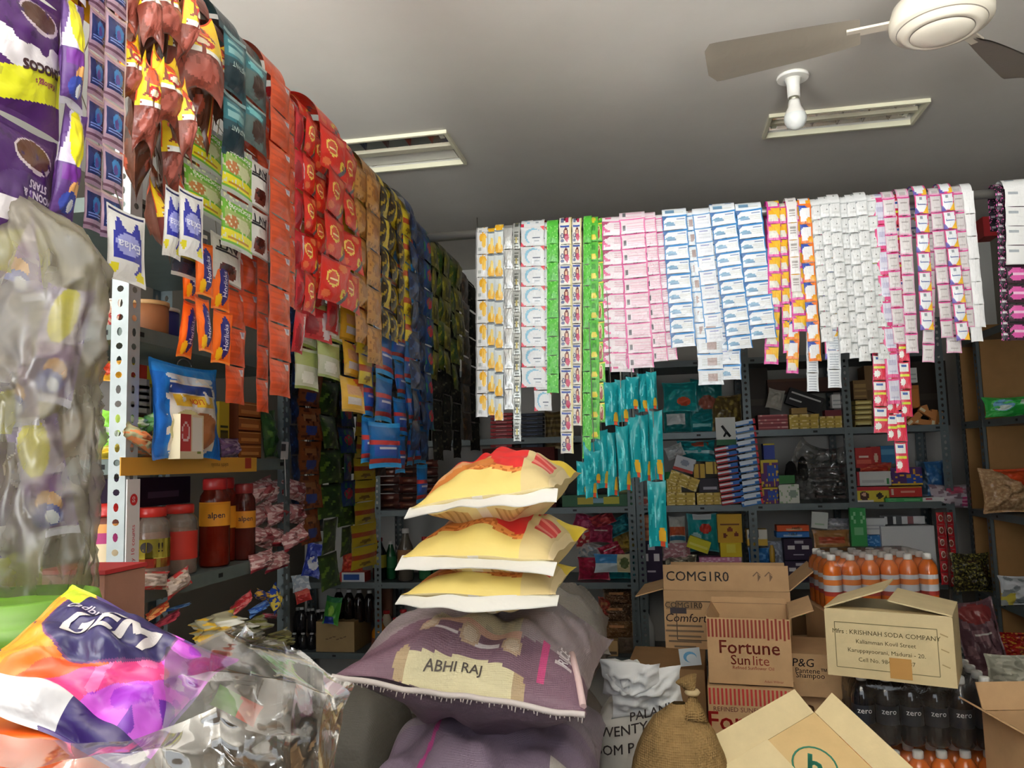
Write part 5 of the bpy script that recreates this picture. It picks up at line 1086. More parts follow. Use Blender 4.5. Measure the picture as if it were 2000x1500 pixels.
# lower shelf (1138): heap of bags at left
HB = [('b02848', '8c1c34'), ('1c8088', '2c9c9c'), ('c8c4c0', '8c98a0'), ('a81c3c', 'd8607c'), ('7c6430', 'a8903c'), ('c03440', 'e0c8b0'), ('902444', 'b04060'), ('1a6c78', '3c98a0'), ('b8305c', 'd86c90'), ('8c2030', 'c85050')]
hb_ = [(1128, 1092, 1190, 1138), (1184, 1088, 1240, 1138), (1130, 1060, 1176, 1100), (1170, 1062, 1216, 1094), (1200, 1040, 1240, 1082), (1118, 1030, 1162, 1066), (1150, 1024, 1196, 1062), (1186, 1010, 1232, 1046), (1120, 1004, 1160, 1036), (1152, 1002, 1200, 1030)]
for i, (px, cc) in enumerate(zip(hb_, HB)):
    nm = ['crimson', 'teal', 'grey', 'red', 'olive', 'red and cream', 'dark pink', 'dark teal', 'pink', 'dark red'][i]
    spouch(px, (cc[0], ('s', 5, i, .1, cc[1]), ('r', .2, .6, .8, .7, 'd8d4cc') if i in (3, 5, 6) else ('e', .6, .4, .2, .2, cc[1])), '%s sweet bag in the heap left of the rack post, %s row' % (nm, 'bottom' if i < 2 else 'second' if i < 5 else 'top'), .08, YB0 + .05 + .03 * (i % 3), rot=0 if i < 2 else RND.uniform(-28, 28), cat='bag', name='sweet_bag', group='heap of sweet bags')
spouch((1160, 1082, 1236, 1120), ('3c88c0', ('r', .6, .0, 1, 1, 'd8cca0'), ('e', .8, .5, .12, .3, '5c6c3c'), ('r', 0, 0, .6, .5, 'c8d8e0')), 'blue and cream packet lying on the sweet bag heap', .05, YB0 + .0, tol=0, cat='bag', name='sweet_bag')
# lower shelf, bay with dark purple boxes
def vj(px, lb, dep=.09, Y=YB0 + .03, w=2): return sbox(px, ('2a1a38', ('r', .35, .78, .7, .92, 'b8b4c0'), ('r', .1, .5, .36, .7, 'e4e0e4'), ('r', .62, .5, .9, .7, 'e4e0e4'), ('t', .3, .25, .7, .32, 1, 'b8b0c0'), ('r', .05, .18, .95, .2, '5a4a6a')), lb, dep, Y, nu=16, nv=22)
vj((1252, 1056, 1292, 1138), 'dark purple box with two white squares beside the post', .1)
sbox((1252, 1006, 1272, 1056), ('9c5c3c', ('t', 0, 0, 1, 1, 4, 'b87850'), ('r', .1, .4, .9, .5, '7a3c28')), 'brown orange box stack above the dark purple box', .08, tol=0)
sbox((1300, 1112, 1352, 1138), ('a8804c',), 'tan carton under the grey pouches, middle bay lower shelf', .12)
spouch((1308, 1008, 1338, 1064), ('c8c8c0', ('r', 0, .3, 1, .6, 'd0603c'), ('r', 0, .1, 1, .25, '3c7c9c')), 'white orange and blue pouch behind the hanging teal pouch', .05, YB0 + .08, tol=0)
spouch((1344, 1002, 1402, 1080), ('1d9096', ('e', .6, .6, .2, .14, 'd03c30'), ('e', .25, .35, .2, .14, 'b8dcdc'), ('r', .2, .85, .8, 1, 'd8dcdc')), 'teal pouch with red fish mark on lower shelf', .06, YB0 + .08, tol=0)
sbox((1403, 1004, 1448, 1060), ('d8a82c', ('t', .1, .6, .9, .72, 1, '7c4c1c'), ('e', .5, .45, .14, .08, '8c3c20'), ('e', .3, .25, .1, .07, '7c3420'), ('e', .75, .3, .1, .07, '7c3420')), 'tall yellow box with brown ovals on lower shelf', .08, YB0 + .05, tol=0, nu=18, nv=18)
sbox((1408, 1060, 1448, 1088), ('e8cc28', ('r', .3, .3, .7, .9, 'f0e050')), 'bright yellow box below the tall yellow one', .08, YB0 + .04, tol=0)
sbox((1344, 1052, 1386, 1076), ('d8d02c', ('t', .1, .3, .9, .7, 1, 'e8e468')), 'bright yellow box lying tilted among the pouches', .05, YB0 + .02, rot=20)
spouch((1294, 1060, 1350, 1096), ('b8848c', ('s', 7, 3, .1, 'd8b8c0')), 'pinkish clear pouch heap piece, upper, on the tan carton', .06, YB0 + .03, tol=0, mat='foil')
spouch((1298, 1084, 1362, 1114), ('8c8878', ('s', 7, 5, .1, 'c8c4b0')), 'silvery clear pouch lying on the tan carton', .06, YB0 + .02, tol=0, mat='silver_foil')
for i in range(5): sbox((1350 + i * 4, 1138 - 10 * i - 9.6, 1448, 1138 - 10 * i), ('d88cb0', ('s', 14, 2 + i, .15, 'f0c4d8'), ('r', .0, .0, 1, .12, 'b85c8c')), 'pink patterned slim box, %s from the bottom of its stack' % ORD[i], .08, YB0 + .02 + .004 * i, group='pink slim boxes', nu=18, nv=4, tol=.02)
# lower shelf, next bay
sbox((1460, 1034, 1498, 1066), ('e4e0d4', ('r', 0, 0, 1, .4, 'e0b848'), ('r', .42, .5, .6, 1, '3a342c'), ('e', .2, .6, .1, .14, '5c74b0')), 'white and yellow open box at the left of its bay', .08, YB0 + .04, tol=0)
spouch((1464, 1070, 1506, 1112), ('2c70b8', ('s', 5, 2, .2, '5c98d0')), 'blue packet below the white and yellow box', .05, YB0 + .05, tol=0)
spouch((1466, 1108, 1530, 1138), ('a0a8b4', ('s', 6, 2, .1, 'c8c8d0'), ('e', .8, .4, .15, .3, 'c888a0')), 'pale bluish clear packet at shelf edge below blue packet', .05, YB0 + .03)
tag(MB().lathe([(.012, 0, (200, 160, 60)), (.014, .004), (.014, .07), (.009, .078), (.009, .09), (.001, .091)], 16, (200, 160, 60), 'plastic', onY(1509, 1098, YB0 + .05)).build('gold_tube'), 'small gold tube beside the blue packet', 'tube')
sbox((1518, 1026, 1580, 1038), ('e05c2c', ('t', .3, .2, .8, .8, 1, 'e8b890')), 'orange flat box on the stack above the purple boxes', .09, YB0 + .03, tol=0, nv=6, txt=(('FREE', .6, .5, .7, 'f0d8b0'),))
sbox((1517, 1038.5, 1580, 1050), ('2c6cb8', ('t', .2, .2, .8, .8, 1, 'a8c8e8')), 'blue flat box under the orange flat box', .09, YB0 + .03, tol=0, nv=6, txt=(('PURE', .5, .5, .7, 'e8f0f8'),))
vj((1533, 1052, 1586, 1094), 'dark purple box directly under the blue flat box', .09, YB0 + .03)
vj((1536, 1096, 1588, 1138), 'dark purple box standing on the shelf under its twin', .09, YB0 + .03)
spouch((1500, 1056, 1532, 1104), ('8890a0', ('s', 6, 2, .1, 'b0b8c8')), 'grey clear packet between gold tube and purple boxes', .05, YB0 + .08, tol=0)
sbox((1586, 1000, 1616, 1032), ('d4d8d4', ('t', .2, .2, .8, .4, 1, 'a8c0a8')), 'white card leaning at the top of the bay', .01, YB0 + .02, rot=6)
spouch((1590, 1034, 1662, 1078), ('b0804c', ('r', .15, .35, .85, .65, 'b0442c'), ('t', .15, .35, .85, .65, 1, 'c8684c')), 'brown pouch with red lettering band behind orange bottles', .05, YB0 + .05, tol=0)
spouch((1612, 1012, 1664, 1036), ('9ca0a8', ('s', 7, 2, .1, 'c8c8d0')), 'greyish crumpled packet above the brown pouch', .05, YB0 + .06, tol=0)
sbox((1592, 1080, 1640, 1138), ('dcdcd0', ('t', .05, .1, .95, .9, 4, '6c6c7c')), 'white box stack hidden partly by the orange bottles', .08)
# lower shelf, right bay
sbox((1664, 992, 1690, 1068), ('3a9c54', ('e', .5, .75, .4, .16, '8cd09c'), ('e', .5, .75, .32, .12, '3a9c54'), ('t', .2, .3, .8, .6, 2, '7cc48c')), 'upright green soap box hanging over the shelf edge', .03, YB0 - .036, tol=0)
sbox((1689, 1012, 1728, 1044), ('dde0e2', ('r', .48, 0, .52, 1, 'a8acb0'), ('t', .1, .3, .9, .7, 2, 'b8bcc4')), 'white box on top of the blue packet pile', .09, YB0 + .04, tol=0)
sbox((1690, 1045, 1728, 1070), ('2c74b8', ('s', 8, 2, .2, '78b0e0')), 'bright blue box below the white box', .09, YB0 + .04, tol=0)
sbox((1728, 1008, 1806, 1024), ('d8dadc', ('r', .1, 0, .2, 1, '2c2c30'), ('r', .55, 0, .7, 1, '8c5c60'), ('r', .3, 0, .42, 1, '54585c')), 'flat white box with dark bars above the white grid carton', .09, YB0 + .07, tol=0)
sbox((1728, 1027, 1824, 1138), ('d6d8da', *[('r', .25 * i - .006, 0, .25 * i + .006, 1, 'a8acb0') for i in (1, 2, 3)], *[('r', 0, .2 * i - .006, 1, .2 * i + .006, 'b0b4b8') for i in (1, 2, 3, 4)]), 'white carton of boxes in a grid beside the red strips', .1, YB0 + .01, nu=40, nv=40)
sbox((1692, 1072, 1726, 1138), ('c8ccd0', ('t', .1, .1, .9, .9, 5, 'a8b0b8')), 'white box behind the orange bottles at right', .08)
# red strips hanging at the corner, below the grey pink bag
for i, (x0, x1, y1, k) in enumerate(((1826, 1842, 1142, 'red2'), (1842, 1860, 1146, 'red2'))):
    Yc = YB0 - .02; a = onY((x0 + x1) / 2, 1000, Yc); b = onY((x0 + x1) / 2 + 12, y1, Yc)
    strip(k, a, b, onY(x1, 1050, Yc).x - onY(x0, 1050, Yc).x, 6, 0, .004, 'dark red packet strip hanging below the grey pink bag, %s one' % ('left', 'right')[i], name='packet_strip', cat='packet strip', part='packet', fold=False)
p = onY(1846, 1000, YB0 - .05); tag(MB().tube([p, p + V((.004, 0, -.2)), onY(1856, 1180, YB0 - .05)], lambda q: .010 - .004 * q, 8, (190, 180, 178), 'clear_film').build('bag_tail'), 'twisted clear film tail hanging from the grey pink bag', 'film')
# teal sachet bunch hanging at the pipe between green and pink strips
style('tea', paint('159aa2', ('s', 5, 3, .3, '4cc4c8'), ('e', .75, .16, .2, .14, 'e0b030'), ('r', .62, .02, .9, .1, 'd05030'), ('r', .4, .3, .44, .8, '7cd0d4')), 'pouch', t=.05, nu=16, nv=24, w0=.06, h0=.17, e=.03, p=.8)
TS = [(1182, 1206, 745, 832, 1), (1204, 1226, 740, 826, 3), (1224, 1246, 735, 800, 2), (1246, 1266, 728, 806, 4), (1264, 1282, 725, 800, 1), (1164, 1188, 838, 956, 3), (1186, 1206, 842, 970, 4), (1206, 1230, 830, 960, 2), (1228, 1250, 812, 935, 3), (1246, 1270, 808, 942, 5), (1270, 1294, 800, 940, 3), (1142, 1164, 862, 974, 1), (1268, 1300, 938, 1070, 2), (1128, 1150, 900, 968, 2), (1150, 1172, 880, 945, 0)]
for i, (x0, x1, y0, y1, ly) in enumerate(TS):
    Y = YR - .02 + .012 * (ly - 2); a, b = onY((x0 + x1) / 2, y0, Y), onY((x0 + x1) / 2, y1, Y); w = onY(x1, y0, Y).x - onY(x0, y0, Y).x
    root = thing('teal_pouch', ('teal pouch with yellow corner, %s of the upper row' % ORD[i] if i < 5 else 'teal pouch with yellow corner, %s of the lower row' % ORD[i - 5] if i < 12 else 'lone teal pouch hanging lowest below the bunch' if i == 12 else 'teal pouch at the near left fringe of the bunch, %s one' % ('lower', 'upper')[i - 13]), 'pouch', (a + b) / 2, RND.uniform(-.5, .5), 'teal pouches in a hanging bunch')
    inst(smesh('tea', i % 3), 'pouch_body', root, (0, 0, 0), (0, RND.uniform(-.03, .03), 0), (w / .06 * 1.15, .9, (a.z - b.z) / .17))
    top = V((0, 0, (a.z - b.z) / 2)); zr = ZR - root.location.z
    inst(MB().tube([top - V((0, 0, .006)), V((top.x * .5, 0, (top.z + zr) / 2)), V((0, YR - root.location.y, zr))], .0015, 5, (150, 150, 140), 'cloth').mesh('string'), 'string', root, (0, 0, 0))
# ---------------------------------------------------------------- bottles
def bottle(p, h, r, body, cap, lab, label, kind='round', lz=(.3, .6), name='bottle', cat='bottle', group=None, mat='liquid', hs=.72):
    root = thing(name, label, cat, p, 0, group); p = V(p)
    MB().lathe([(r * .86, 0, body), (r, h * .03), (r, h * hs * .82), (r * .9, h * hs * .92), (r * .55, h * hs * 1.1), (r * .36, h * .9), (r * .36, h * .93)], 20, body, mat, p).build('bottle_body', root)
    MB().lathe([(r * .42, h * .91, cap), (r * .44, h * .915), (r * .44, h * .99), (r * .38, h), (.0005, h)], 18, cap, 'plastic', p).build('bottle_cap', root)
    if lab: MB().lathe([(r * 1.012, h * lz[0], lab), (r * 1.015, h * lz[0] + .001), (r * 1.015, h * lz[1] - .001), (r * 1.012, h * lz[1])], 20, lab, 'print', p, caps=False).build('label', root)
    return root
def pbottle(px, py_top, py_bot, wpx, Y, *a, **k):
    b = onY(px, py_bot, Y); t = onY(px, py_top, Y); r = (onY(px + wpx / 2, py_bot, Y).x - b.x); z = snapz(b.z, .06); return bottle((b.x, Y, z), t.z - z, r, *a, **k)
Yb = YB0 + .1
pbottle(742, 1050, 1136, 26, Yb, (22, 20, 18), (150, 24, 30), (176, 170, 60), 'dark soda bottle with yellow label on the back shelf')
pbottle(764, 1056, 1136, 22, Yb + .04, (28, 86, 52), (220, 220, 216), (40, 110, 66), 'green soda bottle with white cap on the back shelf')
pbottle(793, 1032, 1136, 30, Yb - .03, (90, 84, 76), (210, 206, 200), (150, 106, 70), 'large clear soda bottle with brown label on the back shelf')
pbottle(830, 1048, 1136, 24, Yb + .03, (60, 130, 84), (190, 40, 44), None, 'pale green bottle with red cap left of the flour bags')
pbottle(780, 1066, 1136, 18, Yb + .12, (120, 118, 112), (200, 200, 196), (196, 190, 180), 'small clear bottle behind the large clear one')
pbottle(856, 1052, 1136, 26, Yb + .05, (36, 80, 52), (200, 60, 54), None, 'dark green bottle with red cap half hidden by flour bags')
k = 0
for r_, (y0, y1, dy) in enumerate(((1208, 1290, 0), (1192, 1282, .12))):
    for i in range(4):
        x = 742 + 33 * i + (14 if r_ else 0); k += 1
        pbottle(x, y0 - (i % 2) * 2, y1, 30, YB0 + .05 + dy, (206, 124, 22) if r_ == 0 else (216, 202, 170), (196, 36, 44), (110, 60, 40) if r_ == 0 else None, '%s bottle with red cap on the low shelf, %s of the %s row' % ('amber' if r_ == 0 else 'pale', ORD[i], ('front', 'back')[r_]), group='red capped bottles on the low shelf', lz=(.2, .45))
sbox((732, 1150, 765, 1286), ('6a4028', ('r', .92, 0, 1, 1, '54301c')), 'brown board panel behind the red capped bottles', .02, YB0 + .3, name='board', cat='board')
for i in range(4): pbottle(662 + 20 * i, 1150 + i, 1214, 20, YB0 + .12, (26, 18, 20), (226, 224, 222), (60, 30, 46) if i == 0 else None, 'dark bottle with white cap above the plain carton, %s one' % ORD[i], group='dark bottles above the plain carton', hs=.8)
c, d, rz = boxpx((615, 1216), (690, 1300), 4.6, .3); c.y = YB0 + .02 + .15
carton('plain_carton', 'plain tan carton with faint scribble on the low back shelf', V((onY(652, 1286, YB0).x, YB0 + .16, BZ[4] + .001)), (onY(690, 1250, YB0).x - onY(615, 1250, YB0).x, .28, onY(652, 1216, YB0).z - BZ[4]), 0, (168, 142, 100), None, lambda mb, x, y, h: [mb.rect((-.05 + .022 * i, F0(y), h * (.42 + .04 * (i % 3))), (1, 0, .3 * (i % 2)), (0, 0, 1), .018, .006, (110, 84, 60)) for i in range(6)], closed=True)
BZ_ = BZ[4]
for q in range(2):
    for i in range(3): pbottle(590 + 20 * i - 8 * q, 1186 + 2 * i, 1236, 18, YB0 + .2 - .0 * q + .06 * q, (40, 38, 42), (216, 216, 214), None, 'small black bottle with white cap on the upper pack, %s of the %s row' % (ORD[i], ('front', 'rear')[q]), group='small black bottles at the back left', hs=.8)
for q in range(2):
    for i in range(4): pbottle(558 + 17 * i, 1236 + 4 * q, 1286, 16, YB0 + .08 + .07 * q, (34, 34, 38), (206, 206, 204), None, 'small dark bottle at the back left corner, %s of the %s row' % (ORD[i], ('front', 'rear')[q]), group='small dark bottles in the back left corner', hs=.8)
tag(MB().box((onY(603, 1240, YB0).x + .01, YB0 + .27, BZ_ + .075), (.24, .14, .15), (90, 78, 66), 'card').build('plain_carton'), 'dull carton carrying the small black bottles at the back left', 'carton')
sbox((664, 1118, 712, 1137), ('d8dce0', ('r', .12, .2, .8, .8, '2c54a4'), ('r', 0, 0, .08, 1, 'c83c34')), 'white box with blue panel on the back shelf by post', .1, YB0 + .02)
spouch((664, 1080, 706, 1120), ('c03428', ('s', 6, 2, .1, 'e0684c')), 'red clear packet above the white and blue box', .06, YB0 + .06, tol=0)
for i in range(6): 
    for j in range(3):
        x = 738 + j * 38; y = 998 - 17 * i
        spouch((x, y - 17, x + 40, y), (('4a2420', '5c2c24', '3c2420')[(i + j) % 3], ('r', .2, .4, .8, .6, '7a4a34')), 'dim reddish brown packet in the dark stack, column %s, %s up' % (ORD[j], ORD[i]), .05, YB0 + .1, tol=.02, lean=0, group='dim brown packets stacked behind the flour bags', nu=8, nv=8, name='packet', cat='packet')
for i in range(9): sbox((958, 874 - 7.6 * i - 7, 1000, 874 - 7.6 * i), ('a83038', ('t', .2, .2, .8, .8, 1, 'd8a0a0')), 'thin red box in the stack behind silver strips, %s from bottom' % ORD[i], .08, YB0 + .04, group='thin red boxes behind the silver strips', nu=8, nv=4, tol=0)
for i in range(9): sbox((1018, 874 - 7.6 * i - 7, 1060, 874 - 7.6 * i), ('2c3444', ('t', .2, .2, .8, .8, 1, '5c6c88')), 'thin dark blue box in the stack behind swoosh strips, %s from bottom' % ORD[i], .08, YB0 + .04, group='thin dark blue boxes behind the swoosh strips', nu=8, nv=4, tol=0)
tag(MB().box((onY(1010, 900, YB0).x, YB0 + .12, (BZ[2] + onY(1010, 874, YB0).z) / 2), (.42, .16, onY(1010, 874, YB0).z - BZ[2] - .002), (90, 40, 38), 'card').build('plain_carton'), 'dull red carton under thin red and dark blue box stacks', 'carton')
spouch((1064, 800, 1096, 880), ('5c4a28', ('t', 0, 0, 1, 1, 7, '8c7a4c')), 'brown striped packet pile behind the green strip', .06, YB0 + .06, tol=0)
sbox((1098, 965, 1240, 988), ('3c6c4c', ('r', .2, .2, .4, .8, 'c8b848'), ('r', .6, .2, .8, .8, 'c8c448'), ('r', .4, .3, .6, .7, '8cb8c8')), 'green and yellow flat packs under the teal bunch', .1)
sbox((1202, 930, 1240, 965), ('7c8c5c', ('t', 0, 0, 1, 1, 4, '54643c')), 'olive green box on the flat packs beside the post', .1, tol=0)
sbox((1246, 970, 1272, 988), ('b8a098', ('e', .5, .5, .3, .3, 'a8483c')), 'small whitish box at the post on middle shelf', .08)
# low shelf, brown bags and bottle left of the softener carton
for i, (px, cc) in enumerate((((1176, 1150, 1236, 1186), '6a4c34'), ((1170, 1180, 1236, 1218), '5c4430'), ((1176, 1214, 1238, 1252), '7a5838'), ((1168, 1168, 1194, 1210), 'a83c34'))):
    spouch(px, (cc, ('s', 20, i, .2, '8c7058'), ('r', .2, .6, .7, .75, 'c0885c')), 'brown clear sweet bag on low shelf, %s from the top' % ORD[i] if i < 3 else 'red and white packet tucked beside the brown sweet bags', .1, YB0 + .06, tol=0, cat='bag', name='sweet_bag', mat='candy' if i < 3 else 'pouch', nu=44, nv=36)
sbox((1178, 1252, 1206, 1286), ('b89868', ('t', .1, .1, .9, .4, 1, '5c4c3c')), 'small tan carton at the foot of the brown sweet bags', .1)
spouch((1208, 1254, 1240, 1286), ('6c5c4c',), 'dark clear packet beside the small tan carton', .06, YB0 + .06)
pbottle(1266, 1190, 1286, 30, YB0 + .1, (206, 208, 206), (40, 44, 48), None, 'white bottle with dark cap left of the softener carton')
# ---------------------------------------------------------------- right rack
def rx(px, X, fn, label, t=.08, rot=0, mat='pouch', **k):
    x0, y0, x1, y1 = px; Yc = k.pop('Y', None)
    k.setdefault('nu', 56); k.setdefault('nv', 44); return spouch(px, fn, label, t, Y=Yc, rot=rot, mat=mat, zs=RZ, **k)
rx((1928, 765, 2040, 812), None, ('34b048', ('e', .3, .5, .18, .3, '7cb8d8'), ('e', .3, .35, .12, .12, 'd8e4d8'), ('r', .6, .45, .8, .7, 'd8e4d8'), ('s', 6, 2, .25, '5cd070')), 'bright green soap pack on the right rack', Y=YD - .2, lean=-18, cat='pack')
rx((1930, 905, 2040, 1000), None, ('a88460', ('s', 24, 2, .1, 'bc9c74'), ('d', 1, 1, 1.25, 'd04c28')), 'clear bag of brown snacks with orange top on right rack', t=.14, Y=YD - .22, mat='candy', cat='bag', name='snack_bag')
rx((1872, 1085, 1945, 1165), None, ('4c4828', ('s', 26, 2, .1, '262420'), ('s', 22, 6, .25, '8c8640')), 'heap of dark olive sweets in clear bag at the corner', t=.14, Y=YD + .12, mat='candy', cat='bag', name='sweet_bag')
rx((1962, 1110, 2050, 1170), None, ('c8ccd0', ('r', 0, 0, .25, .4, 'c8b848'), ('s', 5, 3, .15, '8c9498')), 'white and grey crumpled packet on the right rack', t=.1, Y=YD - .22)
rx((1955, 1240, 2050, 1300), None, ('b02c24', ('s', 16, 3, .2, 'd89038'), ('s', 12, 5, .2, '8c1c1c')), 'red and yellow wrapped sweets low on the right rack', t=.12, Y=YD - .2, mat='candy', tol=0, cat='bag', name='sweet_bag')
rx((1890, 1175, 1965, 1345), None, ('6a4c54', ('s', 6, 2, .1, '8c6a70'), ('r', .3, .58, .75, .62, 'e0dcd8'), ('e', .5, .85, .4, .12, '8c3c3c')), 'tall clear bag of onions leaning at the right rack', t=.12, Y=3.75, rot=-8, mat='candy', cat='bag', name='onion_bag')
rx((1940, 1285, 2040, 1360), None, ('a8a898', ('s', 6, 2, .1, 'c8c8b8')), 'pale crumpled plastic bag above lower right carton', t=.1, Y=3.2, mat='satin', tol=0, cat='bag', name='plastic_bag')
style('ors', paint('a8501c', ('e', .5, .5, .3, .3, 'c87030'), ('r', 0, .92, 1, 1, '5c2c14')), 'pouch', t=.02, w0=.07, h0=.09)
a, b = onY(1892, 690, YD + .3), onY(1896, 798, YD + .3); strip('ors', a, b, onY(1908, 740, YD + .3).x - onY(1880, 740, YD + .3).x, 4, 0, .004, 'dull orange packet strip hanging in the corner before cardboard', name='packet_strip', cat='packet strip', part='packet', fold=False)
MB_ = MB().box(onY(1926, 448, 4.3), (.07, .12, .1), (150, 28, 30), 'print'); tag(MB_.build('box'), 'small red box high on rack behind the white end strip', 'box')
# ================================================================ goods on the left rack (front looks at +X)
def xpx(px, X): 
    x0, y0, x1, y1 = px; a, b = onX(x0, y1, X), onX(x1, y0, X); return a, b
def xbox(px, fn, label, dep=.1, X=XF - .03, cat='box', name='box', group=None, rot=0, snap=None, txt=()):
    a, b = xpx(px, X); w, h = b.y - a.y, b.z - a.z; z = a.z if snap is None else LZ[snap] + .0008; h = b.z - z
    f = paint(*fn); mb = MB(); mb.box((0, dep / 2 + .0006, 0), (w, dep, h), f(.02, .02), 'print'); mb.grid(lambda u, v: ((u - .5) * w, 0, (v - .5) * h), 18, 18, f, 'print')
    for (t, u, v, s_, c) in txt: mb.decal(((u - .5) * w, -.0012, (v - .5) * h), (1, 0, 0), (0, 0, 1), t, s_ * h, H(c), 'print', .002)
    mb.xf(Matrix.Translation((X, (a.y + b.y) / 2, z + h / 2)) @ Matrix.Rotation(PI / 2, 4, 'Z') @ R3(0, rot, 0)); return tag(mb.build(name), label, cat, group)
def xpouch(px, fn, label, t=.05, X=XF - .05, rot=0, lean=-6, yaw=0, cat='packet', name='packet', mat='pouch', group=None, snap=None, txt=(), nu=22, nv=22, wr=.5, e=.05, build=True, sd=None):
    a, b = xpx(px, X); w, h = b.y - a.y, b.z - a.z; z = a.z if snap is None else LZ[snap] + .001; h = b.z - z
    f = paint(*fn); mb = pillow(MB(), w, h, t, f, mat, nu, nv, e, None, None, wr, RND.random() * 50 if sd is None else sd, .55, .07); fr = mb.front
    for (tx, u, v, s_, c, r) in txt:
        ca, sa = math.cos(r), math.sin(r)
        mb.text(tx, lambda x, y: fr(min(1, max(0, u + (x * ca - y * sa) / w)), min(1, max(0, v + (x * sa + y * ca) / h))) + V((0, -.0016, 0)), s_ * h, H(c), 'print', .004)
    mb.xf(Matrix.Translation((X, (a.y + b.y) / 2, z + h / 2)) @ Matrix.Rotation(PI / 2 + math.radians(yaw), 4, 'Z') @ R3(lean, rot, 0))
    return tag(mb.build(name), label, cat, group) if build else mb
# upper shelf: round tubs seen from below
for i, (px, cl, cl2) in enumerate((((262, 596, 312, 640), (150, 96, 60), (190, 150, 100)), ((306, 600, 348, 648), (40, 44, 110), (200, 190, 180)), ((340, 590, 366, 650), (160, 100, 60), (170, 120, 80)))):
    a, b = xpx(px, XF - .08); r = (b.y - a.y) / 2; p = V((XF - .08 - .02 * i, (a.y + b.y) / 2, LZ[0] + .001))
    root = thing('snack_tub', ('brown round snack tub on the top shelf, nearest the post', 'snack tub with navy label and pale lid on the top shelf', 'brown snack tub behind the orange packets')[i], 'tub', p)
    MB().lathe([(r * .9, 0, cl), (r, .01), (r, .075)], 24, cl, 'print', p).build('tub_body', root); MB().lathe([(r * 1.04, .075, cl2), (r * 1.04, .085), (.001, .086)], 24, cl2, 'plastic', p).build('tub_lid', root)
# middle shelf
FL = (('1c78d0', ('r', .16, .08, .84, .80, 'e8e4d8'), ('r', .16, .68, .84, .78, '2c4c9c'), ('e', .5, .85, .38, .06, 'd8e8f4'), ('r', .22, .54, .80, .66, 'f0c83c'), ('s', 10, 3, .3, 'f0f0ea'), ('e', .6, .28, .26, .2, 'b87848'), ('e', .35, .3, .2, .2, 'c8c490'), ('r', 0, 0, .12, 1, '1c6cc8'), ('r', .88, 0, 1, 1, '1664c0'), ('r', 0, .88, 1, 1, '1f86dc')))
root_px = (292, 722, 428, 900)
o = xpouch(root_px, FL, 'bright blue zip pouch of snacks hanging over the taped shelf', .06, XF + .028, lean=-3, txt=(('LION', .5, .6, .085, 'd0502c', PI),), nu=70, nv=80, e=.03, sd=4, mat='pouch', cat='pouch', name='snack_pouch')
mb = MB().tube([(XF + .02 + .0, o.location.y + .05 * math.cos(a * PI / 8) * .6, o.location.z + .0 + (onX(360, 720, XF).z - o.location.z) + .02 * math.sin(a * PI / 8)) for a in range(0, 9)], .0016, 6, (210, 210, 210), 'thin_film'); mb.build('plastic_loop', o)
xbox((352, 812, 398, 896), ('d8ccaa', ('r', 0, .15, .45, 1, 'b83c3c'), ('e', .22, .6, .18, .22, 'e0c8c8'), ('e', .22, .6, .14, .16, 'c04848'), ('e', .8, .2, .1, .08, '7c8c3c'), ('r', .5, .15, .97, .95, 'e4e4da')), 'white and red food packet in front of the blue pouch', .03, XF + .066, name='food_packet', cat='packet')
for i, (px, cc, nm) in enumerate((((240, 812, 286, 846), ('8cc050', 'd8e4c0'), 'green and white'), ((282, 806, 322, 838), ('6cb058', 'b8d8a0'), 'bright green'), ((240, 842, 300, 872), ('b8b890', 'e08c58'), 'pale orange'), ((240, 866, 300, 897), ('c0784c', '8c8c7c'), 'brown orange'), ((300, 834, 352, 866), ('a8b040', 'c8c870'), 'olive green'), ((318, 850, 362, 884), ('e0b828', 'f0d860'), 'bright yellow'), ((292, 868, 336, 900), ('c8a838', '98904c'), 'dull yellow'))):
    xpouch(px, (cc[0], ('s', 5, i, .1, cc[1]), ('e', .5, .5, .25, .2, cc[1])), '%s wrapped sweet lying left of the blue pouch' % nm, .05, XF - .02 + .012 * (i % 3), rot=RND.uniform(-25, 25), name='wrapped_sweet', cat='sweet', group='wrapped sweets beside the blue pouch')
for i in range(5): xbox((240, 806 - 13 * i - 12.4, 292, 806 - 13 * i), ('b0aca8', ('r', 0, 0, 1, .14, '5c5854'), ('r', .9, 0, 1, 1, '7c7874')), 'flat grey white box in a stack behind the sweets, %s from bottom' % ORD[i], .1, XF - .09, group='flat grey boxes on the taped shelf')
tag(MB().box((XF - .17, (onX(240, 850, XF - .09).y + onX(292, 850, XF - .09).y) / 2, (LZ[1] + onX(265, 806, XF - .09).z) / 2), (.15, .12, onX(265, 806, XF - .09).z - LZ[1] - .003), (120, 100, 80), 'card').build('box'), 'dull box under the flat grey box stack on taped shelf', 'box')
xbox((240, 722, 330, 742), ('d8c030', ('r', .3, 0, .5, 1, 'c03c2c'), ('e', .2, .5, .06, .3, 'b83c2c')), 'yellow and red box high behind the blue pouch', .1, XF - .1)
xbox((428, 786, 448, 868), ('c8b030', ('t', .1, .2, .9, .5, 3, '3c3c1c'), ('r', .1, .1, .9, .3, '5c5424')), 'yellow printed box right of the blue pouch', .08, XF - .06)
xpouch((428, 856, 466, 900), ('6a4c74', ('s', 6, 2, .1, 'a890a8')), 'purple clear packet right of blue pouch foot', .05, XF - .03, snap=1)
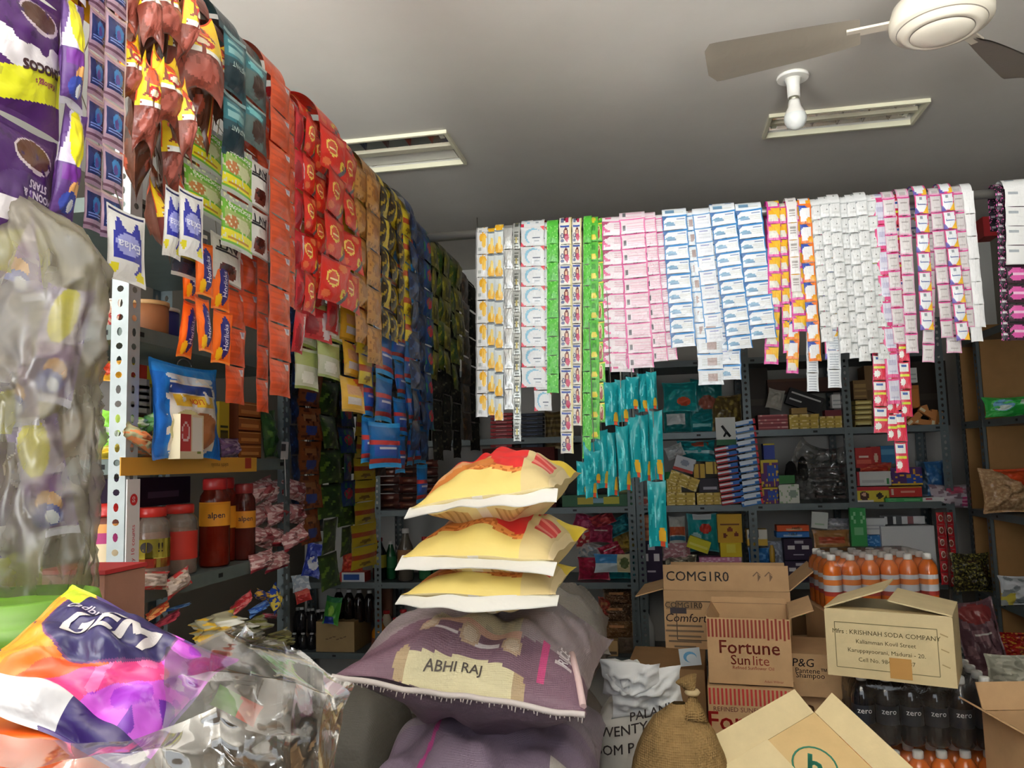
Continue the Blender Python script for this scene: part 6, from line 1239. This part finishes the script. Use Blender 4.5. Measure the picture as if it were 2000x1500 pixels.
for i in range(4): xbox((466, 896 - 27 * i - 26, 510, 896 - 27 * i), ('a8602c', ('r', 0, 0, 1, .12, '6a3418'), ('t', .1, .3, .9, .7, 1, 'd08c4c'), ('r', 0, .86, 1, .9, 'd8a060')), 'brown orange box near the far post, %s from the bottom' % ORD[i], .1, XF - .05, group='brown orange boxes on the taped shelf')
xpouch((512, 800, 540, 898), ('2c4c24', ('s', 5, 2, .2, '4c7030')), 'dark green packet against the far rack post', .04, XF - .04, snap=1)
# goods at the open end of the rack, left of the front post
YE = YN + .03
def epouch(px, fn, label, t=.05, dy=0, **k): return spouch(px, fn, label, t, YN + .03 + dy, tol=.04, zs=LZ, **k)
epouch((178, 790, 222, 892), ('8cd048', ('r', 0, .3, 1, .6, 'e4ece0'), ('e', .6, .4, .3, .12, '8cd048'), ('d', 1, 1, 1.5, 'c8e068')), 'green and white packet at the open end of the taped shelf', cat='packet', name='packet')
epouch((176, 866, 226, 898), ('e8c83c', ('r', 0, .5, 1, .8, 'f0e070')), 'yellow packet lying at the open end of the taped shelf', .06, -.02, cat='packet', name='packet', rot=.01)
epouch((176, 700, 226, 745), ('e0a02c', ('e', .6, .5, .3, .3, 'c04428')), 'orange yellow packet at the rack end below the top shelf', .05, .03, rot=.01, cat='packet', name='packet')
epouch((176, 560, 222, 632), ('e0b8a0', ('s', 9, 2, .1, 'c04c48'), ('r', 0, .6, 1, 1, 'ead8c8')), 'white and red packet at the rack end on the top shelf', .05, .03, cat='packet', name='packet')
# jars on the third shelf
def jar(px, Yc, h, r, body, lid, lab, label, X, mat='pet', fill=None, txt=None):
    p = V((X, Yc, LZ[2] + .001)); root = thing('sweet_jar', label, 'jar', p, 0)
    if fill: MB().lathe([(r * .9, .003, fill), (r * .93, .01), (r * .93, h * .6), (r * .5, h * .66), (.001, h * .66)], 20, fill, 'candy', p).build('sweets', root)
    MB().lathe([(r * .92, 0, body), (r, .006), (r, h * .74), (r * .95, h * .80), (r * .72, h * .86), (r * .72, h * .9)], 28, body, mat, p).build('jar_body', root)
    MB().lathe([(r * .78, h * .87, lid), (r * .8, h * .875), (r * .8, h * .985), (r * .74, h), (.001, h)], 28, lid, 'plastic', p).build('jar_lid', root)
    if lab:
        mb = MB().lathe([(r * 1.01, h * lab[0], lab[2]), (r * 1.013, h * lab[0] + .002), (r * 1.013, h * lab[1])] + ([(r * 1.013, h * lab[3], lab[4]), (r * 1.013, h * lab[5])] if len(lab) > 3 else []), 28, lab[2], 'print', p, caps=False)
        if txt: mb.text(txt[0], lambda x, y: p + V(((r * 1.02) * math.cos(x / r + txt[4]), (r * 1.02) * math.sin(x / r + txt[4]), h * txt[1] + y)), txt[2], txt[3], 'print', .004)
        mb.build('label', root)
    return root
yj = lambda px, X=XF - .06: onX(px, 1100, X).y
hj = onX(300, 990, XF - .07).z - LZ[2]
jar(0, yj(290), hj, .043, (214, 196, 180), (196, 44, 36), (.32, .58, (216, 196, 70), .2, (190, 52, 34), .32), 'clear sweet jar with red lid and yellow label, nearest the post', XF - .055, fill=(176, 120, 96), txt=('\u25D6\u25D7 !!', .46, .03, (50, 40, 30), -.9))
jar(0, yj(350), hj, .043, (214, 196, 180), (196, 44, 36), (.22, .62, (190, 52, 40)), 'clear sweet jar with red lid and red label, second from post', XF - .06, fill=(180, 130, 110))
ht = onX(410, 935, XF - .07).z - LZ[2]
jar(0, yj(412), ht, .040, (176, 60, 36), (176, 40, 40), (.46, .70, (226, 150, 40), .70, (214, 140, 36), .73), 'tall jar of red sweets with orange label, nearer one', XF - .05, fill=(190, 48, 28), txt=('alpen', .58, .022, (40, 32, 60), -.9))
jar(0, yj(452), ht, .036, (176, 60, 36), (176, 40, 40), (.40, .66, (226, 150, 40)), 'tall jar of red sweets with orange label, middle one', XF - .085, fill=(190, 48, 28))
jar(0, yj(470, XF - .05), ht * .92, .032, (150, 70, 60), (150, 50, 50), (.42, .64, (214, 140, 40)), 'slimmer jar with orange label farthest from the post', XF - .04, fill=(150, 60, 50), txt=('alpen', .54, .02, (40, 32, 60), -.9))
xbox((262, 930, 372, 992), ('35203c', ('t', .2, .3, .8, .7, 1, '6c5470'), ('r', .6, .2, .62, .8, '8c7490')), 'dark purple carton behind and above the sweet jars', .1, XF - .2)
tag(MB().box((XF - .25, (onX(262, 960, XF - .2).y + onX(372, 960, XF - .2).y) / 2, (LZ[2] + onX(310, 992, XF - .2).z) / 2), (.12, .2, onX(310, 992, XF - .2).z - LZ[2] - .003), (96, 70, 56), 'card').build('box'), 'dull carton behind the sweet jars under the purple one', 'box')
for i, px in enumerate(((262, 1108, 330, 1162), (322, 1112, 372, 1164))): xpouch(px, ('cdbcb0', ('r', 0, 0, 1, .16, 'b83434'), ('r', 0, .86, 1, 1, 'b83434'), ('s', 6, i, .2, 'a89484')), 'white and red packet drooping over the shelf edge, %s one' % ('left', 'right')[i], .035, XF + .03, rot=(8, -14)[i])
for i in range(11):
    x = 486 + (i % 3) * 32; y = 960 + (i // 3) * 46
    xpouch((x, y - 26, x + 46, y + 22), ('b07878', ('s', 8, i, .05, 'd8b8b4'), ('r', 0, 0, 1, .2, 'b83c48') if i > 6 else ('e', .5, .5, .2, .2, 'a04c50')), 'pinkish clear sweet packet on the jar shelf, row %s, %s from left' % (ORD[i // 3], ORD[i % 3]), .06, XF - .06 + .03 * (i // 4), rot=RND.uniform(-20, 20), mat='candy', group='pink sweet packets beside the jars')
# jar and packets at the open end of the jar shelf
p = V((onY(205, 1100, YN + .08).x, YN + .09, LZ[2] + .001))
root = thing('sweet_jar', 'jar with red lid at the open end of the jar shelf', 'jar', p); hh = .2
MB().lathe([(.04, 0, (226, 150, 60)), (.043, .006), (.043, hh * .3, (240, 220, 180)), (.043, hh * .5, (180, 60, 120)), (.043, hh * .62, (230, 160, 90)), (.043, hh * .72, (120, 70, 60)), (.03, hh * .8)], 24, (226, 150, 60), 'print', p).build('jar_body', root)
MB().lathe([(.036, hh * .8, (206, 46, 40)), (.037, hh * .82), (.037, hh * .94), (.001, hh * .95)], 24, (206, 46, 40), 'plastic', p).build('jar_lid', root)
# fourth shelf: bright sweets, open carton and clear bags
for i, (px, cc, nm) in enumerate((((286, 1182, 330, 1204), ('c84024', 'e8a060'), 'orange red'), ((322, 1176, 372, 1196), ('2c64b8', '88b0e0'), 'blue'), ((300, 1198, 352, 1222), ('8c1c34', 'c85060'), 'dark red'), ((450, 1162, 492, 1196), ('c8343c', 'e88080'), 'red'), ((486, 1172, 526, 1204), ('2454b0', '6c98d8'), 'deep blue'), ((500, 1150, 524, 1178), ('2c3c88', 'd8a840'), 'navy and yellow'), ((528, 1140, 546, 1200), ('2444a0', 'd8c050'), 'tall blue and yellow'), ((512, 1192, 540, 1214), ('b03044', 'd8a0a8'), 'crimson'))):
    xpouch(px, (cc[0], ('s', 6, i, .05, cc[1]), ('e', .5, .5, .2, .2, cc[1])), '%s wrapped sweet on the shelf below the jars' % nm, .04, XF - .0 - .02 * (i % 2), rot=RND.uniform(-25, 25), name='wrapped_sweet', cat='sweet', group='bright wrapped sweets below the jars')
a, b = xpx((268, 1212, 368, 1250), XF + .01)
tag(MB().box((XF - .06, (a.y + b.y) / 2, LZ[3] + .045 + .001), (.14, b.y - a.y, .09), (206, 180, 132), 'card').build('plain_carton'), 'cream carton on the shelf below the jars', 'carton')
for i, (px, cc, nm) in enumerate((((384, 1186, 456, 1262), ('a8a488', 'd8b038'), 'clear bag with yellow sweets beside the cream carton'), ((448, 1200, 512, 1270), ('84826c', '6c6c34'), 'clear bag of greenish packets by the far post'), ((500, 1224, 560, 1290), ('6a6440', '8c8850'), 'olive packet bundle at the foot of far post'))):
    xpouch(px, (cc[0], ('s', 5, i, .15, cc[1]), ('s', 4, i + 7, .3, 'd0d0c4')), nm, .1, XF + .05, name='clear_bag', cat='bag', mat='candy' if i else 'satin', nu=26, nv=26, wr=.9)
# bags dangling between racks
spouch((572, 1150, 604, 1178), ('d03c38', ('r', 0, .5, 1, .8, 'e06858')), 'red soap packet in the clear bag at back left', .05, YB0 - .4, rot=-18, tol=0, cat='packet', name='packet')
spouch((566, 1122, 602, 1156), ('b8c4d0', ('s', 5, 2, .1, 'e8ecf0')), 'clear blue bag above the red soap packet', .05, YB0 - .4, rot=-12, tol=0, cat='bag', name='clear_bag')
spouch((630, 1166, 662, 1222), ('4ca03c', ('r', .1, 0, .7, .25, '243c98'), ('e', .5, .5, .2, .2, 'a8e058'), ('r', 0, .8, 1, 1, '2c7c4c')), 'green and blue washing powder packet hanging before the carton', .05, YB0 - .05, rot=8, tol=0, cat='packet', name='packet')
spouch((590, 1060, 626, 1130), ('2c3c9c', ('e', .6, .4, .3, .2, 'd8d8e0'), ('s', 5, 2, .2, '5c6cc0')), 'blue and silver packet hanging at the back left', .06, YB0 - .5, rot=10, tol=0, cat='packet', name='packet', mat='foil')
mb = MB().rect(onX(556, 880, XF + .01), (0, 1, 0), (.0, .12, 1), .05, .055, (196, 196, 192)).rect(onX(554, 874, XF + .012), (0, 1, 0), (0, .12, 1), .03, .022, (60, 60, 62)); p = onX(556, 893, XF + .01)
mb.tube([p, p + V((0, .01, -.12))], .0012, 5, (190, 190, 186), 'cloth'); tag(mb.build('price_tag'), 'small white printed tag hanging on the far rack post', 'tag')
# ================================================================ counter corner in front: clear bags, pouch of sweets, lids
ZT = 1.02
struct_ = MB().box((-.62, .66, ZT - .02), (.95, .55, .04), (120, 92, 64), 'card')
for sx in (-1.05, -.2):
    for sy in (.43, .89): struct_.box((sx, sy, (ZT - .04) / 2), (.05, .05, ZT - .04), (110, 84, 58), 'card')
tag(struct_.build('counter'), 'wooden counter holding the tubs and clear bags at the lower left', 'counter')
light_block = MB().box((-.2, -.6, .44), (3.4, .3, .88), (120, 92, 64), 'card').box((-.2, -.6, .895), (3.44, .34, .03), (140, 110, 80), 'card')  # unseen counter added to keep low street light off the near goods
tag(light_block.build('counter'), 'unseen long counter added across the shop front to block low light', 'counter')
shade_block = MB().box((-.42, -.6, 1.245), (1.3, .26, .65), (110, 84, 58), 'card').box((-.42, -.6, 1.58), (1.34, .3, .02), (130, 102, 74), 'card')  # unseen cabinet added to shade the foreground pouch and bags
tag(shade_block.build('shade_cabinet'), 'unseen wooden cabinet added on the light blocking counter to shade the foreground', 'cabinet')
# dusty bag
c0 = at(62, 760, 1.02); zt_, zb_ = at(62, 352, 1.02).z, at(62, 1150, 1.02).z
root = thing('dusty_bag', 'big dusty clear plastic bag at the left edge over cereal pouches', 'bag', (c0.x, c0.y, zb_))
def dg(u, v):
    a = 2 * PI * u; z = zb_ + (zt_ - zb_) * v
    w = .086 * (.80 + .22 * math.sin(min(1, v * 1.25) * PI * .62)) * (1 if v < .84 else max(.05, 1 - ((v - .84) / .16) ** 1.6))
    n = .020 * nz((math.cos(a) * 2.2, math.sin(a) * 2.2, z * 9), 1.0, 4) + .014 * (1 - abs(nz((math.cos(a) * 3, math.sin(a) * 3, z * 13), 1.0, 9))) ** 5
    cx = c0.x - (.05 * max(0, v - .8) / .2)
    return V((cx + (w * 1.0 + n) * math.cos(a) + .03 * max(0, .35 - v), c0.y + (w * .62 + n) * math.sin(a), z))
MB().grid(dg, 90, 90, (220, 210, 190), 'dusty_film', wrap=True).build('bag_film', root)
for i, (dx, dz, k, s_) in enumerate(((-.03, .44, 'con', 1.1), (.03, .31, 'con', 1.0), (-.03, .28, 'con', 1.1), (.01, .14, 'con', 1.1), (-.04, .11, 'con', 1.0))): inst(smesh(k, i % 3), 'snack_pouch', root, (dx, .0 + .01 * (i % 2), dz), (0, RND.uniform(-.25, .25), .3 * (i % 2)), (s_, 1, .95))
# green lidded tub and reddish carton behind
p = at(30, 1195, .92); ZG = at(30, 1225, .92).z
root = thing('green_tub', 'lime green plastic tub with rim behind the sweet pouch', 'tub', (p.x, p.y, ZT + .001)); GG = (98, 144, 46); hh = ZG - ZT
MB().lathe([(.075, 0, GG), (.085, hh * .9), (.088, hh)], 40, GG, 'plastic', (p.x, p.y, ZT + .001)).build('tub_body', root)
MB().lathe([(.097, hh - .012, GG), (.1, hh - .01), (.1, hh + .008), (.094, hh + .012), (.090, hh + .02), (.086, hh + .034), (.078, hh + .036), (.074, hh + .03), (.001, hh + .03)], 48, GG, 'plastic', (p.x, p.y, ZT + .001)).build('tub_lid', root)
a = at(130, 1190, 1.12); zt2 = at(130, 1128, 1.1).z
struct2 = MB().box((a.x, a.y + .05, (ZT - .0 + zt2) / 2 + .0), (.11, .09, zt2 - ZT - .002), (150, 108, 92), 'card'); struct2.box((a.x, a.y + .05, zt2 + .003), (.114, .094, .006), (170, 40, 44), 'print')
tag(struct2.build('carton'), 'dull reddish carton with red rim behind the green tub', 'carton')
# orange lidded jar under the pouch
p = at(150, 1425, .74); hh = at(150, 1398, .72).z - ZT
root = thing('orange_jar', 'clear jar with wide orange lid under the pouch of sweets', 'jar', (p.x, p.y, ZT + .001)); OO = (232, 92, 26)
MB().lathe([(.07, 0, (214, 190, 150)), (.074, .006), (.074, hh - .05), (.068, hh - .034)], 40, (214, 190, 150), 'pet', (p.x, p.y, ZT + .001)).build('jar_body', root)
MB().lathe([(.066, .004, (190, 140, 80)), (.07, hh - .07), (.001, hh - .065)], 30, (190, 140, 80), 'candy', (p.x, p.y, ZT + .001)).build('sweets', root)
MB().lathe([(.078, hh - .036, OO), (.08, hh - .034), (.08, hh - .004), (.076, hh), (.001, hh + .001)], 48, OO, 'plastic', (p.x, p.y, ZT + .001)).build('jar_lid', root)
# the pouch of sweets
def gem(u, v):
    # u along the pouch to the right, v from its front edge to its back edge
    w = v - .10 * math.sin(u * 5)
    if v < .17: return H('c4c2c4') if u < .56 else H('2a1658')
    if u > .80 and v < .30 + (u - .8): return H('a84cb8') if noise.noise(V((u * 7, v * 7, 2))) > -.15 else H('6a2c9c')
    if u < .17 and v > .86 - .5 * u: return H('b8cc30') if noise.noise(V((u * 14, v * 14, 1))) > -.1 else H('e4d83c')
    e = ((u - .42) / .35) ** 2 + ((v - .72) / .36) ** 2
    if e < 1: return H('35305c') if e < .93 else H('6a3c6c')
    k = u * 1.1 + .16 * math.sin(v * 9) + .05 * noise.noise(V((u * 9, v * 9, 0)))
    if k < .30: return H('d89028')
    if k < .42: return H('d87428')
    if k < .60: return H('d24e22')
    if k < .78: return H('d0407f') if noise.noise(V((u * 8, v * 8, 4))) > -.1 else H('dc6aa0')
    return H('b850c0') if noise.noise(V((u * 8, v * 8, 4))) > -.05 else H('9c38b8')
root = thing('sweet_pouch', 'large colourful purple and orange pouch of sweets lying in front', 'pouch', at(205, 1320, .72))
mb = pillow(MB(), .19, .155, .08, gem, 'pouch', 150, 130, .02, .03, lambda u, v: H('3c2468'), .45, 12, .6, .08); fr = mb.front
rot_ = -.10
def gt(cx, cy, r):
    ca, sa = math.cos(r), math.sin(r)
    return lambda x, y: fr(min(1, max(0, cx + (x * ca - y * sa) / .19)), min(1, max(0, cy + (x * sa + y * ca) / .155))) + V((0, -.0012, 0))
mb.text('GEM', gt(.44, .62, .18), .046, (206, 200, 200), 'print', .012, .15, sub=.005)
mb.text('Cadbury', gt(.25, .77, .2), .014, (206, 198, 214), 'print', .004, .3, sub=.004)
Mx = Matrix.Translation(at(196, 1314, .73)) @ R3(30, 23, 6) @ LIE
mb.xf(Mx); mb.build('pouch_body', root)
# clear bag round the pouch
root = thing('clear_bag', 'large crumpled clear plastic bag around the sweet pouch in front', 'bag', at(400, 1480, .7))
def sheet(P, sd, amp, nu=70, nv=50):
    P = [[at(*q) for q in row] for row in P]; R_, C_ = len(P), len(P[0])
    def g(u, v):
        x, y = u * (C_ - 1), v * (R_ - 1); i, j = min(C_ - 2, int(x)), min(R_ - 2, int(y)); s_, t_ = x - i, y - j
        s2, t2 = s_ * s_ * (3 - 2 * s_), t_ * t_ * (3 - 2 * t_)
        q = (P[j][i] * (1 - s2) + P[j][i + 1] * s2) * (1 - t2) + (P[j + 1][i] * (1 - s2) + P[j + 1][i + 1] * s2) * t2
        n1 = abs(nz(q, 14, sd)); n2 = abs(nz(q, 34, sd + 5)); return q - FWD * (amp * (n1 * 1.4 + n2 * .6)) + UP * amp * .5 * nz(q, 18, sd + 9)
    return MB().grid(g, nu, nv, (230, 230, 226), 'clear_film')
# right lobe: two walls, front one and back one
sheet([[(330, 1262, .74), (420, 1240, .80), (480, 1232, .84), (560, 1262, .86), (640, 1300, .86), (692, 1335, .86)],
       [(330, 1320, .70), (420, 1310, .74), (500, 1310, .76), (580, 1330, .78), (640, 1350, .80), (676, 1372, .83)],
       [(330, 1400, .68), (430, 1400, .70), (510, 1400, .72), (580, 1410, .74), (630, 1420, .77), (650, 1430, .8)],
       [(330, 1540, .66), (430, 1540, .67), (510, 1540, .69), (570, 1540, .71), (620, 1540, .74), (645, 1540, .77)]], 2, .022).build('bag_wall', root)
sheet([[(400, 1236, .86), (480, 1228, .88), (560, 1258, .90), (640, 1296, .90), (694, 1333, .87)],
       [(400, 1350, .84), (480, 1350, .87), (560, 1360, .88), (630, 1375, .87), (678, 1372, .84)],
       [(400, 1540, .82), (480, 1540, .84), (560, 1540, .85), (620, 1540, .84), (648, 1540, .78)]], 7, .02, 50, 40).build('bag_wall', root)
# front wall below the pouch
sheet([[(-60, 1432, .60), (60, 1436, .62), (150, 1440, .64), (260, 1432, .645), (360, 1400, .65), (430, 1370, .66)],
       [(-60, 1480, .58), (60, 1480, .60), (150, 1480, .61), (260, 1475, .62), (360, 1460, .63), (440, 1450, .64)],
       [(-60, 1560, .57), (60, 1560, .58), (150, 1560, .59), (260, 1560, .6), (360, 1560, .61), (440, 1560, .62)]], 11, .014).build('bag_wall', root)
# scrap of another pouch inside the bag
mb = MB(); q = [at(430, 1345, .80), at(515, 1382, .81), at(480, 1405, .80), at(425, 1400, .79)]
pillow(mb, .05, .022, .006, paint('5c9c34', ('d', 1, 0, .55, 'd84c28'), ('d', 1, .4, .9, 'c83c24')), 'pouch', 12, 8, .05).xf(Matrix.Translation(at(462, 1378, .80)) @ R3(0, 28, 10)); mb.build('pouch_scrap', root)
# ================================================================ light and exposure
w = bpy.data.worlds.new('daylight'); SC.world = w; w.use_nodes = True; nt = w.node_tree
bg = nt.nodes['Background']; bg.inputs[1].default_value = 5.0
tc = nt.nodes.new('ShaderNodeTexCoord'); sp = nt.nodes.new('ShaderNodeSeparateXYZ'); nt.links.new(tc.outputs['Generated'], sp.inputs[0])
rp = nt.nodes.new('ShaderNodeValToRGB'); nt.links.new(sp.outputs['Z'], rp.inputs[0])   # sunlit street below, hazy sky above
mr = nt.nodes.new('ShaderNodeMapRange'); nt.links.new(sp.outputs['Z'], mr.inputs[0]); mr.inputs[1].default_value = -1; mr.inputs[2].default_value = 1; nt.links.new(mr.outputs[0], rp.inputs[0])
e = rp.color_ramp.elements     # sunlit pavement just outside, duller street further off, shaded sky
e[0].position = .2; e[0].color = (9.6, 9.4, 9.0, 1); e[1].position = .53; e[1].color = (.40, .43, .46, 1)
for p_, c_ in ((.33, (4.6, 4.6, 4.5, 1)), (.40, (2.5, 2.55, 2.55, 1)), (.47, (2.2, 2.3, 2.35, 1))): q_ = e.new(p_); q_.color = c_
nt.links.new(rp.outputs[0], bg.inputs[0])
pl = bpy.data.lights.new('shopfront_daylight', 'AREA'); pl.shape = 'RECTANGLE'; pl.size = 3.1; pl.size_y = 2.64; pl.cycles.is_portal = True
po = bpy.data.objects.new('shopfront_daylight', pl); COL.objects.link(po); po.location = (-.66, YF, 1.32); po.rotation_euler = (PI / 2, 0, PI)
SC.cycles.max_bounces = 8; SC.cycles.transparent_max_bounces = 16; SC.cycles.use_denoising = True
SC.cycles.caustics_reflective = False; SC.cycles.caustics_refractive = False; SC.cycles.sample_clamp_indirect = 6
vs = SC.view_settings; vs.view_transform = 'Standard'; vs.look = 'None'; vs.exposure = .1; vs.gamma = 1; vs.use_curve_mapping = False
